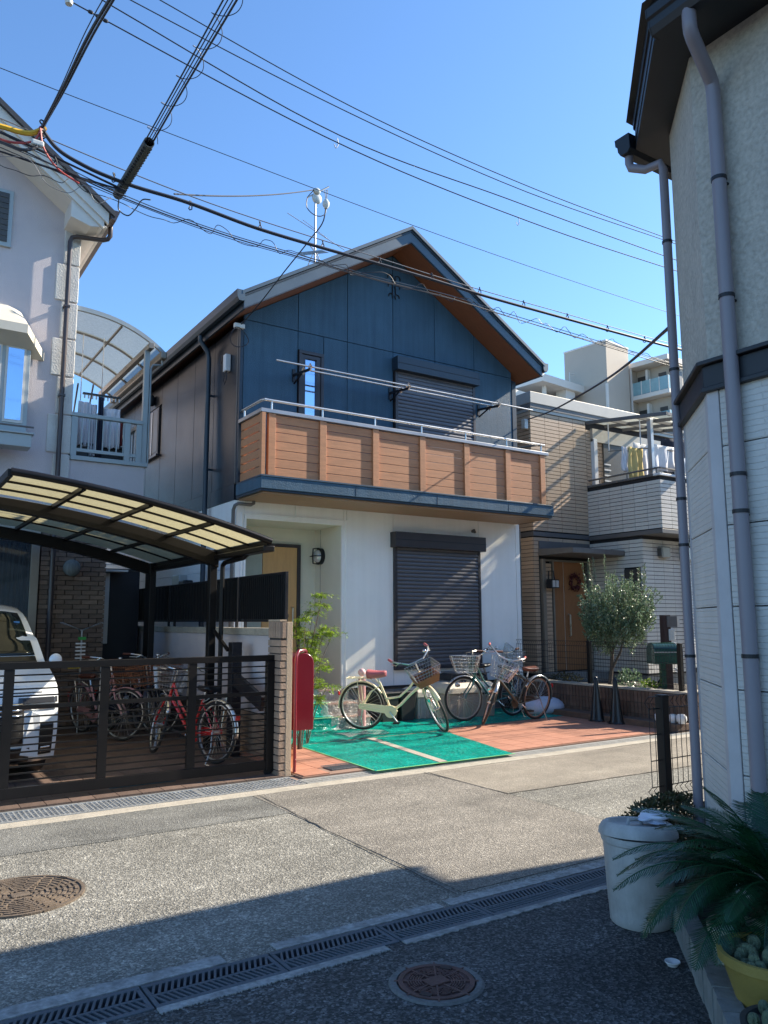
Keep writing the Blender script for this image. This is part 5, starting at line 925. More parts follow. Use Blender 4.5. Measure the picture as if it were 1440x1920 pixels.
# ================================================================== APARTMENT BLOCK far behind
AB = thing('apartment_block', 'distant cream apartment block with stair tower and glass balconies', 'building', (50, 42, 0))
TA = Matrix.Translation((49.77, 42, .465)) @ Matrix.Rotation(math.radians(7), 4, 'Z') @ Matrix.Diagonal((.7, .7, .7, 1))
def abx(nm, mat, x0, x1, y0, y1, z0, z1, par=AB): return MB(TA).box(x0, x1, y0, y1, z0, z1).build(nm, M[mat], par)
abx('stair_tower', 'apt', 0, 4.7, 0, 6, 0, 34.3); abx('tower_cap', 'aptw', -.05, 4.75, -.05, 6.05, 34.301, 34.5)
abx('wing', 'apt', -16, -.02, 5, 16, 0, 24.6); abx('wing_top', 'apt', -6.5, -.02, 4.2, 12, 24.61, 26.3)
abx('roof_slab', 'aptw', -8.0, -.03, 3.2, 12.5, 28.6, 29.5); abx('roof_slab', 'aptw', -22, -8.05, 4.0, 14, 26.3, 27.0); abx('column', 'aptw', -3.2, -1.4, 3.6, 5, 26.31, 28.59); abx('corridor_wall', 'aptd', -1.4, -.05, 5, 6, 26.31, 28.59); abx('column', 'aptw', -6.4, -6.1, 4.2, 4.6, 24.61, 28.59); abx('corridor_wall', 'apt', -8, -1.5, 9, 9.5, 24.61, 28.59)
abx('corridor_wall', 'apt', -22, -8.1, 8, 9, 20, 26.29); abx('parapet', 'aptw', -22, -.03, 4.0, 4.3, 24.61, 25.6)
abx('drain_pipe', 'aptw', -.35, -.1, -.2, .05, 18, 29); MB(TA).tube([(-1.8, 4, 29.5), (-1.8, 4, 31), (-.6, 4, 31)], .06, 5).build('roof_rail', M['aptw'], AB)
# east wing with balconies on its left face
abx('east_wing', 'apt', 7.0, 40, -4.35, 16, 0, 32.0); abx('east_wing', 'apt', 5.4, 6.99, .35, 16, 0, 32.0)
abx('roof_slab', 'aptw', 5.1, 14, -4.9, 1.5, 32.01, 32.6); abx('roof_slab', 'aptw', 14.05, 40, -4.6, 16, 32.01, 32.9); abx('drain_pipe', 'aptw', 5.15, 5.35, .0, .2, 12, 32.0); abx('roof_box', 'aptw', 19, 26, 2, 10, 32.91, 35.0)
for z in (15.75, 20.0, 24.25, 28.5):
    abx('balcony_slab', 'aptw', 5.45, 6.99, -4.75, .3, z - .5, z); abx('balcony_slab', 'aptw', 7.0, 16, -4.75, -4.36, z - .5, z)
    q = abx('balcony_glass', 'aptg', 5.5, 5.56, -4.7, .05, z + .05, z + 1.65)
    for i in range(5): abx('glass_post', 'aptw', 5.44, 5.499, -4.7 + i * 1.18, -4.62 + i * 1.18, z + .01, z + 1.68, q)
    abx('balcony_glass', 'aptg', 5.57, 6.6, -4.7, -4.64, z + .05, z + 1.65); abx('dark_window', 'aptd', 6.93, 6.99, -1.1, .2, z + .05, z + 2.7); abx('partition', 'aptw', 6.2, 6.92, -1.6, -1.3, z + .01, z + 3.2); abx('dark_window', 'aptd', 6.94, 6.99, -3.6, -2.6, z + .3, z + 2.6)
    abx('corner_pier', 'aptd', 6.5, 6.99, -4.6, -4.36, z + .01, z + 3.7); abx('dark_window', 'aptd', 8.4, 9.2, -4.40, -4.36, z + .4, z + 2.8); abx('dark_window', 'aptd', 11, 14, -4.40, -4.36, z + .4, z + 2.8)

# ================================================================== LOW BRICK WALL, FENCE, TREE, MAILBOX
LW = thing('low_brick_wall', 'low dark brown brick wall with pale coping between forecourt and neighbour garden', 'wall', (9.8, 8.5, 0))
LWX, LWY0, LWY1 = 9.72, 7.05, 10.9
bx('core', M['mort'], LW, LWX + .01, LWX + .55, LWY0 + .01, LWY0 + .16, 0, .50); bx('core', M['mort'], LW, LWX + .01, LWX + .16, LWY0 + .16, LWY1, 0, .50)
bx('coping', M['conc'], LW, LWX - .005, LWX + .175, LWY0 - .005, LWY1, .502, .535, bevel=.006); bx('coping', M['conc'], LW, LWX + .176, LWX + .56, LWY0 - .005, LWY0 + .175, .502, .535)
cells = []
for j, (z0, h) in enumerate(((.01, .15), (.17, .155), (.335, .16))):
    y = LWY0 + .02
    while y < LWY1: cells.append(((LWX + .004, y + .033, z0 + h / 2), (.058, .03, h), PI / 2)); y += .068
    x = LWX + .02
    while x < LWX + .54: cells.append(((x + .03, LWY0 + .004, z0 + h / 2), (.058, .03, h), 0)); x += .068
pieces('brick', M['brickl'], LW, cells, 220, .002)
bx('planter_ledge', M['brickl'], LW, 9.42, 9.71, 7.0, 10.5, 0, .12, bevel=.01)
garden = struct('garden_bed', MB().box(9.89, 12.4, 7.25, 10.29, 0, .40), M['soil'])
def mesh_panel(nm, lab, a, b_, z0, z1, post_at, nw, par_cat='fence', vert=.05, loc=None):
    t = thing(nm, lab, 'fence', (a[0], a[1], 0)); a, b_ = V((*a, 0)), V((*b_, 0)); d = (b_ - a).normalized(); nn = V((-d.y, d.x, 0)); w_ = MB()
    L = (b_ - a).length; n = int(L / vert)
    for i in range(n + 1):
        p = a + d * (L * i / n)
        w_.tube([p + nn * .0 + V((0, 0, z0)), p + nn * .03 + V((0, 0, z0 + .03)), p + nn * .0 + V((0, 0, z0 + .06)), p + V((0, 0, z1 - .075)), p + nn * .03 + V((0, 0, z1 - .04)), p + V((0, 0, z1))], .0028, 4, caps=False)
    for z in (z0, z0 + .06, z1 - .075, z1): w_.cyl(a + V((0, 0, z)), b_ + V((0, 0, z)), .0032, n=4)
    for k in range(1, nw): w_.cyl(a + V((0, 0, z0 + .06 + (z1 - z0 - .135) * k / nw)), b_ + V((0, 0, z0 + .06 + (z1 - z0 - .135) * k / nw)), .0032, n=4)
    w_.build('mesh_wires', M['black'], t)
    for u in post_at:
        p = a + d * u; MB().box(p.x - .03, p.x + .03, p.y - .03, p.y + .03, .0 if z0 < .45 else .40, z1 + .01).build('post', M['bronze'], t, bevel=.004)
    return t
mesh_panel('mesh_fence', 'dark welded mesh fence on the low brick wall in front of the brown door', (9.83, 10.9), (9.83, 7.15), .56, 1.20, (2.0, 3.70), 5)
# front shrub, pots, white globes, bucket
for i, (x, y, z, rr) in enumerate(((9.56, 7.42, .19, .055), (9.56, 7.17, .185, .065), (9.56, 7.03, .185, .072))):
    t = thing('white_pot', ('leftmost of the three round white pots on the brown ledge, partly behind the fence post', 'middle one of the three round white pots on the brown ledge', 'rightmost of the three round white pots on the brown ledge, the largest')[i], 'pot', (x, y, .12), 'round white pots on the brown ledge'); 
    MB(Matrix.Translation((x, y, .12))).lathe([(.001, 0), (rr * .6, 0), (rr, rr * .7), (rr * .95, rr * 1.3), (rr * .7, rr * 1.75), (rr * .62, rr * 1.75), (rr * .62, rr * 1.5), (.001, rr * 1.5)], 18).build('pot', M['ball'], t, smooth=True); MB(Matrix.Translation((x, y, .12))).lathe([(.001, rr * 1.55), (rr * .6, rr * 1.55)], 12).build('soil', M['soil'], t)
t = thing('bucket', 'blue and white plastic bucket behind the end of the brick wall', 'bucket', (10.42, 7.28, .0)); TT = Matrix.Translation((10.42, 7.28, .08)); MB(TT).lathe([(.001, 0), (.11, 0), (.13, .2)], 20).build('body', M['bluem'], t, smooth=True); MB(TT).lathe([(.131, .2), (.14, .33), (.145, .34), (.12, .345), (.001, .33)], 20).build('cover', M['ball'], t, smooth=True)
bx('base', M['yellow'], t, 10.24, 10.62, 7.10, 7.45, .003, .08)
# green mailbox
MBX = thing('green_mailbox', 'dark green mailbox with rounded lid on a green post behind the low wall', 'mailbox', (10.25, 7.85, .4)); TT = Matrix.Translation((10.25, 7.82, 0)) @ Matrix.Rotation(math.radians(-28), 4, 'Z')
P = [(-.15, .88), (.15, .88), (.15, 1.07)] + [(.15 * math.cos(a), 1.07 + .13 * math.sin(a)) for a in [i * PI / 10 for i in range(1, 10)]] + [(-.15, 1.07)]
MB(TT).prism([(-.19, y, z) for y, z in P], (.38, 0, 0)).build('box', M['green'], MBX, smooth=True, bevel=.008, auto=35); MB(TT).box(-.195, .195, -.165, -.151, 1.05, 1.065).build('lid_edge', M['alu'], MBX); MB(TT).box(-.195, .0, -.158, -.151, .885, 1.045).build('front_flap', M['green'], MBX); MB(TT).box(-.04, .04, -.03, .05, .4, .879).build('post', M['green'], MBX, bevel=.005)
IP = thing('intercom_post', 'brown square post with name plate and meter box behind the green mailbox', 'post', (10.75, 7.95, .4)); TT = Matrix.Translation((10.62, 8.0, 0)) @ Matrix.Rotation(math.radians(-20), 4, 'Z')
MB(TT).box(-.08, .04, -.06, .06, .4, 1.62).build('post', M['post'], IP, bevel=.005); MB(TT).box(-.03, .14, -.085, -.061, 1.43, 1.60).build('plate', M['trimg'], IP); MB(TT).box(.041, .20, -.06, -.02, 1.43, 1.60).build('meter_face', M['offw'], IP); MB(TT).box(-.01, .10, -.08, -.061, 1.22, 1.40).build('stone_ornament', M['quoin'], IP, bevel=.02); MB(TT).box(.03, .1, -.1, -.07, 1.06, 1.19).build('intercom', M['ball'], IP, bevel=.01)
bp = thing('fence_post', 'dark slim fence post with a white tag right of the green mailbox', 'post', (10.5, 7.5, .4)); bx('post', M['post'], bp, 10.42, 10.47, 7.42, 7.47, .4, 1.17, bevel=.004); bx('tag', M['ball'], bp, 10.471, 10.50, 7.40, 7.43, .9, 1.12)
fl = thing('rabbit_ear_flower', 'small white flower ornament hanging below the green mailbox', 'ornament', (10.3, 7.62, .4)); b = MB(); r = random.Random(1)
for i in range(14): leaf(b, V((10.30, 7.6, .80)), rdir(r), .06, .02, rdir(r))
b.build('petals', M['ball'], fl); MB().tube([(10.3, 7.6, .8), (10.32, 7.58, .6), (10.36, 7.56, .4)], .006, 5).build('stem', M['bark'], fl)
# bushes
def bush_leaves(b, r, c, sz, n, ll, lw, upb=.2, shell=.35, droop=0):
    for _ in range(n):
        d = rdir(r); k = (r.random() ** .5) * (1 - shell) + shell if r.random() < .75 else r.random(); p = V(c) + V((d.x * sz[0], d.y * sz[1], d.z * sz[2])) * k
        ld = (d * .6 + rdir(r) * .8 + V((0, 0, upb))).normalized(); leaf(b, p, ld, ll * r.uniform(.7, 1.2), lw * r.uniform(.8, 1.2), rdir(r))
OT = thing('olive_tree', 'bushy grey green tree with upright shoots in front of the brown door', 'tree', (10.75, 9.05, .4)); r = random.Random(12); tr = MB(); lf = MB(); base = V((10.72, 9.28, .4))
c0 = V((10.75, 9.12, 1.42))
tr.tube([base, V((10.74, 9.24, .7)), V((10.73, 9.2, 1.0)), V((10.75, 9.15, 1.4))], .03, 8, rs=[.04, .035, .03, .02]); tr.tube([V((10.74, 9.24, .7)), V((10.82, 9.1, 1.0)), V((10.9, 9.0, 1.5))], .02, 6, rs=[.025, .02, .01]); tr.tube([V((10.73, 9.2, 1.0)), V((10.6, 9.35, 1.3)), V((10.55, 9.45, 1.8))], .02, 6, rs=[.02, .015, .008])
for i in range(290):
    d = rdir(r); rad = r.uniform(.35, 1); s_ = c0 + V((d.x * .47, d.y * .58, d.z * .56)) * rad
    up_ = V((d.x * .5 + r.gauss(0, .15), d.y * .5 + r.gauss(0, .15), r.uniform(.5, 1.2))).normalized(); ln = r.uniform(.18, .42) * (1.25 if d.z > .3 else .9); e = s_ + up_ * ln
    tr.tube([s_, s_.lerp(e, .5) + rdir(r) * .015, e], .004, 4, caps=False)
    for j in range(75):
        u = r.random(); p = s_.lerp(e, u) + rdir(r) * (.055 * (1.2 - u)); leaf(lf, p, (up_ * .7 + rdir(r) * .8).normalized(), r.uniform(.032, .056), .0105, rdir(r))
for i in range(15):
    a = r.uniform(0, 6.28); q = c0 + V((.30 * math.cos(a), .5 * math.sin(a), .30)); e = q + V((.08 * math.cos(a), .12 * math.sin(a), r.uniform(.40, .92))); tr.tube([q, e], .005, 4)
    for j in range(90): u = r.random(); leaf(lf, q.lerp(e, u) + rdir(r) * .05 * (1.1 - u), (V((0, 0, .8)) + rdir(r) * .8).normalized(), r.uniform(.03, .048), .0085, rdir(r))
tr.build('trunk', M['bark'], OT, smooth=True); lf.build('crown', M['olive'], OT)
for i, (c, sz, n, mt, lab) in enumerate((((10.35, 8.55, .58), (.18, .25, .2), 420, 'olive', 'small silvery shrub in the garden bed right of the olive tree'), ((10.3, 8.1, .5), (.12, .15, .12), 260, 'nand', 'tiny bright green plant in the garden bed beside the mailbox post'), ((10.5, 10.1, .5), (.3, .3, .12), 400, 'hedge', 'low dark plant in the garden bed below the brown door'))):
    b = MB(); bush_leaves(b, random.Random(i), c, sz, n, .05, .015); t = thing('garden_plant', lab, 'plant', (c[0], c[1], .4)); b.build('foliage', M[mt], t)
t = thing('garden_figure', 'small black figurine in the garden bed beside the mailbox post', 'ornament', (10.36, 7.95, .4)); MB(Matrix.Translation((10.36, 7.97, .4))).lathe([(.001, 0), (.06, 0), (.05, .1), (.03, .16), (.04, .2), (.001, .24)], 12).build('figure', M['black'], t, smooth=True)
# closed black parasol-like cones (folded covers)
def cone(y, lab):
    t = thing('black_cone', lab, 'cone', (9.40, y, .02), 'black cones beside the low wall'); T = Matrix.Translation((9.40, y, .02))
    P = []; n = 32; prof = [(.115, 0), (.11, .03), (.10, .06), (.058, .40), (.032, .62), (.022, .66), (.001, .675)]
    b = MB(T); 
    for q, z in prof:
        for i in range(n): a = 2 * PI * i / n; k = 1 + (.14 * math.cos(4 * a) if z < .64 else 0); P.append((q * k * math.cos(a), q * k * math.sin(a), z))
    b.add(P, [(j * n + i, j * n + (i + 1) % n, (j + 1) * n + (i + 1) % n, (j + 1) * n + i) for j in range(len(prof) - 1) for i in range(n)]).build('body', M['blackp'], t, smooth=True, auto=60)
    MB(T).lathe([(.001, .0), (.135, .0), (.135, .02), (.12, .035)], 24).build('base', M['blackp'], t)
cone(8.40, 'black plastic cone beside the low wall, nearer to the house'); cone(8.03, 'black plastic cone beside the low wall, nearer to the road')
# storage boxes, bin, sack, bag
def chest(x0, x1, y0, y1, h, lab, matb='boxd'):
    t = thing('storage_box', lab, 'storage box', ((x0 + x1) / 2, (y0 + y1) / 2, .03)); b = MB()
    b.add([(x0 + .03, y0 + .03, .03), (x1 - .03, y0 + .03, .03), (x1 - .03, y1 - .03, .03), (x0 + .03, y1 - .03, .03), (x0 + .01, y0 + .01, h * .72), (x1 - .01, y0 + .01, h * .72), (x1 - .01, y1 - .01, h * .72), (x0 + .01, y1 - .01, h * .72)], [(0, 3, 2, 1), (4, 5, 6, 7), (0, 1, 5, 4), (1, 2, 6, 5), (2, 3, 7, 6), (3, 0, 4, 7)]); b.build('body', M[matb], t, bevel=.012)
    for i in range(3): q = x0 + (x1 - x0) * (.2 + .3 * i); bx('rib', M[matb], t, q - .02, q + .02, y0 + .005, y0 + .028, .06, h * .70)
    b = MB(); z = h * .72 + .002; b.add([(x0 - .015, y0 - .015, z), (x1 + .015, y0 - .015, z), (x1 + .015, y1 + .015, z), (x0 - .015, y1 + .015, z), (x0 - .01, y0 - .01, z + .09), (x1 + .01, y0 - .01, z + .09), (x1 + .01, y1 + .01, z + .09), (x0 - .01, y1 + .01, z + .09), (x0 + .06, y0 + .08, h), (x1 - .06, y0 + .08, h), (x1 - .06, y1 - .08, h), (x0 + .06, y1 - .08, h)], [(0, 3, 2, 1), (0, 1, 5, 4), (1, 2, 6, 5), (2, 3, 7, 6), (3, 0, 4, 7), (4, 5, 9, 8), (5, 6, 10, 9), (6, 7, 11, 10), (7, 4, 8, 11), (8, 9, 10, 11)]); b.build('lid', M['box'], t, bevel=.012)
    return t
chest(7.62, 8.58, 9.74, 10.36, .57, 'beige lidded storage box under the shutter, behind the green bicycle'); chest(7.22, 7.62, 10.02, 10.5, .50, 'greener storage box tucked left of the large beige one', 'trash')
t = thing('flat_case', 'dark flat case with pale lid lying on the beige storage box', 'case', (8.3, 10.4, .575)); bx('body', M['bin'], t, 7.95, 8.7, 10.1, 10.5, .58, .68, bevel=.01); bx('lid', M['capm'], t, 8.05, 8.72, 10.06, 10.52, .681, .71, bevel=.01)
for i, (x0, x1) in enumerate(((6.55, 6.86), (6.9, 7.18))): 
    t = thing('black_bin', ('black rubbish bin against the wall, nearer to the steps', 'black rubbish bin against the wall, next to the storage box')[i], 'bin', ((x0 + x1) / 2, 10.2, .03)); b = MB(); b.add([(x0 + .03, 10.03, .03), (x1 - .03, 10.03, .03), (x1 - .03, 10.42, .03), (x0 + .03, 10.42, .03), (x0, 10.0, .44), (x1, 10.0, .44), (x1, 10.46, .44), (x0, 10.46, .44)], [(0, 3, 2, 1), (4, 5, 6, 7), (0, 1, 5, 4), (1, 2, 6, 5), (2, 3, 7, 6), (3, 0, 4, 7)]); b.build('body', M['bin'], t, bevel=.01); bx('lid', M['bin'], t, x0 - .015, x1 + .015, 9.985, 10.475, .441, .475, bevel=.01)
def lump(c, s, seed, n=24, m=14, amp=.12):
    r = random.Random(seed); ph = [(r.uniform(0, 6), rdir(r) * r.uniform(2, 6)) for _ in range(8)]; P = []
    for j in range(m + 1):
        for i in range(n):
            d = V((math.sin(PI * j / m) * math.cos(2 * PI * i / n), math.sin(PI * j / m) * math.sin(2 * PI * i / n), -math.cos(PI * j / m))); k = 1 + amp * sum(math.sin(p + q.dot(d)) for p, q in ph) / 3
            P.append((c[0] + d.x * s[0] * k, c[1] + d.y * s[1] * k, max(c[2] + d.z * s[2] * k, c[2] - s[2] * .55)))
    return MB().add(P, [(j * n + i, j * n + (i + 1) % n, (j + 1) * n + (i + 1) % n, (j + 1) * n + i) for j in range(m) for i in range(n)])
tag(lump((9.45, 9.6, .14), (.42, .30, .18), 3).build('white_sack', M['sack'], smooth=True, auto=80), 'slumped white sack lying behind the brown bicycle wheel', 'sack')
t = lump((9.5, 10.45, .75), (.16, .14, .42), 5, amp=.2).build('plastic_bag', M['clear'], smooth=True, auto=80); tag(t, 'tall crumpled clear plastic bag at the corner of the white wall', 'bag')
# ================================================================== RIGHT HOUSE (near, chamfered corner)
RHs = thing('grey_house', 'near grey house with chamfered corner, stacked siding below and stucco above', 'house', (3.72, 2.4, 0))
HXW, N1, N2, HXR = 3.72, V((3.72, 2.45, 0)), V((4.25, 2.98, 0)), 10.1
def inset(k): return [(HXW + k, -7.5), (HXW + k, 2.45 - k * .414), (4.25 + k * .414, 2.98 - k), (HXR - k, 2.98 - k), (HXR - k, -7.5)]
MB().prism([(x, y, 2.9) for x, y in inset(0)], (0, 0, 1.92)).build('stucco_wall', M['stucco'], RHs)
MB().prism([(x, y, .0) for x, y in inset(.02)], (0, 0, 2.9)).build('wall_core', M['joint'], RHs)
u_ = (N2 - N1).normalized(); nn = V((-u_.y, u_.x, 0))
zs = [.20, .36, .78, 1.197, 1.615, 2.034, 2.452, 2.778]
for z0, z1 in zip(zs, zs[1:]):
    y = 2.385
    while y > -7:
        y0 = max(-7.4, y - 3.03); MB().box(HXW - .014, HXW + .02, y0 + .003, y, z0 + .003, z1 - .003).build('siding_board', M['stone'], RHs, bevel=.003); y -= 3.03
    p0, p1 = N1 + u_ * .08, N2 - u_ * .045
    MB().prism([(*(p0 + nn * .012).xy, z0 + .003), (*(p1 + nn * .012).xy, z0 + .003), (*(p1 - nn * .02).xy, z0 + .003), (*(p0 - nn * .02).xy, z0 + .003)], (0, 0, z1 - z0 - .006)).build('siding_board', M['stone'], RHs, bevel=.003)
    MB().box(4.335, HXR, 2.96, 2.994, z0 + .003, z1 - .003).build('siding_board', M['stone'], RHs, bevel=.003)
MB().prism([(HXW - .017, 2.39, .2), (HXW - .017, 2.458, .2), (*(N1 + u_ * .075 + nn * .015).xy, .2), (*(N1 + u_ * .075 - nn * .02).xy, .2), (HXW + .03, 2.39, .2)], (0, 0, 2.575)).build('corner_trim', M['sidew'], RHs, bevel=.004)
MB().prism([(*(N2 - u_ * .042 + nn * .014).xy, .2), (4.246, 2.995, .2), (4.33, 2.995, .2), (4.33, 2.96, .2), (*(N2 - u_ * .042 - nn * .02).xy, .2)], (0, 0, 2.575)).build('corner_trim', M['sidew'], RHs)
def ring(k0, z0, z1, nm, mat, bev=.004): return MB().prism([(x, y, z0) for x, y in inset(-k0)], (0, 0, z1 - z0)).build(nm, M[mat], RHs, bevel=bev)
ring(.033, 2.782, 2.9, 'belt_course', 'navye'); ring(.065, 2.901, 2.925, 'belt_drip', 'navye'); ring(.047, 2.755, 2.781, 'belt_lip', 'navye')
ev = [(3.44, -7.8), (3.44, 2.475), (4.185, 3.20), (10.33, 3.20), (10.33, -7.8)]
MB().prism([(x, y, 4.74) for x, y in ev], (0, 0, .03)).build('soffit', M['navye'], RHs)
for (x0, y0), (x1, y1) in zip(ev[:3], ev[1:4]):
    d = V((x1 - x0, y1 - y0, 0)).normalized(); n_ = V((-d.y, d.x, 0))
    for z0, z1, k in ((4.772, 4.945, .0), (4.788, 4.815, .006), (4.89, 4.965, .012)):
        MB().prism([(x0 + n_.x * k, y0 + n_.y * k, z0), (x1 + n_.x * k, y1 + n_.y * k, z0), (x1 - n_.x * .03, y1 - n_.y * .03, z0), (x0 - n_.x * .03, y0 - n_.y * .03, z0)], (0, 0, z1 - z0)).build('eave_fascia', M['navye'], RHs)
b = MB(); top = [(5.3, -5.5, 5.75), (5.3, .55, 5.75), (5.7, 1.1, 5.75), (8.4, 1.1, 5.75), (8.4, -5.5, 5.75)]; low = [(3.385, -7.86, 4.965), (3.385, 2.50, 4.965), (4.165, 3.255, 4.965), (10.39, 3.255, 4.965), (10.39, -7.86, 4.965)]
b.add(low + top, [(i, i + 5, (i + 1) % 5 + 5, (i + 1) % 5) for i in range(5)] + [(5, 6, 7, 8, 9), (4, 3, 2, 1, 0)]); b.build('roof', M['roofd'], RHs)
for k in range(9):
    t = .02 + k * .11; MB().tube([V(low[1]).lerp(V(top[1]), t) + V((-.02, 0, .03)), V(low[2]).lerp(V(top[2]), t) + V((0, .02, .03))], .012, 5).build('roof_course', M['roofd'], RHs)
gp = [(0, .06), (-.005, -.05), (.015, -.075), (.075, -.075), (.095, -.04), (.10, .0), (.115, .01), (.12, .06), (.105, .06), (.09, -.03), (.07, -.06), (.02, -.06), (.012, .06)]
MB().prism([(3.432 - p, 2.42, 4.775 + q) for p, q in gp], (0, -10, 0)).build('gutter', M['navye'], RHs)
MB().prism([(4.135, 3.208 + p, 4.79 + q) for p, q in gp], (6.2, 0, 0)).build('gutter', M['navye'], RHs)
MB().prism([(3.432 - p, 2.422, 4.775 + q) for p, q in gp[:8]], (0, .008, 0)).build('gutter_end', M['navye'], RHs); MB().prism([(4.125, 3.208 + p, 4.79 + q) for p, q in gp[:8]], (.008, 0, 0)).build('gutter_end', M['navye'], RHs)
bp = MB().tube([(3.385, 2.215, 4.74), (3.385, 2.215, 4.645), (3.395, 2.218, 4.605), (3.42, 2.224, 4.58), (3.62, 2.27, 4.47), (3.652, 2.278, 4.445), (3.662, 2.28, 4.40), (3.662, 2.28, .1)], .037, 16).build('downpipe', M['pipeg'], RHs, smooth=True)
sp = MB().tube([(4.185, 3.26, 4.76), (4.185, 3.26, 4.67), (4.187, 3.25, 4.63), (4.21, 3.15, 4.575), (4.232, 3.045, 4.575), (4.236, 3.03, 4.52), (4.236, 3.03, .1)], .029, 14).build('downpipe', M['pipeg'], RHs, smooth=True)
for z in (3.88, 3.22, 2.27, 2.08, 1.36): MB().lathe([(.037, 0), (.041, .0), (.041, .020), (.037, .020)], 16, Matrix.Translation((3.662, 2.28, z))).build('pipe_band', M['black'], bp); MB().box(3.68, HXW, 2.26, 2.30, z - .012, z - .001).build('pipe_clip', M['black'], bp)
for z in (4.0, 3.13, 2.29, 2.0, 1.32): MB().lathe([(.029, 0), (.033, .0), (.033, .018), (.029, .018)], 14, Matrix.Translation((4.236, 3.03, z))).build('pipe_band', M['black'], sp)
NB = thing('cream_house', 'plain cream house beyond the grey house on the near side of the road', 'house', (17, -2, 0))
bx('wall', M['stucco'], NB, 12.0, 24, -8, 2.05, 0, 5.9); bx('roof', M['roofd'], NB, 11.6, 24.3, -8.4, 2.45, 5.901, 6.05); b = MB(); b.add([(11.6, -8.4, 6.05), (24.3, -8.4, 6.05), (24.3, 2.45, 6.05), (11.6, 2.45, 6.05), (14, -4, 7.2), (22, -4, 7.2), (22, -1, 7.2), (14, -1, 7.2)], [(0, 1, 5, 4), (1, 2, 6, 5), (2, 3, 7, 6), (3, 0, 4, 7), (4, 5, 6, 7)]); b.build('roof_tiles', M['roofd'], NB); bx('window', M['glass'], NB, 15, 17, 2.04, 2.08, 3.6, 4.8); bx('window', M['glass'], NB, 19, 21, 2.04, 2.08, .8, 2.6)

# ================================================================== FOREGROUND PLANTER
cells = []
p = V((3.60, 2.74)); 
PLN = thing('planter_edge', 'planter edging of grey bricks set along the shaded alley', 'planter', (3.1, 2.25, 0))
L = 22
for i in range(L):
    q = V((3.52, 2.64, .075)) - V((.707, .707, 0)) * (i * .098); cells.append((q, (.092, .085, .15), PI / 4))
for k, (x, y, an) in enumerate(((3.585, 2.71, 1.0), (3.635, 2.79, 1.2), (3.66, 2.88, 1.45), (3.66, 2.98, 1.65))): cells.append(((x, y, .075), (.096, .085, .15), an))
pieces('brick', mk('edge_brick', (.21, .215, .20), .85, var=.25, nscale=9, bump=.6, bscale=60, objvar=.16, dirt=.5), PLN, cells, 60, .003)
struct('planter_soil', MB().prism([(3.62, 2.68, 0), (1.9, .96, 0), (3.72, .5, 0), (3.72, 2.43, 0), (4.27, 2.98, 0), (4.6, 2.98, 0), (4.6, 3.25, 0), (3.70, 3.25, 0), (3.66, 2.9, 0)][::-1], (0, 0, .125)), M['soil'])
# trash can
TC = thing('trash_can', 'weathered pale grey round rubbish bin with a loose lid beside the planter', 'rubbish bin', (3.478, 2.862, 0)); T = Matrix.Translation((3.478, 2.862, 0))
MB(T).lathe([(.001, .002), (.150, .002), (.158, .012), (.160, .05), (.163, .10), (.165, .105), (.178, .36), (.180, .40), (.188, .405), (.192, .425), (.188, .44), (.176, .44), (.170, .38), (.16, .05), (.001, .04)], 48).build('body', M['trash'], TC, smooth=True)
TL = T @ Matrix.Translation((0, 0, .447)) @ Matrix.Rotation(.07, 4, 'Y') @ Matrix.Rotation(-.05, 4, 'X')
ld = MB(TL).lathe([(.001, .030), (.10, .028), (.125, .024), (.14, .030), (.150, .047), (.165, .050), (.182, .040), (.199, .012), (.202, -.012), (.196, -.012), (.190, .0), (.001, .018)], 48).build('lid', M['trash'], TC, smooth=True)
MB(TL).tube([(-.055, .02, .03), (-.045, .02, .058), (.045, .02, .058), (.055, .02, .03)], .011, 6).build('lid_handle', M['trash'], ld, smooth=True)
MB(T).tube([V((.180 * math.cos(a), .180 * math.sin(a), .335)) * 1.0 + V((math.cos(a), math.sin(a), 0)) * o for a, o in ((-2.3, -.004), (-2.27, .012), (-2.05, .014), (-1.83, .012), (-1.80, -.004))], .009, 6).build('handle', M['trash'], TC, smooth=True)
tag(lump((3.56, 2.83, .503), (.07, .06, .028), 8, amp=.6).build('plastic_bag', M['sack'], smooth=True, auto=80), 'crumpled white plastic bag lying on the rubbish bin lid', 'bag')
# hedge and dark shrub
for i, (c, sz, n, lab) in enumerate((((4.05, 3.13, .33), (.42, .12, .19), 5600, 'clipped brownish green hedge under the mesh fence behind the rubbish bin'), ((3.78, 2.78, .2), (.17, .17, .25), 2200, 'small dark leafy shrub between the rubbish bin and the cycad'), ((3.88, 2.62, .28), (.15, .15, .2), 1700, 'dark shrub against the chamfered wall behind the cycad'))):
    t = thing('hedge', lab, 'shrub', (c[0], c[1], .12)); b = MB(); st = MB(); r = random.Random(20 + i); bush_leaves(b, r, c, sz, n, .026, .0075, .4, .6); b.build('foliage', M['hedge'], t)
    for k in range(16): e = V(c) + V((rdir(r).x * sz[0], rdir(r).y * sz[1], sz[2] * r.uniform(-.2, .7))); st.tube([V((c[0] + r.uniform(-.1, .1), c[1] + r.uniform(-.05, .05), .12)), e], .005, 4)
    st.build('stem', M['bark'], t)
mesh_panel('mesh_fence', 'dark welded mesh fence with one post between the hedge and the grey house', (4.165, 3.30), (5.3, 3.30), .455, 1.065, (.13,), 3, vert=.05)
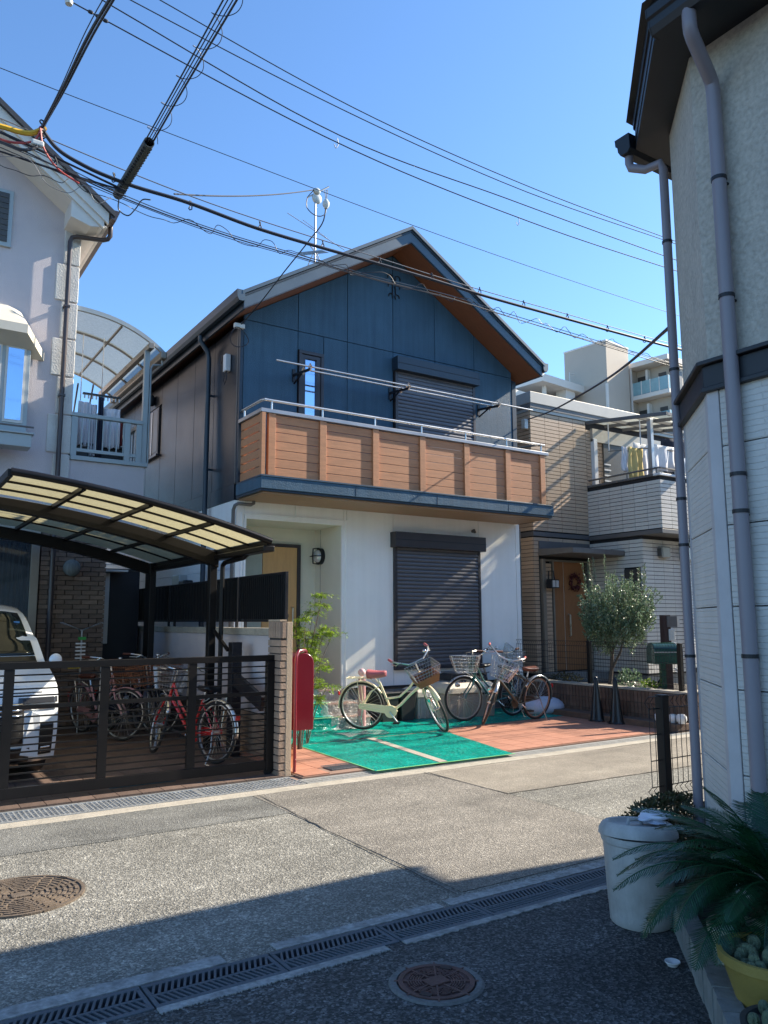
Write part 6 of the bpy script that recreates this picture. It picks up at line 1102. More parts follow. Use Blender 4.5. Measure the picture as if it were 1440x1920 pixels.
# cycad
CY = thing('cycad', 'large dark green sago palm arching over the rubbish bin', 'palm', (3.40, 2.03, .12)); r = random.Random(31); T = V((3.40, 2.03, 0))
tk = MB(); tk.lathe([(.001, .12), (.11, .12), (.12, .2), (.10, .32), (.07, .40), (.001, .42)], 20, Matrix.Translation(T)); 
for k in range(90): a = k * 2.4; z = .14 + .25 * k / 90; tk.obox(T + V((.115 * math.cos(a), .115 * math.sin(a), z)), (.05, .022, .03), Matrix.Rotation(a, 3, 'Z') @ Matrix.Rotation(-.6, 3, 'Y'))
tk.build('trunk', M['bark'], CY)
def frond(az, el, ln, bend, seed):
    r = random.Random(seed); ra, lf = MB(), MB(); base = T + V((.05 * math.cos(az), .05 * math.sin(az), .40)); h = V((math.cos(az), math.sin(az), 0)); n = 26; pts = [base]; e = el
    for i in range(n): pts.append(pts[-1] + (h * math.cos(e) + V((0, 0, math.sin(e)))) * (ln / n)); e -= bend / n * (0.5 + 1.2 * i / n)
    ra.tube(pts, .005, 5, rs=[.0065 * (1 - .75 * i / n) for i in range(n + 1)]); side = V((-h.y, h.x, 0))
    for i in range(104):
        u = .14 + .86 * (i // 2) / 52; k = u * n; a = min(n - 1, int(k)); p = pts[a].lerp(pts[a + 1], k - a); d = (pts[a + 1] - pts[a]).normalized(); up_ = side.cross(d).normalized(); s = 1 if i % 2 else -1
        L_ = (.125 * math.sin(PI * min(1, (u * .9 + .12))) ** .6 + .012) * r.uniform(.85, 1.08); ld = (side * s * .86 + d * (.42 + .5 * u) - up_ * r.uniform(.0, .12) + (up_ * .34)).normalized(); w_ = d.cross(ld).cross(ld).normalized() * 0.0029
        m_ = p + ld * L_ * .55 - up_ * .002; tip = p + ld * L_ - up_ * .014; lf.add([p + w_ * .8, m_ + w_, tip, m_ - w_, p - w_ * .8], [(0, 1, 2, 3, 4)])
    f_ = ra.build('frond', M['cyc'], CY); lf.build('leaflets', M['cyc'], f_)
specs = []
for k in range(40):
    az = k * 2.39996; ring_ = k / 40; specs.append((az, 1.35 - 1.25 * ring_, (.50 + .14 * ring_), .9 + .5 * ring_))
for az, el, ln, bend in specs: frond(az + r.uniform(-.2, .2), el + r.uniform(-.1, .1), ln * r.uniform(.92, 1.08), bend * r.uniform(.85, 1.2), r.randint(0, 9999))
for az, el, ln, bend in ((2.35, .65, .72, 1.3), (2.7, .35, .70, 1.5), (3.05, .6, .72, 1.7), (3.5, .35, .62, 2.1), (2.0, .85, .68, 1.1), (3.9, .15, .52, 1.9), (2.55, .5, .74, 1.25), (2.9, .45, .72, 1.35), (3.25, .5, .68, 1.9), (2.2, .5, .70, 1.3), (3.7, .3, .60, 2.0), (2.85, .9, .62, 1.3)): frond(az, el, ln, bend, int(az * 100))
# pots with cacti
def cactus_pot(c, R0, R1, h, mat, lab, nm='plant_pot'):
    t = thing(nm, lab, 'pot', c); T = Matrix.Translation(c); MB(T).lathe([(.001, 0), (R0, 0), (R1, h * .82), (R1 + .012, h * .82), (R1 + .014, h), (R1 - .004, h), (R1 - .012, h * .8), (.001, h * .8)], 40).build('pot', M[mat], t, smooth=True); MB(T).lathe([(.001, h * .84), (R1 - .012, h * .82)], 24).build('soil', M['soil'], t); return t
YP = (2.93, 1.82, .126); yp = cactus_pot(YP, .125, .175, .19, 'yellow', 'yellow plastic pot of cacti at the planter corner')
CPp = (3.12, 2.08, .126); cp = cactus_pot(CPp, .075, .105, .17, 'creamp', 'cream plastic pot half hidden behind the yellow pot'); MB().obox((3.02, 2.08, .30), (.09, .022, .012), Matrix.Rotation(-.35, 3, 'Z')).build('rim_tag', M['ball'], cp)
bpn = cactus_pot((2.66, 1.60, .126), .10, .14, .09, 'bin', 'low black pot of small cacti right of the planter edging, nearest to the viewer')
def cacti(c, R, n, z, seed, lab):
    t = thing('cactus', lab, 'cactus', (c[0], c[1], z)); r = random.Random(seed)
    for i in range(n):
        a = r.uniform(0, 6.28); q = R * math.sqrt(r.random()); rr = r.uniform(.011, .024); hh = r.uniform(1.0, 1.9); x, y = c[0] + q * math.cos(a), c[1] + q * math.sin(a); P = []; m, k = 7, 16; b = MB()
        for j in range(m + 1):
            for s in range(k):
                ph = PI * j / m; w_ = rr * math.sin(ph) ** .7 * (1 + .13 * (1 if s % 2 else -1)) if 0 < j < m else .0005; P.append((x + w_ * math.cos(2 * PI * s / k), y + w_ * math.sin(2 * PI * s / k), z + rr * hh * (1 - math.cos(ph)) * .9))
        b.add(P, [(j * k + s, j * k + (s + 1) % k, (j + 1) * k + (s + 1) % k, (j + 1) * k + s) for j in range(m) for s in range(k)]).build('cactus_stem', M['cact'], t)
cacti(YP, .155, 60, YP[2] + .145, 1, 'clump of small round cacti growing in the yellow pot'); cacti((2.66, 1.60), .12, 28, .20, 2, 'few small cacti growing in the low black pot'); cacti(CPp, .075, 6, CPp[2] + .13, 4, 'pale cacti growing in the cream pot')
tag(MB(Matrix.Translation((3.16, 2.44, 0))).lathe([(.001, .004), (.022, .004), (.030, .018), (.034, .020), (.034, .024), (.001, .014)], 20).build('saucer', M['ball'], smooth=True), 'small white saucer on the asphalt beside the planter edging', 'saucer')
# ================================================================== BICYCLES
def bicycle(loc, heading, lean, steer, frame_m, lab, basket='alu', saddle='rose', tyre='rubber', grip='leather', fender=None, chaincase=True, rack=True, group=None, liner=None, loop=True, wr=.33, crank=.6):
    t = thing('bicycle', lab, 'bicycle', (0, 0, 0), group); fm = M[frame_m]; fen = M[fender] if fender else fm
    WB = 1.08; hub_r, hub_f = V((0, 0, wr)), V((WB, 0, wr))
    # steering transform about the head axis
    ha = V((WB - .06, 0, wr + .05)); hb = V((WB - .30, 0, .95)); ax = (hb - ha).normalized()
    S = Matrix.Translation(ha) @ Matrix.Rotation(steer, 4, ax) @ Matrix.Translation(-ha)
    def wheel(c, T):
        def tor(R, r_, n=40, m=8, sc=1):
            b = MB(T); P = [(c.x + (R + r_ * math.cos(2 * PI * j / m)) * math.cos(2 * PI * i / n), c.y + r_ * sc * math.sin(2 * PI * j / m), c.z + (R + r_ * math.cos(2 * PI * j / m)) * math.sin(2 * PI * i / n)) for i in range(n) for j in range(m)]
            return b.add(P, [(i * m + j, i * m + (j + 1) % m, ((i + 1) % n) * m + (j + 1) % m, ((i + 1) % n) * m + j) for i in range(n) for j in range(m)])
        wl = tor(wr - .018, .018).build('wheel', M['rubber'], t, smooth=True)
        if tyre != 'rubber': tor(wr - .018, .0195, 40, 8, .0).v
        tor(wr - .040, .010, 40, 6, 1.2).build('rim', M[tyre] if tyre != 'rubber' else M['alu'], wl, smooth=True)
        b = MB(T)
        for i in range(32):
            a = 2 * PI * i / 32; o = a + (.5 if i % 2 else -.5); y = .022 if (i // 2) % 2 else -.022
            b.tube([(c.x + .022 * math.cos(o), c.y + y, c.z + .022 * math.sin(o)), (c.x + (wr - .045) * math.cos(a), c.y, c.z + (wr - .045) * math.sin(a))], .0014, 3, caps=False)
        b.build('spokes', M['steel'], wl); MB(T).cyl((c.x, -.045, c.z), (c.x, .045, c.z), .018, n=10).build('hub', M['steel'], wl, smooth=True)
        return wl
    I = Matrix.Identity(4)
    wheel(hub_r, I); wheel(hub_f, S)
    bb = V((.43, 0, .27)); seat = V((.27, 0, .66)); hl = V((WB - .185, 0, .66)); hu = V((WB - .245, 0, .82))
    f = MB()
    f.cyl(bb, seat, .0155); f.cyl(hl, hu, .0175)
    if loop:
        f.tube([hl + V((-.01, 0, .0)), V((.70, 0, .50)), V((.56, 0, .36)), bb], .019, 8); f.tube([hu + V((0, 0, -.03)), V((.70, 0, .60)), V((.55, 0, .47)), V((.37, 0, .44))], .015, 8)
    else: f.cyl(hl, bb, .019); f.cyl(hu, seat + V((.02, 0, -.04)), .016)
    for y in (-.05, .05):
        f.tube([bb + V((-.02, y * .5, 0)), V((.25, y, .30)), hub_r + V((0, y, 0))], .009, 6); f.tube([seat + V((0, y * .3, -.05)), V((.14, y, .53)), hub_r + V((0, y, 0))], .008, 6)
    f.build('frame', fm, t, smooth=True)
    k = MB(S)
    for y in (-.05, .05): k.tube([hl + V((.01, y * .6, -.03)), hl + V((.06, y, -.14)), hub_f + V((-.02, y, .06)), hub_f + V((0, y, 0))], .011, 7)
    k.obox(hl + V((.012, 0, -.03)), (.05, .08, .03)); k.build('fork', fm, t, smooth=True)
    def fend(c, T, a0, a1, nm):
        P = []; n = 18
        for i in range(n + 1):
            a = a0 + (a1 - a0) * i / n
            for y, rr in ((-.028, wr + .004), (-.018, wr + .016), (0, wr + .020), (.018, wr + .016), (.028, wr + .004)): P.append((c.x + rr * math.cos(a), y, c.z + rr * math.sin(a)))
        o = MB(T).add(P, [(i * 5 + j, i * 5 + j + 1, (i + 1) * 5 + j + 1, (i + 1) * 5 + j) for i in range(n) for j in range(4)]).build(nm, fen, t, smooth=True, auto=60); s = o.modifiers.new('thick', 'SOLIDIFY'); s.thickness = .003; return o
    fr_ = fend(hub_r, I, .55, 3.25, 'mudguard'); fend(hub_f, S, .75, 2.75, 'mudguard')
    s = MB(); 
    for y in (-.05, .05): s.tube([hub_r + V((0, y, 0)), V((-.16, y * .8, .33 + .26))], .004, 4)
    s.build('mudguard_stay', M['steel'], fr_); MB().obox((-.335, 0, .50), (.02, .05, .06)).build('reflector', M['redb'], fr_, bevel=.004)
    if chaincase:
        c = MB(); c.prism([(-.03, -.052, .30), (.42, -.052, .235), (.50, -.052, .24), (.53, -.052, .28), (.49, -.052, .345), (.42, -.052, .35), (.0, -.052, .375), (-.04, -.052, .345)], (0, .012, 0)); c.lathe([(.001, 0), (.085, 0), (.085, .016), (.001, .016)], 22, Matrix.Translation((.43, -.050, .275)) @ Matrix.Rotation(PI / 2, 4, 'X')); c.build('chain_case', fm, t, smooth=True, auto=30)
    cr = MB(); cs, sn = math.cos(crank), math.sin(crank)
    cr.cyl((.43, -.085, .27), (.43, .085, .27), .012, n=8); cr.tube([(.43, -.08, .27), (.43 + .165 * cs, -.085, .27 + .165 * sn)], .009, 6); cr.tube([(.43, .08, .27), (.43 - .165 * cs, .085, .27 - .165 * sn)], .009, 6); ck = cr.build('crank', M['steel'], t, smooth=True)
    for sg in (-1, 1): MB().obox((.43 - sg * -.165 * cs * -1 * -1, 0, 0), (.001, .001, .001)) if False else MB().obox((.43 + (-sg) * .165 * cs, sg * .13, .27 + (-sg) * .165 * sn), (.09, .075, .022)).build('pedal', M['blackp'], ck, bevel=.004)
    # saddle
    MB().cyl(seat - V((0, 0, .03)), seat + V((-.03, 0, .10)), .0125, n=8).build('seat_post', M['steel'], t, smooth=True)
    P = []; n = 14
    for i in range(11):
        u = i / 10; x = -.14 + .27 * u; w_ = (.095 * (1 - u) ** .55 * (1 if u > .06 else .75) + .02) * (1 - .25 * (u > .95)); h = (.085 if saddle == 'rose' else .055) * (1 - .35 * u)
        for j in range(n): a = 2 * PI * j / n; P.append((seat.x - .03 + x, w_ * math.cos(a), seat.z + .125 + (h * .5 if math.sin(a) > 0 else h) * math.sin(a) + .02 * (u - .45) ** 2 * 4 * .4))
    MB().add(P, [(i * n + j, i * n + (j + 1) % n, (i + 1) * n + (j + 1) % n, (i + 1) * n + j) for i in range(10) for j in range(n)] + [tuple(range(n))[::-1], tuple(range(10 * n, 11 * n))]).build('saddle', M[saddle], t, smooth=True, auto=70)
    b = MB()
    for sg in (-1, 1): b.tube([(seat.x - .11, sg * .045, seat.z + .075 + .012 * math.cos(i * 1.57)) for i in range(2)], .01, 5); b.tube([V((seat.x - .11 + .012 * math.cos(i * 1.2), sg * .045 + .012 * math.sin(i * 1.2), seat.z + .04 + .006 * i)) for i in range(12)], .003, 4)
    b.build('saddle_springs', M['black'], t)
    # handlebar
    st = hu + (hu - hl).normalized() * .13
    MB(S).tube([hu, st, st + V((.03, 0, .015))], .0115, 8).build('stem', M['steel'], t, smooth=True)
    o = st + V((.03, 0, .015)); HP = [(-.26, .28, .07), (-.14, .275, .075), (-.03, .22, .07), (.03, .11, .02), (.0, 0, 0), (.03, -.11, .02), (-.03, -.22, .07), (-.14, -.275, .075), (-.26, -.28, .07)]
    hb_ = MB(S).tube([o + V(q) for q in HP], .0115, 8).build('handlebar', M['steel'], t, smooth=True)
    for sg in (-1, 1): MB(S).tube([o + V((-.15, sg * .276, .075)), o + V((-.27, sg * .281, .07))], .017, 10).build('grip', M[grip], hb_, smooth=True); MB(S).tube([o + V((-.03, sg * .23, .065)), o + V((-.06, sg * .26, .04)), o + V((-.16, sg * .29, .035))], .006, 5).build('brake_lever', M['steel'], hb_)
    MB(S).ball(o + V((-.02, .17, .09)), .028, 12, 8, (1, 1, .8)).build('bell', M['chrome'], hb_, smooth=True)
    cb = MB(S)
    for sg in (-1, 1): cb.tube([o + V((-.03, sg * .22, .06)), o + V((.12, sg * .15, .05)), o + V((.14, sg * .05, -.05)), hl + V((.05, sg * .02, -.0))], .003, 4, caps=False)
    cb.build('brake_cable', M['black'], t)
    MB(S).lathe([(.001, 0), (.028, .0), (.036, .05), (.036, .06), (.001, .065)], 14, Matrix.Translation(hub_f + V((.03, -.07, .20))) @ Matrix.Rotation(PI / 2 * .95, 4, 'Y')).build('head_lamp', M['chrome'], t, smooth=True)
    if basket:
        w0, w1, l0, l1, h = .135, .20, .115, .16, .245; cx, cz_ = hu.x + .19, hu.z - .10; B_ = MB(S)
        def cp(u, k): # loop point at height k
            w_ = w0 + (w1 - w0) * k; l_ = l0 + (l1 - l0) * k; s = u * 4
            q = [(-l_, -w_), (l_, -w_), (l_, w_), (-l_, w_)]; i = int(s) % 4; f_ = s - int(s); a, c_ = q[i], q[(i + 1) % 4]
            return V((cx + a[0] + (c_[0] - a[0]) * f_ + .02 * k, a[1] + (c_[1] - a[1]) * f_, cz_ + h * k))
        for k in (0, .2, .4, .6, .8, 1): B_.tube([cp(i / 24, k) for i in range(24)], .0028 if 0 < k < 1 else .0045, 4, closed=True)
        for i in range(36): B_.tube([cp(i / 36, 0), cp(i / 36, 1)], .0022, 3, caps=False)
        for i in range(7): y = -w0 + 2 * w0 * i / 6; B_.tube([(cx - l0, y, cz_), (cx + l0, y, cz_)], .0022, 3, caps=False)
        B_.tube([hl + V((.02, .03, .0)), V((cx - .02, .07, cz_))], .006, 5); B_.tube([hl + V((.02, -.03, .0)), V((cx - .02, -.07, cz_))], .006, 5)
        bk = B_.build('basket', M[basket], t)
        if liner:
            LN = MB(S); k1 = .45; P = [cp(i / 24, k) * 1 for k in (0, k1) for i in range(24)]; LN.add([p + (p - V((cx, 0, p.z))) * .03 for p in P], [(i, (i + 1) % 24, 24 + (i + 1) % 24, 24 + i) for i in range(24)] + [tuple(range(24))[::-1]]); q = LN.build('basket_trim', M[liner], bk); m_ = q.modifiers.new('thick', 'SOLIDIFY'); m_.thickness = .006
    if rack:
        k = MB(); z = wr * 2 + .055
        for y in (-.07, 0, .07): k.tube([(.16, y, z), (-.20, y, z)], .005, 5)
        for x in (.12, .0, -.12, -.20): k.tube([(x, -.075, z), (x, .075, z)], .0045, 5)
        for y in (-.07, .07): k.tube([(-.04, y, z), hub_r + V((0, y * .8, 0))], .005, 5); k.tube([(.16, y, z), seat + V((-.01, y * .2, -.02))], .005, 5)
        k.build('rack', M['creamb'] if frame_m == 'creamb' else M['steel'], t)
    MB().tube([hub_r + V((0, .06, 0)), V((-.05, .10, .16)), V((-.07, .17, .012)), V((-.14, .18, .008))], .008, 6).build('kickstand', M['steel'], t, smooth=True)
    t.location = loc; t.rotation_euler = Euler((lean, 0, heading), 'XYZ'); return t
def aim(a, b_): return math.atan2(b_[1] - a[1], b_[0] - a[0])
gb = 'bicycles parked on the forecourt of the blue house'; gg = 'bicycles parked in the carport'
bicycle((5.90, 9.50, .045), math.radians(-51), .10, -1.0, 'creamb', 'cream bicycle with rose saddle and a basket with brown trim, standing on green sheet', basket='alu', saddle='rose', grip='rose', liner='wicker', group=gb, crank=-.9)
bicycle((8.72, 9.52, .045), math.radians(184), -.08, -.25, 'greenb', 'dark green bicycle with wire basket in front of the beige storage box', basket='steel', saddle='blackp', group=gb, fender='steel')
bicycle((8.72, 9.02, .04), math.radians(186), -.12, .80, 'brownb', 'brown bicycle with leather saddle, tan tyre walls and a tilted wire basket', basket='steel', saddle='leather', tyre='tan', grip='redc', group=gb, fender='steel', loop=False, rack=False)
bicycle((8.25, 9.95, .045), math.radians(10), .08, .3, 'navyb', 'dark bicycle behind the brown one with a grey basket by the wall corner', basket='alu', saddle='blackp', group=gb)
bicycle((3.26, 8.28, .025), math.radians(107), .07, -.42, 'redb', 'red step-through bicycle nearest to the gate in the carport', basket='alu', saddle='blackp', grip='blackp', group=gg, fender='steel')
bicycle((2.62, 11.55, .025), math.radians(-75), .06, .45, 'pinkb', 'pink bicycle beside the rotary clothes stand in the carport', basket='wicker', saddle='leather', group=gg)
bicycle((3.0, 11.7, .025), math.radians(-68), -.06, .3, 'navyb', 'dark bicycle with brown wicker basket beside the pink one in the carport', basket='wicker', saddle='leather', group=gg)
bicycle((3.32, 11.35, .025), math.radians(-96), .06, -.35, 'navyb', 'dark bicycle with brown wicker basket behind the red one in the carport', basket='wicker', saddle='blackp', group=gg)
# pink striped child post behind the cream bicycle
t = thing('ribbon_post', 'small pink capped post standing behind the rear wheel of the cream bicycle', 'post', (6.02, 9.72, .04)); MB(Matrix.Translation((6.02, 9.72, .04))).lathe([(.001, 0), (.06, 0), (.055, .65), (.05, .70), (.001, .70)], 16).build('post', M['pinkb'], t, smooth=True); MB().ball((6.02, 9.72, .81), .055).build('knob', mk('knob_pink', (.65, .42, .42), .5), t, smooth=True)

# ================================================================== WHITE VAN
VN = thing('white_van', 'white minivan parked nose out behind the sliding gate, partly cut by the frame', 'van', (.82, 8.3, .012)); VX, VY = .82, 8.27
prof = [(.12, .20), (.02, .24), (-.01, .36), (-.02, .50), (-.01, .62), (.01, .74), (.05, .84), (.13, .915), (.32, .995), (.62, 1.09), (.80, 1.13), (1.10, 1.36), (1.42, 1.60), (1.62, 1.69), (2.0, 1.76), (3.0, 1.79), (4.1, 1.76), (4.32, 1.6), (4.40, 1.1), (4.40, .5), (4.36, .24)]
def hw(z): return .845 - .02 * max(0, .5 - z) - (.17 * max(0, (z - .95) / .85) ** 1.5)
def vs(u, t_, off=0.0):
    k = min(len(prof) - 1.0001, max(0, t_)); i = int(k); f = k - i; y = prof[i][0] * (1 - f) + prof[i + 1][0] * f; z = prof[i][1] * (1 - f) + prof[i + 1][1] * f
    ty, tz = prof[i + 1][0] - prof[i][0], prof[i + 1][1] - prof[i][1]; l = math.hypot(ty, tz); ny, nz = -tz / l, ty / l
    bow = .16 * abs(u) ** 3.5 * max(0, 1 - t_ / 12); zb = -.05 * abs(u) ** 4 * (1 if t_ > 11 else 0)
    return V((VX + u * hw(z), VY + y + bow + ny * off, z + nz * off + zb))
def vpatch(nm, mat, u0, u1, t0, t1, off, par=VN, nu=10, nt_=12, sk=0.0):
    P = [vs(u0 + (u1 - u0) * i / nu + sk * j / nt_, t0 + (t1 - t0) * j / nt_, off) for j in range(nt_ + 1) for i in range(nu + 1)]
    o = MB().add(P, [(j * (nu + 1) + i, j * (nu + 1) + i + 1, (j + 1) * (nu + 1) + i + 1, (j + 1) * (nu + 1) + i) for j in range(nt_) for i in range(nu)]).build(nm, mat, par, smooth=True, auto=60)
    s = o.modifiers.new('thick', 'SOLIDIFY'); s.thickness = .008; s.offset = 0; return o
nu = 24; npf = (len(prof) - 1) * 3; P = [vs(-1 + 2 * i / nu, j / 3) for j in range(npf + 1) for i in range(nu + 1)]; F = [(j * (nu + 1) + i, j * (nu + 1) + i + 1, (j + 1) * (nu + 1) + i + 1, (j + 1) * (nu + 1) + i) for j in range(npf) for i in range(nu)]
F += [tuple(j * (nu + 1) for j in range(npf + 1)), tuple(j * (nu + 1) + nu for j in range(npf + 1))[::-1]]
MB().add(P, F).build('body', M['carw'], VN, smooth=True, auto=35)
vpatch('windscreen', M['wind'], -.90, .90, 10.25, 12.75, .006); vpatch('cowl', M['blackp'], -.9, .9, 9.85, 10.2, .006); vpatch('grille', M['blackp'], -.62, .62, 2.2, 5.3, .008)
vpatch('bonnet_seam', M['blackp'], -.82, .82, 6.25, 6.33, .004, nt_=2)
for k in range(3): vpatch('grille_bar', M['chrome'], -.60, .60, 4.2 + k * .42, 4.38 + k * .42, .016, nt_=2)
vpatch('lower_intake', M['blackp'], -.70, .70, .6, 2.0, .008)
for s in (-1, 1):
    u0, u1 = sorted((s * .56, s * .985)); vpatch('headlight', M['headl'], u0, u1, 5.2, 5.75, .012); vpatch('light_strip', M['chrome'], u0, u1, 4.72, 5.0, .012, nt_=2)
    u0, u1 = sorted((s * .80, s * .95)); fg = vpatch('fog_recess', M['blackp'], u0, u1, 1.35, 3.6, .008); vpatch('fog_lamp', M['chrome'], u0 + .02, u1 - .02, 1.55, 1.68, .016, fg, nt_=2); vpatch('fog_lamp', M['chrome'], u0 + .02, u1 - .02, 1.85, 1.98, .016, fg, nt_=2)
    P_ = [vs(s * .60, 1.5, .03), vs(s * .80, 1.15, .03), vs(s * .80, 4.3, .03), vs(s * .70, 4.6, .03)]; MB().prism(P_ if s > 0 else P_[::-1], (0, .03, 0)).build('bumper_shield', M['carw'], VN, bevel=.006)
    mr = MB().ball((VX + s * .93, VY + .78, 1.14), .085, 14, 10, (.8, .5, .8)).build('mirror', M['carw'], VN, smooth=True); MB().obox((VX + s * .84, VY + .80, 1.10), (.10, .04, .04)).build('mirror_arm', M['blackp'], mr)
    for wy in (.78, 3.5): 
        wt = MB().lathe([(.18, -.10), (.30, -.10), (.325, -.06), (.325, .06), (.30, .10), (.18, .10)], 28, Matrix.Translation((VX + s * .74, VY + wy, .335)) @ Matrix.Rotation(PI / 2, 4, 'Y')).build('wheel', M['rubber'], VN, smooth=True); MB().lathe([(.001, .06 * s), (.18, .08 * s), (.19, .0)], 20, Matrix.Translation((VX + s * .76, VY + wy, .335)) @ Matrix.Rotation(PI / 2, 4, 'Y')).build('rim', M['alu'], wt, smooth=True)
    b = MB(); x = VX + s * .80; b.prism([(x, VY + 1.15, 1.12), (x, VY + 4.2, 1.12), (x - s * .07, VY + 4.1, 1.6), (x - s * .07, VY + 1.6, 1.6)], (s * .012, 0, 0)); b.build('side_window', M['glass'], VN)
tag(bx('parking_sticker', mk('sticker_blue', (.1, .3, .6), .4), None, 1.40, 1.46, 9.62, 9.625, 1.50, 1.55), 'small round blue sticker in the upper corner of the van windscreen', 'sticker')

# ================================================================== WIRES
WY = 6.8
def zz(z): return 1.55 + (z - 1.55) * WY / 6.2
def xx(x): return x * WY / 6.2
def wire(pts, r, mat, lab, cat='cable', n=6, group=None):
    P = [V(p) for p in pts]
    if len(P) > 2:   # smooth with chord-length parameters, so uneven spacing gives no kinks
        T_ = [0.0]
        for p, q in zip(P, P[1:]): T_.append(T_[-1] + max(1e-4, (q - p).length))
        D = []
        for i in range(len(P)):
            if i == 0: D.append((P[1] - P[0]) / (T_[1] - T_[0]))
            elif i == len(P) - 1: D.append((P[-1] - P[-2]) / (T_[-1] - T_[-2]))
            else:
                h0, h1 = T_[i] - T_[i - 1], T_[i + 1] - T_[i]; D.append(((P[i] - P[i - 1]) / h0 * h1 + (P[i + 1] - P[i]) / h1 * h0) / (h0 + h1))
        Q = []
        for i in range(len(P) - 1):
            h = T_[i + 1] - T_[i]; ns = 8 if len(P) < 20 else 4
            for k in range(ns): t = k / ns; Q.append(P[i] * (2 * t ** 3 - 3 * t * t + 1) + D[i] * h * (t ** 3 - 2 * t * t + t) + P[i + 1] * (3 * t * t - 2 * t ** 3) + D[i + 1] * h * (t ** 3 - t * t))
        P = Q + [P[-1]]
    return tag(MB().tube(P, r, n).build('overhead_cable', M[mat], smooth=True), lab, cat, group or 'overhead cables above the road')
def wl(data, r, mat, lab, yo=0.0, ext=True):
    P = [V((xx(x), WY + yo, zz(z))) for x, z in data]
    if ext: d = (P[0] - P[1]); P = [P[0] + d.normalized() * 14 + V((0, 0, 1.5))] + P; e = P[-1] - P[-2]; P = P + [P[-1] + e.normalized() * 22 + V((0, 0, 1.5))]
    return wire(P, r, mat, lab)
wl([(1.12, 6.54), (3.72, 6.19), (6.14, 6.13), (8.71, 6.21)], .0062, 'wire', 'lowest of the four parallel power lines crossing the upper sky')
wl([(1.39, 6.66), (3.59, 6.29), (5.77, 6.31), (8.73, 6.37)], .0062, 'wire', 'second lowest of the four parallel power lines crossing the upper sky')
wl([(1.52, 6.79), (3.59, 6.58), (5.70, 6.49), (8.71, 6.60)], .0055, 'wire', 'third of the four parallel power lines, running close under the topmost')
wl([(1.76, 6.91), (3.72, 6.65), (5.87, 6.57), (8.71, 6.64)], .0055, 'wire', 'topmost of the four parallel power lines crossing the upper sky')
wl([(.57, 5.76), (2.34, 5.68), (4.5, 5.60), (8.71, 5.58)], .0035, 'wire', 'thin single line crossing the sky above the gable peak')
wire([(xx(x), WY, zz(z)) for x, z in ((.885, 5.37), (1.0, 5.25), (1.22, 5.17), (1.48, 5.13), (2.04, 5.12), (2.71, 5.07), (3.37, 5.065), (3.97, 5.07), (4.63, 5.07), (5.35, 5.06), (6.48, 5.07), (8.43, 5.10), (14, 5.3))], .017, 'wire', 'thick black main cable crossing in front of the gable')
wl([(.6, 5.36), (2.04, 5.20), (3.97, 5.145), (5.35, 5.125), (6.48, 5.14), (8.43, 5.16)], .005, 'wireg', 'thin messenger strand just above the thick black main cable', .02)
wl([(.6, 5.18), (1.57, 4.99), (2.41, 4.92), (3.09, 4.91), (3.91, 4.90), (4.98, 4.92), (5.73, 4.90), (6.65, 4.88), (8.73, 4.84)], .006, 'wire', 'lower black telephone cable of the bundle under the main cable')
wl([(.6, 5.25), (1.57, 5.03), (2.41, 4.955), (3.09, 4.945), (3.91, 4.94), (4.98, 4.965), (5.73, 4.945), (6.65, 4.93), (8.73, 4.90)], .0045, 'wireg', 'grey upper telephone strand of the bundle under the main cable', .03)
wl([(.6, 5.10), (1.57, 4.96), (2.41, 4.885), (3.09, 4.88), (3.91, 4.875), (4.98, 4.90), (5.73, 4.88)], .0035, 'wire', 'lowest thin strand of the telephone bundle under the main cable', -.03)
# lashing loops round telephone bundle and rings round the main cable
b = MB(); r = random.Random(9); P = []
x = .55
while x < 8.7:
    z = 4.945 - .004 * (x - 1.5) + .10 * math.exp(-((x - .55) / .6)) ; P.append(V((xx(x), WY + r.uniform(-.03, .03), zz(z) + r.uniform(-.06, .06)))); x += r.uniform(.05, .16)
wire(P, .0036, 'wire', 'loose wavy lashing wire winding along the telephone bundle', n=5)
ringm = MB()
for x in [1.0, 1.45, 2.1, 2.75, 3.4, 4.05, 4.7, 5.35, 6.0, 6.7, 7.4, 8.1]: 
    c = V((xx(x), WY + .01, zz(5.105 if x > 1.5 else 5.15))); ringm.tube([c + V((.012 * math.sin(a * 2), .018 * math.cos(a), .045 * math.sin(a))) for a in [i * .7 for i in range(10)]], .006, 5)
tag(ringm.build('cable_rings', M['wire']), 'small black rings hanging the main cable from its messenger strand', 'cable', kind='stuff')
# fan of thin wires left of the guard tube
for i, (za, zb, rr, yo) in enumerate(((5.33, 5.05, .004, .05), (5.27, 5.06, .009, .0), (5.22, 5.06, .003, -.06), (5.18, 5.04, .003, .1), (5.13, 5.055, .008, .05), (5.09, 5.01, .004, -.08))):
    wire([(xx(-2.5), WY + yo * 3, zz(za + .30)), (xx(.2), WY + yo * 2, zz(za + .03)), (xx(1.0), WY + yo, zz((za + zb) / 2 + .0)), (xx(1.55), WY, zz(zb))], rr, 'wire', ('topmost', 'second', 'third', 'fourth', 'fifth', 'lowest')[i] + ' wire of the fan spreading left from the slotted guard tube')
b = MB()
wire([(xx(x), WY - .05, zz(z)) for x, z in ((.5, 4.98), (.62, 5.02), (.8, 5.06), (.95, 4.9), (1.1, 4.88), (1.22, 4.98), (1.32, 4.86), (1.42, 4.94))], .003, 'wireg', 'stray curled wire in front of the pink gable')
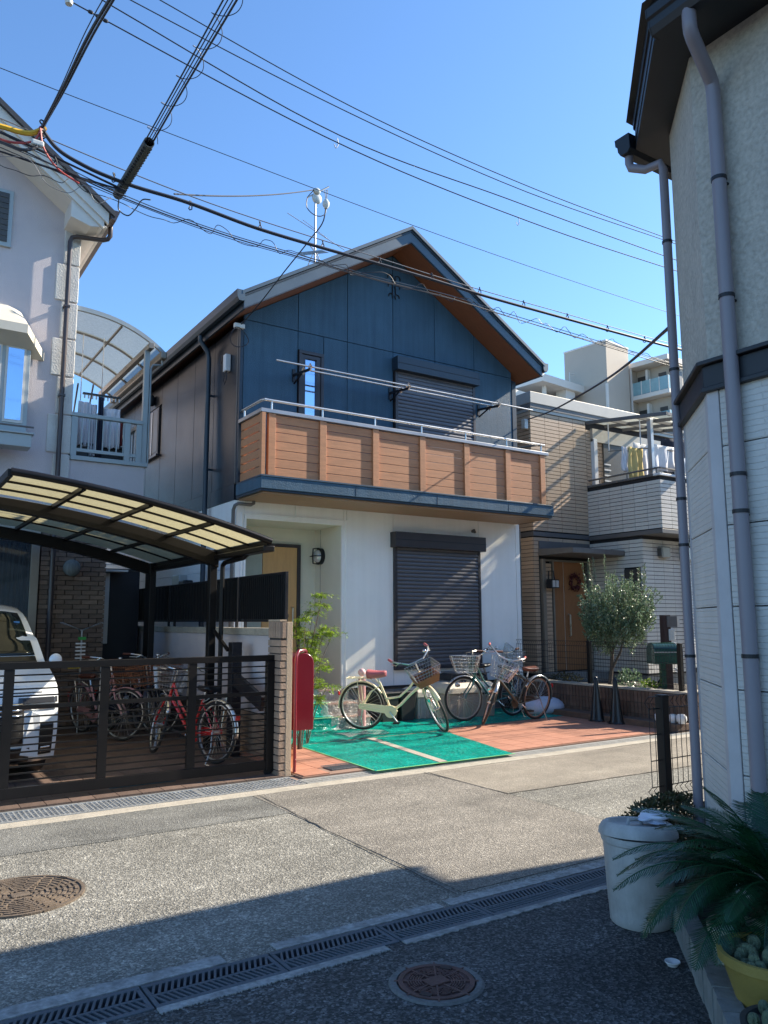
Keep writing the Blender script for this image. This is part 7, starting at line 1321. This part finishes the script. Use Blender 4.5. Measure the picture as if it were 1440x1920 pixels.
# guard tube along Y
GTb = thing('guard_tube', 'dark slotted plastic guard tube hanging on the cable run over the alley', 'guard tube', (1.70, 6.6, 5.45)); T = Matrix.Translation((1.70, 6.12, 5.505)) @ Matrix.Rotation(-PI / 2, 4, 'X') @ Matrix.Rotation(.0, 4, 'Y')
R = .045; Lg = .98; n, m = 20, 30; b = MB(T)
MB(T).lathe([(R, 0), (R, Lg), (R - .006, Lg), (R - .006, 0), (R, 0)], 24).build('shell', M['grnt'], GTb, smooth=True)
for i in range(19): MB(T).obox((-R * .62, R * .80, .05 + i * .047), (.022, .008, .020), Matrix.Rotation(.66, 3, 'Z')).build('slot', M['black'], GTb)
for i in range(19): MB(T).obox((R * .62, R * .80, .05 + i * .047), (.022, .008, .020), Matrix.Rotation(-.66, 3, 'Z')).build('slot', M['black'], GTb)
for i, dx in enumerate((-.03, -.01, .012, .03)):
    wire([(1.70 + dx, 6.6, 5.50), (1.70 + dx * 1.2, 5.4, 5.52 + .01 * i), (1.71 + dx * 1.6, 4.3, 5.56 + .015 * i), (1.73 + dx * 2.5, 2.0, 5.72 + .03 * i), (1.75 + dx * 3, -3, 6.4)], (.006, .0045, .0045, .008)[i], 'wire', ('leftmost', 'second', 'third', 'rightmost')[i] + ' cable of the run entering the guard tube from above the alley')
P = []
for i in range(60): a = i * .75; P.append((1.71 + .07 * math.cos(a) + .01 * (i / 60), 6.15 - i * .042, 5.53 + .055 * math.sin(a) + .001 * i))
wire(P, .003, 'wire', 'spiral lashing wire coiling round the run above the guard tube', n=5)
wire([(1.70, 7.05, 5.45), (1.72, 7.1, 5.36), (1.80, 7.1, 5.33), (1.86, 7.08, 5.40), (1.90, 7.0, 5.47), (1.95, 6.9, 5.44)], .006, 'wire', 'black cable loop dangling below the lower end of the guard tube')
# thick drop cable from above camera down to the corner joint, yellow and red sleeves
jn = V((xx(.885), WY, zz(5.37)))
for i, (dx, rr) in enumerate(((0, .0125), (.03, .009), (-.016, .004))):
    wire([(jn.x + dx * .3, jn.y, jn.z + .01 * i), (jn.x + .035 + dx * .6, 6.2, 5.72 + .01 * i), (jn.x + .07 + dx, 5.4, 5.70 + .02 * i), (jn.x + .14 + dx, 4.4, 5.62 + .03 * i), (jn.x + .3 + dx, 1.5, 5.9), (jn.x + .5 + dx, -4, 6.6)], rr, 'wire', ('thick', 'medium', 'thin')[i] + ' black cable coming over the camera down to the cable joint at upper left')
wire([(jn.x + .03, WY, jn.z + .02), (jn.x - .08, WY, jn.z - .07), (jn.x - .3, WY + .02, jn.z - .08), (jn.x - 1.6, WY + .05, jn.z + .1)], .022, 'yel', 'yellow sleeved cable leaving the joint to the left')
wire([(jn.x, WY - .03, jn.z + .0), (jn.x - .06, WY - .03, jn.z - .15), (jn.x - .2, WY - .02, jn.z - .21), (jn.x - .5, WY, jn.z - .18), (jn.x - 1.6, WY, jn.z + .05)], .010, 'redc', 'thin red cable curving left below the yellow one')
wire([(jn.x - .02, WY - .05, jn.z - .02), (jn.x + .02, WY - .05, jn.z - .2), (jn.x + .14, WY - .04, jn.z - .34), (jn.x + .32, WY - .04, jn.z - .42)], .008, 'redc', 'pinkish red cable following the black one right of the joint')
wire([(jn.x - .0, WY - .02, jn.z + .0), (jn.x - .03, WY - .05, jn.z - .2), (jn.x - .12, WY - .06, jn.z - .27), (jn.x - .3, WY - .03, jn.z - .25), (jn.x - 1.4, WY, jn.z - .05)], .013, 'wire', 'black cable bending left below the joint clamp')
t = thing('cable_clamp', 'metal clamp with black ties at the cable joint on the upper left', 'clamp', tuple(jn)); MB().obox(jn + V((-.03, -.04, -.17)), (.10, .05, .05)).build('clamp_body', M['porc'], t, bevel=.012)
for i in range(4): MB().lathe([(.026, 0), (.03, 0), (.03, .014), (.026, .014)], 12, Matrix.Translation(jn + V((.0, -.02, .04 - i * .06))) @ Matrix.Rotation(.5, 4, 'Y')).build('cable_tie', M['black'], t)
# insulator hanging at top left
t = thing('line_insulator', 'pale porcelain insulator hanging at the top left of the sky', 'insulator', (1.12, WY, zz(6.56))); MB(Matrix.Translation((xx(1.03), WY, zz(6.52)))).lathe([(.001, 0), (.03, .0), (.036, .03), (.026, .05), (.03, .10), (.026, .2), (.001, .2)], 14).build('body', M['porc'], t, smooth=True)
for i in range(3): MB().ball((xx(1.2 + i * .06), WY, zz(6.53 - i * .012)), .018, 8, 6, (1.6, 1, 1)).build('sleeve', M['wire'], t, smooth=True)
# service drop to the blue house with hanging insulators
SVx, SVz = 4.67, 6.97
wire(sag((xx(1.95), WY, zz(5.16)), (4.52, 8.5, 7.14), .05, 10), .008, 'wire', 'service drop cable running from the guard tube to the hanging insulator')
wire([(4.52, 8.5, 7.14), (4.42, 8.5, 6.98), (4.42, 8.5, 6.86), (4.5, 8.5, 6.80), (4.62, 8.5, 6.80), (4.69, 8.5, 6.86), (4.70, 8.5, 6.92)], .006, 'wire', 'slack cable loop under the pair of hanging insulators')
wire([(4.70, 8.5, 6.95), (4.69, 8.55, 6.78), (4.62, 8.8, 6.6), (4.52, 9.3, 6.35), (4.42, 10.0, 6.05), (4.38, 10.5, 5.92)], .009, 'wire', 'black service cable dropping from the insulator to the left eave of the blue house')
t = thing('line_insulator', 'pair of pale insulators hanging from the thin line left of the gable peak', 'insulator', (4.65, 8.5, 6.95)); MB(Matrix.Translation((4.70, 8.5, 6.93))).lathe([(.001, 0), (.02, .0), (.045, .04), (.048, .08), (.02, .13), (.001, .13)], 14).build('bell', M['porc'], t, smooth=True); MB().ball((4.56, 8.5, 7.13), .045, 12, 8, (1.2, 1, 1)).build('bell', M['porc'], t, smooth=True); MB().tube([(4.70, 8.5, 7.06), (4.68, 8.5, 7.18), (4.72, 8.5, 7.2), (4.71, 8.5, 7.06)], .008, 5).build('hanger', M['alu'], t)
# cable from the right house corner to the beige house
wire([(10.86, 11.2, 5.54), (9.0, 8.75, 4.88), (7.05, 6.1, 4.30), (5.5, 4.4, 3.80), (4.24, 3.06, 3.43)], .012, 'wire', 'black cable sagging from the beige house corner to the grey house downpipe')
tag(bx('cable_bracket', M['porc'], None, 10.78, 10.88, 11.22, 11.32, 5.35, 5.55, bevel=.01), 'small pale cable bracket on the corner of the beige house', 'bracket')
# dangling hooks on power lines
for i, (x, z) in enumerate(((3.55, 6.25), (5.95, 6.14))):
    wire([(xx(x), WY, zz(z)), (xx(x) + .01, WY, zz(z) - .07), (xx(x) - .02, WY, zz(z) - .12), (xx(x) - .04, WY, zz(z) - .08)], .004, 'wireg', ('left', 'right')[i] + ' one of two short hooks dangling from the power lines')
